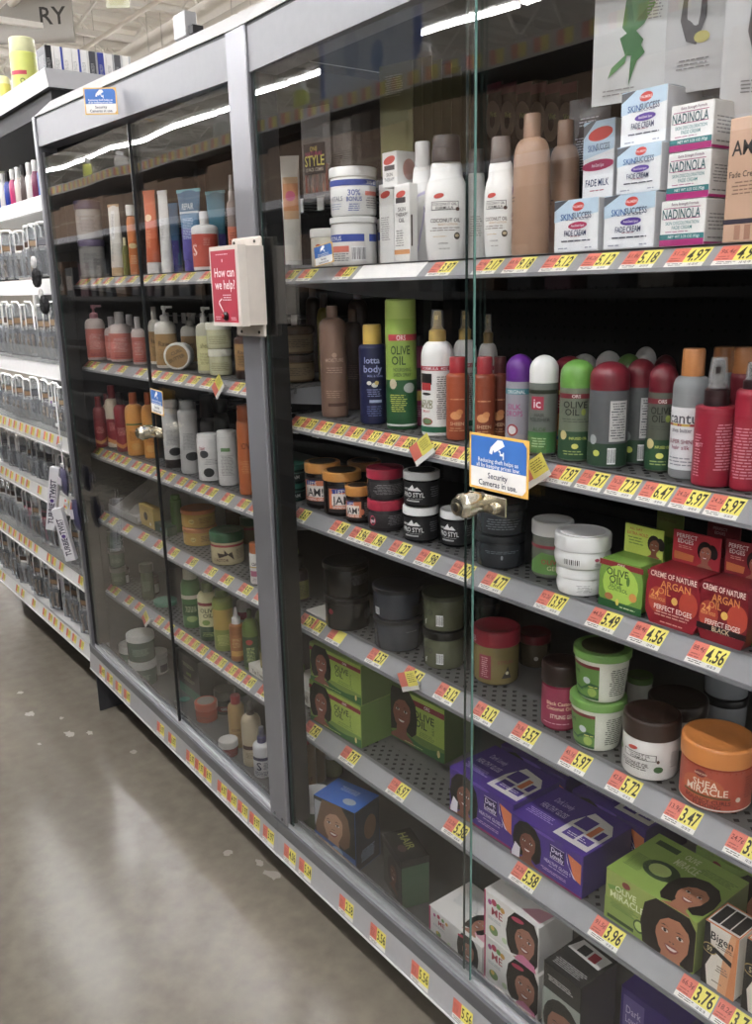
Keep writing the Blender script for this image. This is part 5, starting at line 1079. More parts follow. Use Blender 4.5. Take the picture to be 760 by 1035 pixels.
JAR(D3, (344, 378, 461, 505), 'hair_gel_jar', 'amber lidded gel jar in the back row behind the larger one', '201a18', '9a6a2a', rz=75, lf=.2, lidtop='231d1a')
mid = (('r', -1.25, 1.25, .12, .88, '2a2628'), ('l', .0, 1.1, .25, .8, 7, '8a8688'), ('e', -.75, .5, .2, .26, 'c03a5a'), ('t', 'gel', -.75, .5, .2, 'f0dfe2', .5))
q = JAR(D3, (371, 409, 500, 541), 'hair_gel_jar', 'dark bulging gel jar with red lid, lower of the red lidded pair', '3a3638', 'a8203c', rz=40, lf=.30, bulge=1, lidr=1.0, lab=mid)
JAR(q[2] + .001, ((q[0], q[1], q[3], q[4]),), 'hair_gel_jar', 'dark bulging gel jar with red lid, upper of the red lidded pair', '3a3638', 'a8203c', rz=70, lf=.30, bulge=1, lidr=1.0, lab=(('r', -1.25, 1.25, .12, .88, '2a2628'), ('l', -1.0, 1.1, .25, .8, 7, '8a8688')))
pro = (('r', -1.25, 1.25, .04, .96, '17171a'), ('p', [(-.75, .62), (-.45, .86), (-.35, .70), (-.2, .78), (.0, .62)], 'e6e6e6'), ('t', 'AMPRO', -.8, .68, .09, 'd9d9d9', .5), ('t', 'PRO STYL', -.42, .46, .19, 'e9e9e9', 1.15), ('l', -.8, .2, .28, .32, 1, 'b0b0b0'), ('r', -.85, -.1, .18, .24, 'b9b9b9'), ('l', .45, 1.1, .35, .8, 5, '77777a'))
q = JAR(D3, (407, 444, 507, 549), 'hair_gel_jar', 'black gel jar with white lid, lower of the pair left of the glass edge', '151517', 'e8e8e8', rz=32, lf=.2, lab=pro)
JAR(q[2] + .001, ((q[0] + .003, q[1], q[3], q[4]),), 'hair_gel_jar', 'black gel jar with white rimmed black lid, upper of the pair beside the glass edge', '151517', 'd5d5d5', rz=32, lf=.2, lidtop='1a1a1c', lab=pro)
JAR(D3, (444.5, 479, 511, 554), 'hair_gel_jar', 'black gel jar with white lid standing alone behind the glass edge', '151517', 'e8e8e8', rz=28, lf=.2, lab=pro)
q = JAR(D3, (480, 531, 532, 577), 'hair_gel_jar', 'smoky clear gel jar, lower of the pair under the brass lock', '3a3d42', '26282b', rz=30, lf=.22, kind='gel', lab=(('e', .1, .45, .05, .1, '9a9fa8'), ('l', -.6, .8, .6, .75, 2, '6a7078')))
JAR(q[2] + .001, ((q[0] + .002, q[1], q[3], q[4] * .95),), 'hair_gel_jar', 'smoky clear gel jar, upper of the pair under the brass lock', '3f4348', '2a2c2f', rz=30, lf=.22, kind='gel', lab=(('l', -.6, .8, .2, .75, 4, '6a7078'),))
JAR(D3, (536, 578, 521, 586), 'hair_gel_jar', 'clear green gel jar with white lid left of the white jars', '74786e', 'd9d9d6', rz=10, lf=.22, kind='gel', lab=(('r', -1.2, 1.2, .72, .80, '8a2030'), ('p', [(-.9, .05), (.9, .05), (.9, .5), (-.2, .62), (-.9, .3)], '5a8a3a'), ('t', 'OLIVE', .2, .38, .13, 'a83a3a', 1.0), ('t', 'GEL', .3, .22, .12, 'c9d0a0', .7), ('l', -.5, .8, .85, .95, 1, '5a5e58')))
wj = (('r', .9, 1.0, .3, .5, 'c9c9c9'), ('b', -.45, .1, .2, .62), ('e', .6, .6, .15, .1, 'b03a5a'), ('l', .5, .85, .2, .4, 2, '9a9a9a'))
q = JAR(D3, (562, 611, 567, 606), 'cream_jar', 'low rounded white jar, lower of the white pair', 'f0f0ef', 'f2f2f1', rz=20, lf=.36, bulge=1, lidr=1.02, h=.042, lab=(('l', .0, .6, .2, .7, 5, '9a9a9a'),))
JAR(q[2] + .001, ((q[0] + .002, q[1], q[3] * 1.15, .050),), 'cream_jar', 'low rounded white jar, upper and wider of the white pair', 'f0f0ef', 'f2f2f1', rz=20, lf=.45, bulge=1, lidr=1.0, lidtop='e6e4e4', lab=wj)
def edges(z, xl, ybl, xr, yt, name, label, col, front, cardcol, card, cx0, cyt, cx1, d=.05, skin=None, cut=.12):
    x, y, w, h = boxat(z, xl, ybl, xr, yt, None, d, 0)
    t = place(name, label, 'carton', (x, y, z), 0, carton(w, d, h, col, front=front, cut=cut))
    mb = MB(); hh = h * .95; mb.bbox(-w * .44, w * .44, d / 2 - .002, d / 2, h * .5, h + hh * .62, mat(cardcol, .45), .0006)
    mb.build('display_card', t)
    mb = MB(); Sheet(mb, lambda u, v, L: (u, d / 2 - .002 - L, h + v), w * .44, hh * .62).draw(card); mb.build('card_print', t, fix=False)
    return x, y, w, h
edges(D3, 604.5, 610, 650, 562, 'hair_edge_carton', 'bright green olive oil edge control carton with a tall back card', '6f9c30', (('r', -1, 1, .86, .97, '8a1a2a'), ('t', 'ORS', .0, .915, .07, 'f0e0e0', .4), ('e', .0, .52, .42, .40, 'a8cf3a'), ('t', 'OLIVE', -.15, .76, .15, '1f3a14', 1.0), ('t', 'OIL', -.2, .61, .15, '1f3a14', .7), ('e', .35, .64, .04, .1, '4a7a1e'), ('t', 'EDGE', -.2, .50, .08, '8ab22e' if 0 else '3a6a1e', .7), ('t', 'CONTROL', -.1, .42, .08, '3a6a1e', .9), ('r', -1, 1, 0, .16, '1f5a2a'), ('e', -.5, .24, .1, .07, 'b06a3a'), ('e', -.1, .16, .04, .07, 'e0cf4a'), ('e', .6, .34, .09, .09, 'e0943a'), ('l', .0, .8, .04, .12, 1, 'd8e0b0')), 'b9cc3e', (('t', 'ALL DAY', -.4, .86, .09, 'b03a2a', 1.0), ('t', 'EXTRA HOLD', -.3, .7, .11, 'c0452a', 1.1), ('l', -.8, .1, .3, .6, 3, '6a8a2a'), ('face', .55, .42, .62, '8a4f38', '17110f', 1)), 0, 0, 0)
redf = (('r', -.98, .98, .87, .96, '7a0f20'), ('t', 'CREME OF NATURE', .0, .915, .10, 'f0d8c8', 1.7), ('e', -.55, .45, .18, .24, 'b03a28'), ('e', .6, .5, .18, .24, 'b83c26'), ('t', 'ARGAN', .1, .76, .13, 'd88a3a', 1.1), ('t', 'OIL', -.3, .63, .12, 'd88a3a', .5), ('t', '24', -.65, .56, .12, 'e8a04a', .4), ('t', 'HOUR HOLD', -.55, .47, .06, 'e8a04a', .6), ('e', .1, .50, .06, .07, 'e0b040'), ('t', 'PERFECT EDGES', .05, .33, .09, 'f0e0d8', 1.4), ('l', -.7, .7, .16, .27, 2, 'd8a090'), ('l', -.5, .5, .04, .10, 1, 'd8a090'))
redc = lambda: (('t', 'PERFECT', -.4, .84, .13, 'f0dede', .9), ('t', 'EDGES', -.45, .68, .13, 'f0dede', .7), ('l', -.8, -.1, .45, .56, 2, 'e0a090'), ('p', [(-.9, .1), (-.1, .1), (-.05, .3), (-.9, .34)], 'c9702e'), ('face', .38, .45, .62, 'a0604a', '17100f', 1))
edges(D3, 651, 630, 708, 572, 'hair_edge_carton', 'red argan oil edge carton with back card, beside the green one', '8f1626', redf, 'b02032', redc(), 0, 0, 0, cut=.1)
edges(D3, 703, 643, 757, 585, 'hair_edge_carton', 'dark red argan oil carton with black band, at the shelf end near the picture edge', '7a1220', redf[:-1] + (('r', -1, 1, .18, .28, '1d1012'), ('t', 'BLACK', 0, .23, .08, 'e0c8a0', .7)), '8a1626', redc(), 0, 0, 0, cut=.1)
edges(D3, 640, 585, 672, 545, 'hair_edge_carton', 'dim green carton with back card in the row behind the green one', '5f8a28', (('l', -.6, .6, .2, .8, 4, '3a5a1e'),), '7c8a2e', (('t', 'EXTRA HOLD', -.2, .7, .12, '6a3a1e', 1.3),), 0, 0, 0)  # darker copy of the green carton, back-row shade put into its colours
edges(D3, 690, 596, 730, 556, 'hair_edge_carton', 'dim red carton with back card behind the first red one', '74101e', (('l', -.6, .6, .2, .8, 4, 'a05040'),), '7a1424', (('t', 'PERFECT', -.2, .8, .12, 'c0a0a0', 1.1), ('t', 'EDGES', -.2, .62, .12, 'c0a0a0', .9)), 0, 0, 0)  # red carton again, with shade painted into body and card colour
edges(D3, 735, 602, 772, 560, 'hair_edge_carton', 'dim red carton behind the dark red one at the picture edge', '74101e', (('l', -.6, .6, .2, .8, 4, 'a05040'),), '7a1424', (('t', 'PERFECT', -.2, .8, .12, 'c0a0a0', 1.1),), 0, 0, 0)  # same dim reds as its neighbour: the shade is in the colour
CTN(D3, 755.5, 652, 772, 632, .03, 'small_carton', 'small green carton cut off by the picture edge on the third shelf', '4d8a2a', front=(('e', -.2, .7, .2, .2, '8ab83a'),))

# ---- front case, fourth shelf
JAR(D4, (287, 304, 553, 600), 'cream_jar', 'lime lidded jar at the dim far end behind the amber brown bottle', '4a5228', '8a9c2c', lf=.25)
BOT(D4, (293, 313, 559, 609), 'oil_bottle', 'small dark brown bottle with black cap and olive label', '2a1713', '161314', rz=35, cf=.26, cw=.5, sh=.16, neck=.42, lab=(('r', -.2, 1.2, .1, .85, '7c7a2e'), ('r', -1, -.25, .1, .85, '5a2a20'), ('l', -.1, .9, .2, .7, 5, '4a4a1e')))
t1 = CTN(D4, 300, 623, 328, 611, .17, 'display_tray', 'low white display tray printed Tea Tree Oil', 'd5d1c8', rot=0, front=(('r', -.96, .96, .1, .9, 'e0dcd3'), ('t', 'Tea Tree Oil', 0, .45, .42, '4a4644', 1.8)), cat='tray')
blk = (('l', -.1, 1.2, .45, .85, 9, '55555a'),)
YMIN = .066
q = JAR(D4, (328, 375, 594, 653), 'gel_tub', 'large glossy black gel tub, lower of the black pair', '0b0a0b', '0a090a', rz=60, lf=.14, lab=(('l', .4, 1.2, .3, .7, 8, '3a3a3e'), ('e', -1.0, .7, .12, .12, '8a2030')), cat='tub')
JAR(q[2] + .001, ((q[0] - .002, q[1], q[3], q[4]),), 'gel_tub', 'large glossy black gel tub with fine print, upper of the black pair', '0c0b0c', '0a090a', rz=60, lf=.14, lab=blk, cat='tub')
YMIN = .080
q = JAR(D4, (377, 428, 614, 667), 'gel_tub', 'smoky grey translucent gel tub, lower of the grey pair', '3f424a', '26272b', rz=30, lf=.12, kind='gel', lab=(('l', .3, .9, .7, .8, 1, '55585f'),), cat='tub')
JAR(q[2] + .001, ((q[0], q[1], q[3], q[4] * .95),), 'gel_tub', 'smoky grey translucent gel tub with bar code, upper of the grey pair', '43464e', '26272b', rz=30, lf=.12, kind='gel', lab=(('b', -.95, -.7, .1, .4), ('r', .55, 1.2, .05, .5, '17181c')), cat='tub')
eco = (('r', .95, 1.2, .1, .9, '4f5342'), ('b', -.35, -.05, .15, .55), ('t', 'ECO', -.8, .62, .2, '2a2c20', .6), ('l', .2, .8, .5, .75, 3, '4a4d3a'), ('t', 'f', -.85, .25, .2, 'd0d2c0', .3))
q = JAR(D4, (427, 471, 627, 678), 'gel_tub', 'olive green gel tub with black lid, lower of the olive pair', '5c6049', '1a1a18', rz=35, lf=.2, lab=eco, cat='tub')
JAR(q[2] + .001, ((q[0], q[1], q[3], q[4] * .92),), 'gel_tub', 'olive green gel tub, upper of the olive pair', '5c6049', '3a3d30', rz=35, lf=.12, lab=eco, cat='tub')
q = JAR(D4, (474, 505, 622, 652), 'gel_tub', 'dark gel tub standing in shadow behind the olive pair, lower one', '24252a', '151518', lf=.3, rz=30, cat='tub')
JAR(q[2] + .001, ((q[0], q[1], q[3], .055),), 'gel_tub', 'dark gel tub standing in shadow behind the olive pair, upper one', '24252a', '151518', lf=.3, rz=30, cat='tub')
sty = (('r', -.6, -.1, .1, .8, '8a2038'), ('l', -.5, -.2, .15, .75, 6, 'd8a0a8'), ('t', 'STYLIN', .45, .62, .1, '8a3a2a', .8), ('p', [(.3, .15), (.5, .4), (.55, .5), (.62, .3), (.7, .15)], '2a2218'), ('e', .52, .3, .05, .05, 'e0d8b0'))
JAR(D4, (477, 525, 626, 694), 'hair_gel_jar', 'yellowish gel jar with red lid just right of the glass edge', '8a7a44', '9c1f34', rz=25, lf=.26, kind='gel', lab=sty, lidband=(('t', 'BB', -.9, .4, .4, 'e0c0c8', .3),))
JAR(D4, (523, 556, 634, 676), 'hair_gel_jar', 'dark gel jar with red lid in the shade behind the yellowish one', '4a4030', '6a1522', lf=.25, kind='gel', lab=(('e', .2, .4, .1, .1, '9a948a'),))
grn = (('r', -1.15, .1, .06, .92, '5c8c34'), ('p', [(-1.15, .0), (.1, .0), (.1, .40), (-.2, .45), (-.6, .25), (-1.15, .3)], '1f5a30'), ('r', -1.15, .1, .84, .93, '7a1c2c'), ('e', -.35, .5, .1, .09, 'c4cfd4'), ('e', -.15, .2, .12, .12, '9ab84a'), ('l', -.3, .05, .3, .4, 1, 'd0cf5a'), ('t', 'OLIVE', -.85, .68, .1, '2a3f1a', .45), ('l', .45, 1.15, .12, .86, 13, '55594e'))
q = JAR(D4, (575, 632, 693, 769), 'cream_tub', 'cream tub with lime green lid, lower of the lime lidded pair', 'd9dccb', '6a9c40', rz=18, lf=.13, taper=.14, lidr=1.07, lab=grn, cat='tub')
JAR(q[2] + .001, ((q[0] + .004, q[1], q[3], q[4] * .98),), 'cream_tub', 'cream tub with lime green lid, upper of the lime lidded pair', 'd9dccb', '6a9c40', rz=18, lf=.13, taper=.14, lidr=1.07, lidtop='3a3a22', lab=grn, cat='tub')
JAR(D4, (545.5, 584, 664, 742), 'hair_gel_jar', 'magenta labelled jar with tall dark brown lid beside the green lidded tubs', '7a1838', '2b1b18', rz=20, lf=.28, lab=(('r', -1.2, 1.2, .0, .98, '8f1c44'), ('t', 'Black Castor', .1, .62, .09, 'e8c8a0', 1.2), ('t', 'Coconut Oil', .1, .5, .09, 'e8c8a0', 1.2), ('t', 'STYLING GEL', .25, .3, .1, 'e8d8c0', 1.1), ('l', -.7, .9, .08, .16, 1, 'd89aa8')))
coc = (oval(-.42, .78, .14), ('r', -.75, .35, .50, .68, '3b302c'), ('r', -.72, .32, .515, .665, 'e4e2de'), ('t', 'COCONUT OIL', -.2, .63, .06, '3b302c', .95), ('t', 'FORMULA', -.2, .555, .07, '3b302c', .8), ('e', .4, .5, .04, .05, '5a3a2e'), ('t', 'COCONUT OIL', -.35, .37, .10, '3b302c', .95), ('l', -.8, .1, .2, .32, 2, '4a423c'), ('e', .42, .28, .12, .09, '3f6a34'), ('l', .8, 1.15, .3, .75, 7, '8a8884'), ('e', -1.0, .62, .09, .09, '3f6a34'))
JAR(D4, (629, 686, 711, 795), 'cream_jar', 'white jar with broad chocolate brown lid and coconut label', 'e6e4e0', '33211b', rz=20, lf=.30, lidr=1.03, lab=coc)
shea = (('r', -1.3, 1.3, .02, .98, 'b5452a'), ('e', -.2, .5, .5, .3, 'c05a2c'), ('r', -1.3, 1.3, .0, .04, 'e6dcd0'), ('e', -.25, .84, .13, .09, '7c1f20'), ('t', 'AFRICAN', -.25, .84, .05, 'e8c8b0', .4), ('t', 'SHEA', -.12, .62, .17, 'f0d8c0', .8), ('t', 'MIRACLE', -.08, .46, .17, 'f0d8c0', 1.1), ('r', -.7, .5, .30, .35, '6a4a1e'), ('t', 'BOUNCY CURLS', -.05, .22, .10, '6a1c18', 1.15), ('t', 'PUDDING', -.05, .11, .10, '6a1c18', .8), ('e', .7, .3, .06, .06, 'c8b8a8'), ('l', .85, 1.2, .3, .85, 7, '8a3020'))
JAR(D4, (688, 760, 732, 828), 'cream_jar', 'red orange jar with large glossy orange lid in the front corner', 'b0452a', 'd6802a', rz=22, lf=.27, lidr=1.04, lab=shea)
JAR(D4, (652, 711, 695, 760), 'cream_jar', 'white jar with dark brown lid in the shade behind the coconut jar', 'b8b6b2', '241a17', rz=20, lf=.30)  # white jar coloured grey, back-row shade put into it
JAR(D4, (632, 658, 678, 716), 'cream_tub', 'cream tub with lime lid in the shade behind the lime lidded pair', 'b9bcae', '4f7a2c', lf=.2, cat='tub')  # copy of the front tubs in darker colours that carry the shade
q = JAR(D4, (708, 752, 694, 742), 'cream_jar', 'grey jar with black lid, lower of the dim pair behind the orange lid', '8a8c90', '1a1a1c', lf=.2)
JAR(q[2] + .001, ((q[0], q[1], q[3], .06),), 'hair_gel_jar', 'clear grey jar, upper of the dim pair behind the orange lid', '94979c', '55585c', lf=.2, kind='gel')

# ---- front case, fifth shelf
t2 = CTN(A5, 289, 715, 315, 692, .12, 'display_tray', 'white display tray holding small green bottles seen past the post', 'cfccc4', gap=.10, h=.04, front=(('t', 'Tree Oil', 0, .45, .45, '4a4644', 1.5),), cat='tray', pos=None)
BOT(A5 + .042, (297, 308, 668, 700), 'oil_bottle', 'small green bottle standing in the white tray past the post', '5a7a2c', '6a8a2e', gap=.13, cf=.3, cw=.5, lab=(('l', -.6, .6, .3, .7, 2, 'a8b86a'),))
def okit(top=True): return (('r', -.62, 1, .26, .98, '9db836'), ('r', -1, 1, .80, .90, '8a1c30'), ('t', 'ORS', .4, .85, .06, 'f0dce0', .2), ('r', -.98, .98, .0, .12, '3f7030'), ('p', [(-1, 0), (1, 0), (1, .2), (.3, .1), (-.3, .18), (-1, .1)], '2f6a30'), ('t', 'OLIVE', .28, .66, .14, '1d2a12', .75), ('t', 'OIL', .18, .51, .14, '1d2a12', .45), ('t', 'BUILT-IN', .62, .52, .05, '4a6a1e', .3, 1.57), ('l', .1, .7, .28, .38, 2, '6a8a2a'), ('face', -.55, .56, .74, '8a5040', '120d0c'), ('e', .82, .14, .035, .07, 'e0d080'), ('l', -.5, .3, .04, .08, 1, 'b8cf7a'))
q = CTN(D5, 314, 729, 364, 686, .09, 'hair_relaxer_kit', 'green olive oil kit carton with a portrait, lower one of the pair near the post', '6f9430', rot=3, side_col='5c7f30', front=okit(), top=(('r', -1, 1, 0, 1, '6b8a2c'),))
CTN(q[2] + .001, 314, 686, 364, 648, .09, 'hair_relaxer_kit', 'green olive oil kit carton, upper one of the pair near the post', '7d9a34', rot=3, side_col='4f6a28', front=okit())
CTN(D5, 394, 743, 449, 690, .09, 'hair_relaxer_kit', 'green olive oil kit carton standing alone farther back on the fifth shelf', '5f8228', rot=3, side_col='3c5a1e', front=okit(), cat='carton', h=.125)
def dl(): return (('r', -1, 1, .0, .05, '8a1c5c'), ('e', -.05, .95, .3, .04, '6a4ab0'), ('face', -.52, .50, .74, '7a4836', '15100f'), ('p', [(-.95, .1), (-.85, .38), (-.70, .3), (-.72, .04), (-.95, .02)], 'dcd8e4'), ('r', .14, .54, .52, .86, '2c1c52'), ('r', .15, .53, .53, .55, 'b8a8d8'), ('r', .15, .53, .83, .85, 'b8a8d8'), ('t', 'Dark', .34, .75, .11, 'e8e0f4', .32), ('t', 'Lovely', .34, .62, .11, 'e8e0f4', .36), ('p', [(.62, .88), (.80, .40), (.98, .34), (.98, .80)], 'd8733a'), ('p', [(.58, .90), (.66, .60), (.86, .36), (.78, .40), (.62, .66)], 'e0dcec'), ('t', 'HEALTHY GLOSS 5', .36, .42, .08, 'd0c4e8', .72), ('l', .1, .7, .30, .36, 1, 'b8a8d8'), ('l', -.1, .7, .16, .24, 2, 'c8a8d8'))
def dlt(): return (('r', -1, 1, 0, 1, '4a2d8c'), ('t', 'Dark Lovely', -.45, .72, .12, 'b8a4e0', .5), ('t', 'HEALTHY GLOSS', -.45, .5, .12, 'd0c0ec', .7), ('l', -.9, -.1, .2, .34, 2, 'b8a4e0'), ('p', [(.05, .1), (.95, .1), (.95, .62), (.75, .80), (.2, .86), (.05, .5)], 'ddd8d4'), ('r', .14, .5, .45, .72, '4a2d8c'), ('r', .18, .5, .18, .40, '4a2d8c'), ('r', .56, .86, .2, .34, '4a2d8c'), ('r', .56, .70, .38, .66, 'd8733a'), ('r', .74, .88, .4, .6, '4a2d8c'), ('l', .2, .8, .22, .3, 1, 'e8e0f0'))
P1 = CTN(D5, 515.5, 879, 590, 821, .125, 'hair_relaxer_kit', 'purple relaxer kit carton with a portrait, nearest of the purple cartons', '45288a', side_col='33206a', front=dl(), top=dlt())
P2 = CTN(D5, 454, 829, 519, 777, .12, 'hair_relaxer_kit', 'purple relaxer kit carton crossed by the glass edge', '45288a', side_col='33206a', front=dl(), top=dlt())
w = P1[3]
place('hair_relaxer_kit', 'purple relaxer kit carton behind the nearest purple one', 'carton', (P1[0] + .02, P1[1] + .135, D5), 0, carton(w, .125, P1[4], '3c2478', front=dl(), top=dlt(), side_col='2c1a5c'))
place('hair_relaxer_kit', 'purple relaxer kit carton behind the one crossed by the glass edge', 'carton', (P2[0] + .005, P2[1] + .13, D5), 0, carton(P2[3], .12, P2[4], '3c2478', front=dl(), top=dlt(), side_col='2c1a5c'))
gm = (('p', [(-1, 0), (1, 0), (1, .12), (-1, .45)], '86a040'), ('e', -.52, .86, .085, .065, '7c2a28'), ('p', [(-.95, .7), (-.5, .8), (-.3, .9), (-.6, .74), (-.9, .62)], '6a9a34'), ('t', 'OLIVE', -.52, .71, .12, 'e4ecc0', .55), ('t', 'MIRACLE', -.48, .56, .13, 'e4ecc0', .8), ('l', -.9, -.2, .30, .46, 4, '4f7a24'), ('e', -.18, .24, .12, .13, '3f5a24'), ('e', -.18, .24, .09, .09, 'b8cf6a'), ('r', -.92, -.3, .05, .12, '2f4a1c'), ('face', .50, .46, 1.06, 'b07050', '1c1412'))
gmt = (('r', -1, 1, 0, 1, '8fae3e'), ('r', -.85, -.35, .80, .90, '2f4a1c'), ('t', 'OLIVE', -.05, .86, .1, 'd8e0a8', .3), ('t', 'MIRACLE', .0, .70, .13, 'd8e0a8', .5), ('e', -.25, .42, .22, .17, '2f4a24'), ('e', -.28, .42, .13, .11, 'b8cf6a'), ('l', .2, .95, .72, .84, 2, '5a7a2c'), ('face', .52, .32, .50, 'b07050', '1c1412'), ('l', -.9, -.5, .2, .5, 3, '5a7a2c'))
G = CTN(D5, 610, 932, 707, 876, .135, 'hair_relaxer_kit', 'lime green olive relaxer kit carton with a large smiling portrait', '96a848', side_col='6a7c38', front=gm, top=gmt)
place('hair_relaxer_kit', 'lime green relaxer kit carton in the shade behind the front lime one', 'carton', (G[0] + .06, G[1] + .145, D5), 0, carton(G[3], .135, G[4] * 1.05, '7a9a34', front=gm, top=gmt, side_col='4f6a28'))  # back copy in darker greens, shade painted into body and side
def big(n): return (('p', [(-1, 0), (-.62, 0), (-.8, .3), (-.5, .5), (-.62, .8), (-.7, 1), (-1, 1)], '1d1a1c'), ('p', [(.0, 0), (1, 0), (1, 1), (.55, 1), (.2, .6)], 'e0a070'), ('p', [(.5, 0), (1, 0), (1, 1), (.85, 1)], 'd8844a'), ('t', 'Bigen', .05, .83, .13, '1d1a1c', 1.3), ('l', -.3, .8, .68, .74, 2, '4a4040'), ('e', -.62, .60, .11, .085, 'b8a060'), ('e', -.62, .60, .095, .07, '1d1a1c'), ('t', n, -.62, .60, .08, 'd8c890', .3), ('p', [(-.35, .60), (.7, .50), (.7, .58), (-.35, .67)], '1d1a1c'), ('l', -.2, .6, .30, .42, 3, '7a6a60'), ('l', -.4, .3, .1, .16, 1, '7a6a60'))
bt = (('r', -1, 1, 0, 1, 'd8783a'), ('r', -.94, .94, .05, .95, 'e4e0d8'), ('r', -.88, -.34, .12, .88, '1a1618'), ('r', -.27, .27, .12, .88, '1d1819'), ('r', .34, .88, .12, .88, '231c1c'))
Z1 = CTN(D5, 707, 1002, 746, 928, .055, 'hair_dye_carton', 'cream orange and black hair powder carton numbered 59', 'e3dcd0', front=big('59'), top=bt)
CTN(D5, 748, 1022, 796, 946, .055, 'hair_dye_carton', 'cream orange and black hair powder carton numbered 58 at the picture edge', 'e3dcd0', front=big('58'), top=bt)
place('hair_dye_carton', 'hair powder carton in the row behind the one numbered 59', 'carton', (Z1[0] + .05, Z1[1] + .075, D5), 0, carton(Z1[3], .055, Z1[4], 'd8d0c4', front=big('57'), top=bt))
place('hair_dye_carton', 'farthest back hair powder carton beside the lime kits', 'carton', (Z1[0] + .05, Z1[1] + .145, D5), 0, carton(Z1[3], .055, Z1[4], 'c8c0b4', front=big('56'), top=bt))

# ---- front case, base deck
BOT(BASE + .0005, (293.7, 318, 738, 835), 'lotion_bottle', 'gold bottle with red cap just past the post on the base deck', '8a6a3e', '9c1f2a', gap=.10, rz=30, cf=.13, cw=.55, sh=.1, neck=.5, lab=(('t', 'CARE', .1, .52, .08, '5a2418', 1.1), ('t', 'FREE', .1, .43, .08, '5a2418', 1.1), ('t', 'CURL', .1, .34, .08, '5a2418', 1.1), ('l', -.6, .7, .12, .25, 3, '6a3a20')))
BOT(BASE + .0005, (314, 328, 745, 822), 'lotion_bottle', 'second gold bottle in the shade behind the red capped one', '6a5230', '7a1a22', gap=.19, cf=.13, cw=.55, sh=.1)  # darker gold and red than the front bottle: shade put into the colour
JAR(BASE + .0005, (325, 347, 762, 812), 'cream_jar', 'green jar with white lid in the shade behind the blue kit', '5a6a3a', 'c9c9c6', gap=.20, lf=.25, kind='gel')
JAR(BASE + .0005, (300, 338, 796, 850), 'cream_jar', 'green jar with wide white lid in front of the blue kit', '4a5f40', 'dfdedb', gap=.05, lf=.3, kind='gel')
bl = (('r', -1, 1, 0, 1, '16181c'), ('face', -.1, .62, .62, 'b08468', '6a4a30'), ('p', [(-1, 0), (1, 0), (1, .22), (-1, .42)], '2a5aa0'), ('e', .1, .2, .12, .1, '8aa8cf'), ('p', [(-.95, .95), (-.6, .95), (-.95, .5)], '9aa0a8'))
CTN(BASE + .0005, 319.5, 862, 358.5, 803, .085, 'hair_relaxer_kit', 'blue and black texturizer kit carton behind the far glass of the front case', '2a62b8', rot=14, side_col='1c2638', front=bl, top=(('r', -1, 1, 0, 1, '2a6ac4'), ('e', .4, .3, .2, .13, 'a8b0b8'), ('l', -.5, .5, .6, .8, 2, 'a0bce0')), side=(('p', [(-1, 0), (1, 0), (1, .45), (-1, .38)], '2a5aa0'), ('l', -.6, .6, .1, .3, 3, '9ab0d8'), ('e', .2, .6, .14, .2, '6a4c38')))
CTN(BASE + .0005, 388, 889, 405, 843, .063, 'hair_dye_carton', 'dark carton with a deep green side panel, alone on the base deck', '2b2a2c', rot=-17, side_col='3f5f44', front=(('face', .1, .5, .5, '6a4032', '0f0c0c'), ('r', -1, 1, .86, 1, '1a1a1c')), top=(('r', -1, 1, 0, 1, '201e20'), ('t', 'HAIR', -.2, .6, .3, '9aa04a', 1.2), ('e', .2, .3, .2, .14, '5a4440')), side=(('l', -.9, .9, .35, .9, 4, '5a6460'), ('r', -1, 1, .86, 1, '1a1a1c')))
jm = (('r', -1, -.94, 0, 1, 'c03a6a'), ('e', -.62, .84, .07, .07, 'c03a5a'), ('e', -.45, .82, .06, .06, '6aa04a'), ('e', -.3, .80, .06, .06, 'd8a03a'), ('e', -.78, .80, .05, .06, 'b04a8a'), ('t', 'ME', -.5, .64, .17, 'b0344a', .5), ('l', -.85, -.3, .42, .50, 2, '9aa8b0'), ('e', -.62, .22, .12, .10, '7a9a5a'), ('e', -.66, .26, .05, .05, 'e0c04a'), ('e', -.2, .18, .07, .06, 'c8d8b0'), ('face', .50, .50, .82, 'a8705a', '17110f'), ('e', .28, .86, .16, .05, 'c83a5c', .2), ('p', [(.2, 0), (.98, 0), (.9, .14), (.5, .2), (.3, .12)], 'd87aa0'))
jt = (('r', -1, 1, 0, 1, 'e9e6e2'), ('p', [(.2, .15), (.9, .1), (.95, .5), (.5, .4)], 'e0a0b0'), ('e', .75, .6, .14, .12, 'e0c83a'), ('e', .75, .6, .05, .04, '4a3018'), ('l', -.8, .1, .4, .8, 3, 'b0b4b8'))
J1 = CTN(BASE + .0005, 489, 998, 545, 950, .09, 'hair_relaxer_kit', 'white children relaxer kit with a girl portrait, lower of the stacked two', 'ebe8e4', gap=.072, h=.0935, front=jm, top=jt, side_col='d5d2ce')
CTN(J1[2] + .001, 489, 950, 545, 899, .09, 'hair_relaxer_kit', 'white children relaxer kit with a girl portrait, upper of the stacked two', 'ebe8e4', gap=.072, h=.0935, front=jm, top=jt, side_col='d5d2ce')
CTN(BASE + .0005, 434, 965, 487, 915, .11, 'hair_relaxer_kit', 'white children relaxer kit lying left of the stacked two, crossed by the glass edge', 'e6e4e0', gap=.065, h=.064, front=jm, top=jt + (('face', .4, .35, .4, 'a8705a', '17110f'),), side_col='d5d2ce')
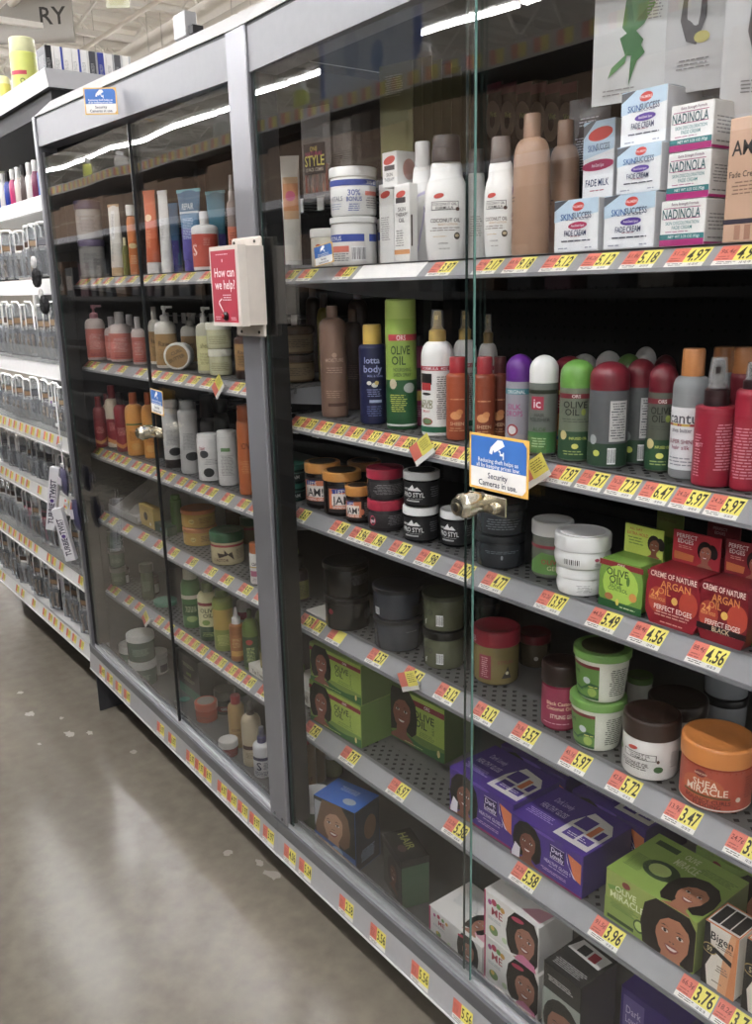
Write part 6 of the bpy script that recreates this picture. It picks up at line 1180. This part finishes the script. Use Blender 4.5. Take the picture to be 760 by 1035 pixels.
CTN(BASE + .0005, 547, 1052, 587, 970, .09, 'hair_dye_carton', 'black men hair colour carton with a bearded portrait', '18181a', gap=.030, side_col='141416', front=(('r', -1, 1, 0, .74, '8a938c'), ('l', -.8, .6, .84, .9, 1, 'c8c8c8'), ('face', .05, .38, .58, '8a5a44', '0f0c0b', 2), ('e', .07, .20, .17, .09, '1a1210'), ('e', .07, .245, .08, .03, '7a3f38'), ('p', [(-1, .0), (-.5, .0), (-.9, .25), (-1, .3)], '5f8a30'), ('t', 'MEN', -.4, .06, .07, 'e0e0e0', .7)), top=(('r', -1, 1, 0, 1, '1c1c1e'), ('l', -.8, .9, .1, .3, 2, 'b0b0b0'), ('p', [(-.9, .6), (.8, .55), (.9, .9), (-.7, .95)], 'cfcdc9'), ('r', -.5, .0, .64, .86, '2a2a2c'), ('r', .1, .5, .62, .84, 'a8283a')))
CTN(BASE + .0005, 622, 1100, 690, 990, .12, 'hair_relaxer_kit', 'purple kit carton in the shade at the bottom edge of the picture', '3a2478', gap=.14, h=.122, side_col='241650', front=(('r', -.9, -.2, .4, .9, '6a5a9a'), ('t', 'Dark', -.55, .7, .12, 'c8bce0', .5), ('t', 'Lovely', -.55, .55, .12, 'c8bce0', .5)), top=(('r', -1, 1, 0, 1, '3f2880'), ('l', -.6, .6, .3, .7, 3, '8a78b8')))

# ---- farther case, top shelf
q = JAR(A1, (75, 101, 243, 279), 'cream_jar', 'grey white jar with purple rim, lower of the pair by the far frame', 'a9a6a2', '6d5f80', gap=.12, lf=.15, lab=(('l', -.6, .6, .2, .8, 4, '6d6a70'),))
JAR(q[2] + .001, ((q[0], q[1], q[3], q[4]),), 'cream_jar', 'grey white jar with dark purple lid, upper of the pair by the far frame', 'b2afab', '40365a', lf=.2, lab=(('l', -.6, .6, .2, .8, 4, '6d6a70'),))
TUB(A1, (106, 122, 206, 279), 'squeeze_tube', 'silver and gold squeeze tube standing beside the purple lidded jars', 'd5d0c6', 'c9a878', gap=.10, lab=(('r', -.4, .4, .45, .9, 'e4e2de'), ('l', -.3, .3, .5, .85, 5, '77726a'), ('l', -.3, .3, .1, .4, 4, '9a948a')), cw=.9, top='b08a5a')
BOT(A1, (122, 129, 240, 276), 'oil_bottle', 'small olive green bottle between the silver tube and the orange tube', '7a7a3a', 'd9cfa0', gap=.12, cf=.2)
BOT(A1, (126, 136, 207, 277), 'tall_bottle', 'slim orange bottle with white cap near the glass bumper', 'd2762e', 'dedcd6', gap=.10, cf=.14, cw=.9, lab=(('e', 0, .6, .1, .06, 'e8d8a0'), ('l', -.6, .6, .2, .4, 3, 'f0d0a0')))
TUB(A1, (142, 158, 192, 275), 'squeeze_tube', 'tall orange squeeze tube on a white cap', 'cf6030', 'e6e2dc', gap=.10, cf=.14, cw=.95, lab=(('e', -.1, .62, .07, .05, 'f0d8b0'), ('l', -.5, .5, .2, .45, 4, 'e8a070')))
TUB(A1, (157, 170, 192, 275), 'squeeze_tube', 'tall plain white squeeze tube right of the orange one', 'dcdad6', 'e0deda', gap=.10, cf=.14, cw=.95, lab=(('l', -.5, .5, .3, .6, 4, 'b0aeaa'),))
TUB(A1, (174, 206, 190, 273), 'squeeze_tube', 'large teal and violet squeeze tube with a wide crimped top', '2f6f96', '5a4a9a', gap=.11, cf=.14, cw=.55, top='5fb0c0', lab=(('r', -1, 1, .0, .45, '4a3f92'), ('r', -1, 1, .66, .69, 'c9d8e0'), ('t', 'REPAIR', 0, .76, .09, 'd8e8f0', 1.2), ('l', -.6, .6, .3, .6, 5, 'b8c8e0')))
TUB(A1, (168, 181, 205, 274), 'squeeze_tube', 'slim blue squeeze tube left of the large teal one', '3a6f96', '3f3f86', gap=.17, cw=.8, lab=(('r', -1, 1, 0, .4, '4a3f92'),))
TUB(A1, (204, 230, 192, 270), 'squeeze_tube', 'second teal squeeze tube behind the red pump bottle', '2f7f96', '3f3f86', gap=.24, cw=.6, top='5fb0c0', lab=(('r', -1, 1, 0, .4, '4a3f92'),))
BOT(A1, (192, 219, 213, 273), 'pump_bottle', 'white bottle with broad red label and pump', 'd9d6d2', 'c9c6c2', gap=.10, rz=10, cf=.22, cw=.34, ck='flat', sh=.08, neck=.4, lab=(('r', -1.2, 1.2, .06, .9, 'bd4430'), ('t', 'S', -.55, .5, .3, 'f0d8d0', .4), ('l', .1, .6, .6, .8, 2, 'dc9080'), ('b', .6, .95, .1, .3)))
for i, (a, b) in enumerate([(227, 238), (236, 248)]):
    BOT(A1, (a, b, 177, 272), 'spray_bottle', ['clear spray bottle with orange label left of the call box post', 'clear spray bottle with orange label half hidden by the post'][i], '8a7a74', '8a7f7a', gap=.10, kind='gel', cf=.26, cw=.55, ck='spray', noz='6a6260', sh=.1, lab=(('r', -1.2, 1.2, .05, .72, 'c96848'), ('t', 'DSDS', 0, .42, .12, '5a2a20', 1.3), ('l', -.6, .6, .5, .62, 2, '7a3a2a')))
# ---- farther case, second shelf
pk_ = (('r', -1.3, 1.3, .05, .95, 'c4685a'), ('l', -.6, .6, .3, .8, 4, 'e0b0a8'), ('l', -.6, .6, .08, .2, 1, '8a3a34'))
for (a, b, t_, bb, g, ck, lab) in [(83.5, 103, 308, 361, .10, 'pump', 'salmon pink labelled pump bottle closest to the far frame'), (104, 119, 320, 366, .11, 'flat', 'salmon pink labelled bottle with clear cap, second from the far frame'), (108, 131, 315, 366, .095, 'flat', 'salmon pink labelled wide bottle with clear cap and bar code'), (122, 138, 318, 362, .14, 'flat', 'salmon pink labelled bottle half hidden behind the wide one'), (131, 145, 320, 363, .10, 'flat', 'salmon pink labelled bottle beside the dark glass bumper')]:
    BOT(A2, (a, b, t_, bb), 'pump_bottle' if ck == 'pump' else 'lotion_bottle', lab, 'c9b8b0', 'c98a94' if ck == 'pump' else 'b9b4b2', gap=g, cf=.24, cw=.42, ck=ck, sh=.14, neck=.4, lab=pk_)
gl_ = (('r', -1.3, 1.3, .05, .92, 'a8824a'), ('t', 'Raw', -.1, .65, .14, '5a4426', .9), ('l', -.6, .6, .2, .5, 4, '7a6034'))
BOT(A2, (148, 161, 310, 368), 'pump_bottle', 'cream bottle with gold brown label behind the glass bumper', 'd6d0c4', 'c9c4bc', gap=.14, cf=.22, cw=.42, ck='flat', sh=.14, lab=gl_)
BOT(A2, (154, 176, 309, 373), 'pump_bottle', 'cream pump bottle with gold brown label right of the glass bumper', 'dad4c8', 'd2cec8', gap=.095, cf=.24, cw=.40, ck='pump', sh=.14, lab=gl_)
BOT(A2, (181, 200, 316, 366), 'pump_bottle', 'cream pump bottle behind the round jar lying on its side', 'd0cabc', 'c9c4bc', gap=.2, cf=.24, cw=.40, ck='pump', sh=.14, lab=gl_)
x, y, w, h = cyl(A2, 172.5, 200, 342, 372, .10)
t = thing('cream_jar', 'round jar turned on its side showing a gold brown lid with white rim', 'jar', (x, .115, A2 + w / 2), radians(52))
T = lambda q: (q[0], -q[2], q[1])
mb = MB(); mb.lathe([(w * .44, -.05), (w * .46, -.045), (w * .46, .0)], mat('e0dccf', .4), n=32, T=T); mb.build('body', t)
mb = MB(); mb.lathe([(w * .5, -.004), (w * .5, .014), (w * .46, .018), (w * .1, .018)], mat('e6e3da', .35), n=40, T=T); mb.build('lid', t)
mb = MB(); s = Sheet(mb, lambda u, v, L: (u, -.018 - L, v), w * .42, w * .42); s.ell(0, 0, w * .41, w * .41, mat('a8824a', .5), 32); s.text('CURL', 0, .012, .009, mat('5a4426', .5), w * .6, .4); s.text('BUTTER', 0, -.004, .009, mat('5a4426', .5), w * .7, .4); mb.build('lid_label', t, fix=False)
pal = (('r', -1.3, 1.3, .05, .92, 'c9c48a'), ('t', 'shea', 0, .68, .12, '7a7440', .8), ('l', -.6, .6, .2, .5, 4, '8f8a58'))
BOT(A2, (196, 213, 310, 380), 'pump_bottle', 'clear pump bottle with pale yellow label beside the stacked pale jars', 'bdb9a4', 'b5b2aa', gap=.095, kind='gel', cf=.24, cw=.42, ck='pump', sh=.12, lab=pal)
q = JAR(A2, (210, 234, 352, 382), 'cream_jar', 'pale yellow jar with white lid, lower of the pale pair near the post', 'ccc9a0', 'e0deca', gap=.095, lf=.25, lab=(('l', -.8, .8, .2, .7, 3, '8f8a58'),))
JAR(q[2] + .001, ((q[0], q[1], q[3] * 1.08, q[4]),), 'cream_jar', 'pale yellow jar with white lid, upper of the pale pair near the post', 'ccc9a0', 'e0deca', lf=.25, lab=(('l', -.8, .8, .2, .7, 3, '8f8a58'),))
BOT(A2, (236, 254, 334, 387), 'lotion_bottle', 'dark brown bottle with gold brown label beside the post', '4a2a1e', '3a2420', gap=.10, cf=.12, cw=.7, sh=.06, foot=('2a1a16', .16), lab=(('r', -1.3, 1.3, .2, .92, '9a7440'), ('t', 'Raw', -.1, .7, .1, '4a3420', .9), ('l', -.6, .6, .3, .6, 3, '5a4426')))
tj = (('r', -1.3, 1.3, .08, .95, '86704c'), ('l', -.9, .9, .3, .75, 3, '4a3c2a'))
for i, (a, b) in enumerate([(278, 318), (318 - 60, 281)]):
    if i: continue
    q = JAR(A2, (a, b, 357, 390), 'cream_jar', 'brown labelled jar, lower of the brown pair seen past the post', '6a543c', '4a3628', gap=.12, lf=.22, lab=tj)
    JAR(q[2] + .001, ((q[0], q[1], q[3], q[4]),), 'cream_jar', 'brown labelled jar, upper of the brown pair seen past the post', '6a543c', '5a4430', lf=.22, lab=tj)
# ---- farther case, third shelf
rd = (('r', -1.3, 1.3, .1, .7, '8a1f28'), ('p', [(-1.2, .15), (0, .05), (1.2, .2), (1.2, .3), (0, .15), (-1.2, .26)], 'c98a3a'), ('l', -.6, .6, .4, .62, 3, 'd89a90'))
for i, (a, b, t_, bb, g, bc, cc, lab) in enumerate([(85, 97, 398, 450, .11, '8a2a2e', '7a1c24', 'dark red bottle closest to the far frame on the middle shelf'), (102, 110, 397, 452, .17, 'c9a890', '7a1c24', 'cream shouldered dark red bottle beside the first red one'), (104, 119, 389, 457, .10, 'd0bfa4', '8a2028', 'cream topped bottle with brown red cap, tallest of the red group'), (113, 127, 396, 459, .09, '8a242c', '2a1a1c', 'dark red bottle with gold ribbon in front of the cream topped one')]):
    BOT(A3, (a, b, t_, bb), 'lotion_bottle', lab, bc, cc, gap=g, cf=.2, cw=.5, sh=.12, lab=rd)
og = (('r', -.9, .9, .74, .78, '4f6a34'), ('l', -.6, .6, .35, .6, 4, '8a4a1c'), ('e', 0, .2, .12, .09, 'd8a04a'))
BOT(A3, (124, 143, 396, 464), 'lotion_bottle', 'bright orange yellow bottle with orange cap left of the chrome lock', 'd8922e', 'b8551f', gap=.09, cf=.18, cw=.42, sh=.14, lab=og)
BOT(A3, (141, 155, 396, 462), 'lotion_bottle', 'second orange yellow bottle behind the glass bumper', 'd08a2a', 'b8551f', gap=.11, cf=.18, cw=.42, sh=.14, lab=og)
gw = (('e', .3, .28, .12, .08, '2f2f2f'), ('l', -.6, .6, .4, .7, 3, '8a8a88'))
BOT(A3, (162, 180, 404, 477), 'lotion_bottle', 'white bottle with a dark brown base below the blue sticker', 'cfcdc9', 'd2d0cc', gap=.095, cf=.08, cw=.9, sh=.08, foot=('2f2422', .14), lab=gw)
BOT(A3, (178, 198, 404, 479), 'lotion_bottle', 'tall waisted grey white bottle right of the chrome lock', 'c2c0bd', 'b5b3b0', gap=.095, cf=.1, cw=.7, sh=.08, shape='waist', lab=gw)
BOT(A3, (200, 216, 398, 468), 'lotion_bottle', 'grey bottle with dark cap in the back row behind the white bottles', '6a6866', '2f2a2c', gap=.24, cf=.35, cw=.9)
BOT(A3, (214, 230, 402, 468), 'lotion_bottle', 'dark bottle with a green mark in the back row near the post', '3a3a38', '2a2a2a', gap=.22, cf=.2, cw=.9, lab=(('r', -.5, .5, .3, .5, '3f6a3a'),))
BOT(A3, (198, 221, 437, 491), 'lotion_bottle', 'stout white bottle with rounded top and a black round mark', 'e2e0dd', 'e4e2df', gap=.088, cf=.1, cw=.96, sh=.02, neck=.95, lab=(('e', .0, .2, .14, .12, '2a2a2a'), ('e', -.3, .68, .12, .1, '4a4a4a'), ('t', 'hair', -.4, .84, .1, 'a83a4a', .5), ('l', -.3, .8, .4, .56, 2, '9a9a9a')))
BOT(A3, (218, 239, 434, 488), 'lotion_bottle', 'stout white bottle with green print turned to its back', 'd2d0cc', 'd8d6d2', gap=.10, cf=.1, cw=.96, sh=.02, neck=.95, lab=(('r', -.5, .3, .74, .82, '5f8a50'), ('l', -.6, .6, .2, .66, 8, '8a8a86')))
BOT(A3, (237, 255, 408, 491), 'lotion_bottle', 'orange tapered bottle beside the post on the middle shelf', 'b8602a', 'a85424', gap=.09, cf=.16, cw=.8, sh=.06, shape='slim', lab=(('t', 'ION', 0, .72, .1, '6a2f12', .8), ('l', -.5, .5, .3, .5, 3, 'd08a50')))
BOT(A3, (251, 264, 434, 503), 'lotion_bottle', 'white and navy small bottle half hidden by the post', 'c9c9cc', 'e0e0e0', gap=.088, cf=.12, cw=.9, sh=.03, neck=.9, lab=(('r', -1.2, 1.2, .5, .9, '27345a'), ('r', -1.2, 1.2, .1, .2, 'c9a03a')))
tl = (('r', -1.2, 1.2, .1, .9, '1c3a34'), ('t', 'JAM', .0, .45, .3, 'e0e0dc', .9), ('l', -.8, .8, .7, .85, 1, '5fa08c'))
q = JAR(A3, (283, 309, 485, 514), 'hair_gel_jar', 'dark teal gel jar, lower of the teal pair seen past the post', '1d4a40', '1f7a66', gap=.13, lf=.25, lab=tl, rz=50)
JAR(q[2] + .001, ((q[0], q[1], q[3], q[4]),), 'hair_gel_jar', 'dark teal gel jar, upper of the teal pair seen past the post', '1d4a40', '1f7a66', lf=.25, lab=tl, rz=50)
# ---- farther case, fourth shelf
g_ = mat('b5b2ac', .6)
P = at_y(100, 530, .11); tx = max(-1.205, float(P[0]))
t = thing('display_tray', 'broken grey cardboard display tray with slanting sides near the far frame', 'tray', (tx, .095, A4))
mb = MB(); mb.box(0, .24, 0, .2, .0, .003, g_); mb.build('tray_base', t)
mb = MB(); mb.box(0, .24, 0, .003, .0, .024, g_); mb.build('front_lip', t)
for q, hh in ((.0, .10), (.12, .135), (.237, .15)): mb = MB(); mb.prism([(.004, .003), (.2, .003), (.2, hh), (.17, hh)], 'x', q, q + .003, g_); mb.build('side_flap', t)
mb = MB(); mb.box(0, .24, .197, .2, .003, .13, mat('9d9a95', .6)); mb.build('back_card', t)
P = at_y(135, 545, .10)
t = thing('display_card', 'large plain grey card leaning behind the small yellow carton', 'card', (P[0] + .10, .25, A4), radians(6))
mb = MB(); mb.prism([(0, 0), (.2, 0), (.2, .13), (.12, .18), (.03, .18)], 'y', 0, .003, mat('a5a29c', .6)); mb.build('card_sheet', t)
mb = MB(); mb.box(.0, .2, -.03, 0, 0, .003, mat('a5a29c', .6)); mb.build('card_foot', t)
CTN(A4, 143, 540, 155, 508, .025, 'small_carton', 'small yellow carton with torn dark window, standing in front of the grey card', 'b89a44', gap=.11, front=(('e', -.1, .5, .22, .2, '2a241c'), ('l', -.7, .7, .75, .9, 1, '6a5820'), ('e', .5, .2, .1, .08, 'd8d4c0')))
CTN(A4 + .0035, 124, 531, 132, 517, .02, 'small_carton', 'small white and red carton inside the broken tray', 'c9c4c0', gap=.12, front=(('e', 0, .5, .25, .2, '8a3a3a'),))
CTN(A4, 158, 551, 170, 540, .03, 'small_carton', 'low dark green box with pale card beside the green bottle', '2f4a34', h=.028, gap=.11, front=(('e', 0, .5, .2, .2, '5f7aa0'),))
BOT(A4, (171, 183, 503, 549), 'tall_bottle', 'bright green straight bottle beside the stacked yellow jars', '3f7a26', '4a8a2c', gap=.12, cf=.1, cw=.8, sh=.04, lab=())
yj = (('r', -1.3, 1.3, .06, .92, 'c79a2e'), ('e', -.3, .5, .25, .2, 'dcc060'), ('l', .1, .9, .3, .8, 4, '7a5a1c'), ('t', 'curl', -.3, .5, .16, '5a3a14', .6))
q = JAR(A4, (184, 219, 528, 557), 'cream_jar', 'yellow jar with orange lid, lower of the yellow pair', 'c9a238', 'c97a28', gap=.11, lf=.22, lab=yj)
JAR(q[2] + .001, ((q[0] - .004, q[1], q[3], q[4]),), 'cream_jar', 'yellow jar with orange lid, upper of the yellow pair', 'c9a238', 'c9702a', lf=.22, lab=yj)
JAR(A4, (211, 246, 532, 576), 'cream_jar', 'wide cream jar with dark green lid and red band', 'c9b88a', '1c5a34', gap=.088, lf=.28, lab=(('r', -1.2, 1.2, .82, .93, 'a82a30'), ('p', [(-.4, .3), (.1, .45), (.4, .2), (.3, .6), (.1, .5), (-.1, .7), (-.1, .5), (-.5, .55)], '3a2a1c'), ('t', 'CASTOR', -.3, .2, .14, '5a2a1c', 1.0), ('l', .5, 1.1, .2, .7, 5, '7a6a4a')))
JAR(A4, (242, 262, 520, 560), 'cream_jar', 'dim jar with dark green lid in the back row near the post', '7a6a4c', '1f4a30', gap=.24, lf=.28, lab=(('r', -1.2, 1.2, .8, .93, '8a2a30'),))  # dimmed copy of the wide cream jar, shade put into its colours
JAR(A4, (219, 243, 508, 545), 'cream_jar', 'dim brown jar in the back row above the wide cream jar', '5a4630', '6a4a26', gap=.28, lf=.25)
BOT(A4, (251, 266, 547, 592), 'cream_bottle', 'small white bottle with copper orange cap beside the post', 'e2dfda', 'c0642a', gap=.088, cf=.24, cw=.95, sh=.02, neck=.9, lab=(('t', 'cantu', 0, .72, .14, '5a4a5a', 1.2), ('r', -1, 1, .56, .6, 'c9a63a'), ('r', -.9, .9, .25, .45, 'c06a8a'), ('l', -.6, .6, .08, .2, 2, '9a8a9a')))
# ---- farther case, fifth shelf
dg = (('l', -.6, .6, .3, .7, 3, '5f7a5a'),)
q = JAR(A5, (103, 119, 565, 590), 'cream_jar', 'dark green jar closest to the far frame, lower of its stack', '2f4a32', '26382a', gap=.10, lf=.25, lab=dg)
q = JAR(q[2] + .001, ((q[0], q[1], q[3], q[4]),), 'cream_jar', 'dark green jar closest to the far frame, middle of its stack', '33503a', '26382a', lf=.25, lab=dg)
JAR(q[2] + .001, ((q[0], q[1], q[3], q[4] * .9),), 'cream_jar', 'dark green jar closest to the far frame, top of its stack', '33503a', '26382a', lf=.25, lab=dg)
JAR(A5, (116, 130, 572, 600), 'cream_jar', 'small black jar with a white label near the far frame', '24221f', '1c1c1c', gap=.12, lf=.3, lab=(('r', -1, 1, .05, .9, 'b5b3ae'), ('l', -.5, .5, .3, .7, 3, '5a5a58')))
JAR(A5, (140, 154, 568, 610), 'cream_jar', 'dark olive green jar between the white labelled ones', '38492c', '22301f', gap=.095, lf=.2, lab=dg)
JAR(A5, (143, 161, 587, 615), 'cream_jar', 'small brown lidded jar with white oval label before the teal tubs', '4a3026', '3a241c', gap=.09, lf=.3, lab=(('r', -1.1, 1.1, .08, .9, 'c0bdb6'), ('e', -.2, .6, .2, .14, 'a84a3c'), ('l', -.6, .6, .15, .35, 2, '6a5a50')))
q = JAR(A5, (155, 179, 606, 631), 'hair_gel_jar', 'translucent teal tub, lower of the teal pair at the glass bumper', '4f8a72', '3f7a66', gap=.10, lf=.2, lab=())
JAR(q[2] + .001, ((q[0], q[1], q[3], q[4]),), 'hair_gel_jar', 'translucent teal tub, upper of the teal pair at the glass bumper', '5f9a84', '4a8a74', lf=.2, lab=())
BOT(A5, (181, 201, 573, 638), 'lotion_bottle', 'green bottle with cream cap standing right of the glass bumper', '3f7a3a', 'd9d6bf', gap=.095, cf=.15, cw=.7, sh=.14, lab=(('r', -1.2, 1.2, .74, .84, 'd0cfb8'), ('r', -.9, .9, .3, .6, '2a5a2a'), ('e', 0, .22, .14, .08, '8aae5a'), ('l', -.6, .6, .4, .56, 2, 'c0cf9a')))
BOT(A5, (198, 219, 586, 659), 'lotion_bottle', 'cream olive oil bottle with dark green foot', 'd5cf9a', '4f6a2a', gap=.09, cf=.15, cw=.55, sh=.12, foot=('1f4a2a', .3), lab=(('r', -1.1, 1.1, .88, .96, '8a2a30'), ('t', 'OLIVE', 0, .76, .11, '2a3a1a', 1.3), ('t', 'OIL', 0, .63, .11, '2a3a1a', .8), ('e', -.2, .45, .1, .07, '7a9a3a'), ('l', -.6, .6, .08, .2, 2, 'a8c06a')))
BOT(A5, (213, 234, 593, 664), 'lotion_bottle', 'yellow green transparent bottle, widest of the lower bottles', '8a9a34', '5f7a2c', gap=.088, cf=.1, cw=.7, sh=.1, kind='gel', lab=(('r', -1.1, 1.1, .45, .9, 'b89a34'), ('l', -.6, .6, .1, .35, 4, 'c9cf6a')))
BOT(A5, (230, 245, 612, 678), 'oil_bottle', 'amber oil bottle with white pointed applicator tip', 'a0622a', 'e6e4e0', gap=.088, cf=.3, cw=.6, ck='tip', sh=.05, kind='gel', lab=(('r', -1, 1, .1, .8, 'a5682e'), ('r', -.8, .8, .14, .3, 'cf9a3a'), ('l', -.6, .6, .4, .7, 3, 'd8a868')))
BOT(A5, (243, 260, 614, 686), 'oil_bottle', 'green glass bottle with slim neck and dark label', '5f7a26', '3a4a22', gap=.088, cf=.14, cw=.3, sh=.24, neck=.28, kind='gel', lab=(('r', -1.1, .9, .05, .95, '2a4a24'), ('e', -.1, .8, .1, .08, 'a83a2e'), ('l', -.5, .5, .2, .65, 5, 'a8b86a')))
BOT(A5, (238, 252, 598, 664), 'lotion_bottle', 'white and magenta bottle in the back row behind the amber one', 'd0c4cc', 'c8bcc4', gap=.2, cf=.15, lab=(('r', -1, 1, .5, .8, 'a82a5a'),))
BOT(A5, (256, 270, 606, 676), 'oil_bottle', 'second green glass bottle close against the post', '5a7226', '3a4a22', gap=.14, cf=.14, cw=.3, sh=.24, neck=.28, kind='gel')
CTN(A5, 253, 701, 274, 688, .09, 'display_tray', 'low white tray printed Tea Tree Oil at the post end of the lowest shelf', 'd2cec4', gap=.088, h=.026, cat='tray', front=(('t', 'Tea Tree Oil', 0, .45, .4, '4a4644', 1.8),))
for i, (a, b) in enumerate([(254, 263), (262, 272)]):
    BOT(A5 + .0275, (a, b, 651, 684), 'oil_bottle', ['short oil bottle with maroon cap standing in the low white tray', 'second short oil bottle with maroon cap in the low white tray by the post'][i], '8f8438', '5a1c1c', gap=.095, cf=.28, cw=.7, kind='gel', lab=(('r', -1, 1, .2, .7, 'a89a5a'),))
# ---- farther case, base deck
for i, (a, b, t_, bb, g, lab) in enumerate([(118, 144, 631, 668, .14, 'green jar with white lid, farthest of the white lidded tubs'), (130, 158, 668, 700, .045, 'green tub with white lid, lower of the stacked two')]):
    q = JAR(BASE + .0005, (a, b, t_, bb), 'cream_tub', lab, '4a6a58', 'c9cbc6', gap=g, lf=.28, kind='gel', lab=(('l', -.6, .6, .3, .7, 3, '7a9a84'),), cat='tub', h=.085)
JAR(q[2] + .001, ((q[0], q[1], q[3], q[4] * 1.05),), 'cream_tub', 'green tub with white lid, upper of the stacked two', '4a6a58', 'cfd1cc', lf=.22, kind='gel', lab=(('l', -.6, .6, .3, .7, 3, '7a9a84'),), cat='tub')
JAR(BASE + .0005, (148, 171, 676, 722), 'cream_tub', 'plain white tub with white lid next to the dark cartons', 'c4c4c0', 'cfcfcb', gap=.08, h=.075, lf=.22, lab=(('r', .3, 1.1, .1, .6, '3a3a44'),), cat='tub')
CTN(BASE + .0005, 163, 728, 178, 664, .05, 'hair_dye_carton', 'narrow brown black carton left of the glass bumper on the farther base deck', '3a2c28', gap=.2, front=(('l', -.7, .7, .2, .8, 4, '7a5a44'),))
CTN(BASE + .0005, 186, 738, 202, 655, .05, 'hair_dye_carton', 'tall black carton with green lettering and teal foot', '14181a', gap=.16, front=(('r', -1, 1, 0, .22, '2f6a5a'), ('t', 'HAIR', 0, .55, .08, '9ab84a', 1.4), ('l', -.6, .6, .7, .8, 1, 'b8b8a0'), ('l', -.6, .6, .35, .45, 1, 'b8b8a0')))
CTN(BASE + .0005, 201, 735, 216, 665, .05, 'hair_dye_carton', 'black carton with pale letters right of the teal footed carton', '161618', gap=.2, front=(('t', 'CO', 0, .6, .1, 'a8a8a0', 1.0), ('r', -.5, .6, .3, .4, '3f7a3a')))
CTN(BASE + .0005, 217, 735, 238, 670, .06, 'hair_dye_carton', 'black carton in the back row above the black lidded tin', '1b1d1c', gap=.26, front=(('t', 'color', 0, .6, .1, '9ab08a', 1.2),))
JAR(BASE + .0005, (181, 192, 705, 724), 'cream_jar', 'small teal jar left of the tall black carton', '1f6a5a', '2a7a6a', gap=.12, lf=.3)
JAR(BASE + .0005, (197, 220, 716, 742), 'hair_gel_jar', 'orange red tin with patterned lid', 'b0432a', 'b84a2e', h=.06, gap=.10, lf=.35, lidtop='8a8680', lab=(('l', -.8, .8, .3, .6, 2, '6a2418'),))
JAR(BASE + .0005, (216, 238, 704, 738), 'hair_gel_jar', 'black jar with red printed band behind the orange red tin', '1a1719', '1c1a1c', h=.075, gap=.15, lf=.35, lab=(('r', -1, 1, .2, .6, '8a1f28'), ('t', 'GEL', 0, .4, .2, 'e0e0e0', .8)))
JAR(BASE + .0005, (220, 240, 742, 762), 'cream_jar', 'low jar with flat white lid before the gold bottles', '8a2a2e', 'd5d3cf', h=.045, gap=.06, lf=.4)
BOT(BASE + .0005, (229, 246, 703, 770), 'lotion_bottle', 'gold bottle with bright red cap near the post on the base deck', 'b08a4e', 'b02430', gap=.10, cf=.14, cw=.6, sh=.12, lab=(('t', 'CURL', 0, .5, .08, '7a4a24', 1.0), ('l', -.6, .6, .25, .4, 3, '8a6434')))
BOT(BASE + .0005, (242, 262, 706, 778), 'spray_bottle', 'cream bottle with dark brown spray cap near the post', 'c4b494', '2f2220', gap=.09, cf=.2, cw=.4, ck='spray', noz='2f2220', sh=.14, lab=(('r', -.9, .2, .42, .52, '4a2f28'), ('l', -.6, .6, .2, .35, 2, '8a7a5c')))
BOT(BASE + .0005, (254, 273, 732, 795), 'spray_bottle', 'small white spray bottle with violet nozzle and navy letter S label', 'dfdfe2', '3a3a6a', gap=.085, cf=.3, cw=.5, ck='spray', noz='2f2f5a', sh=.1, lab=(('r', -1.1, 1.1, .62, .74, '2f3358'), ('t', 'S', -.3, .42, .3, '2a2f55', .6), ('l', -.8, .8, .05, .22, 3, '4a4f70'), ('l', .1, .9, .3, .55, 3, '4a4f70')))
BOT(BASE + .0005, (271, 281, 745, 790), 'lotion_bottle', 'small indigo bottle tucked against the post', '2f2f66', '3a3a78', gap=.09, cf=.2, cw=.6)
# marks of dried spill on the concrete
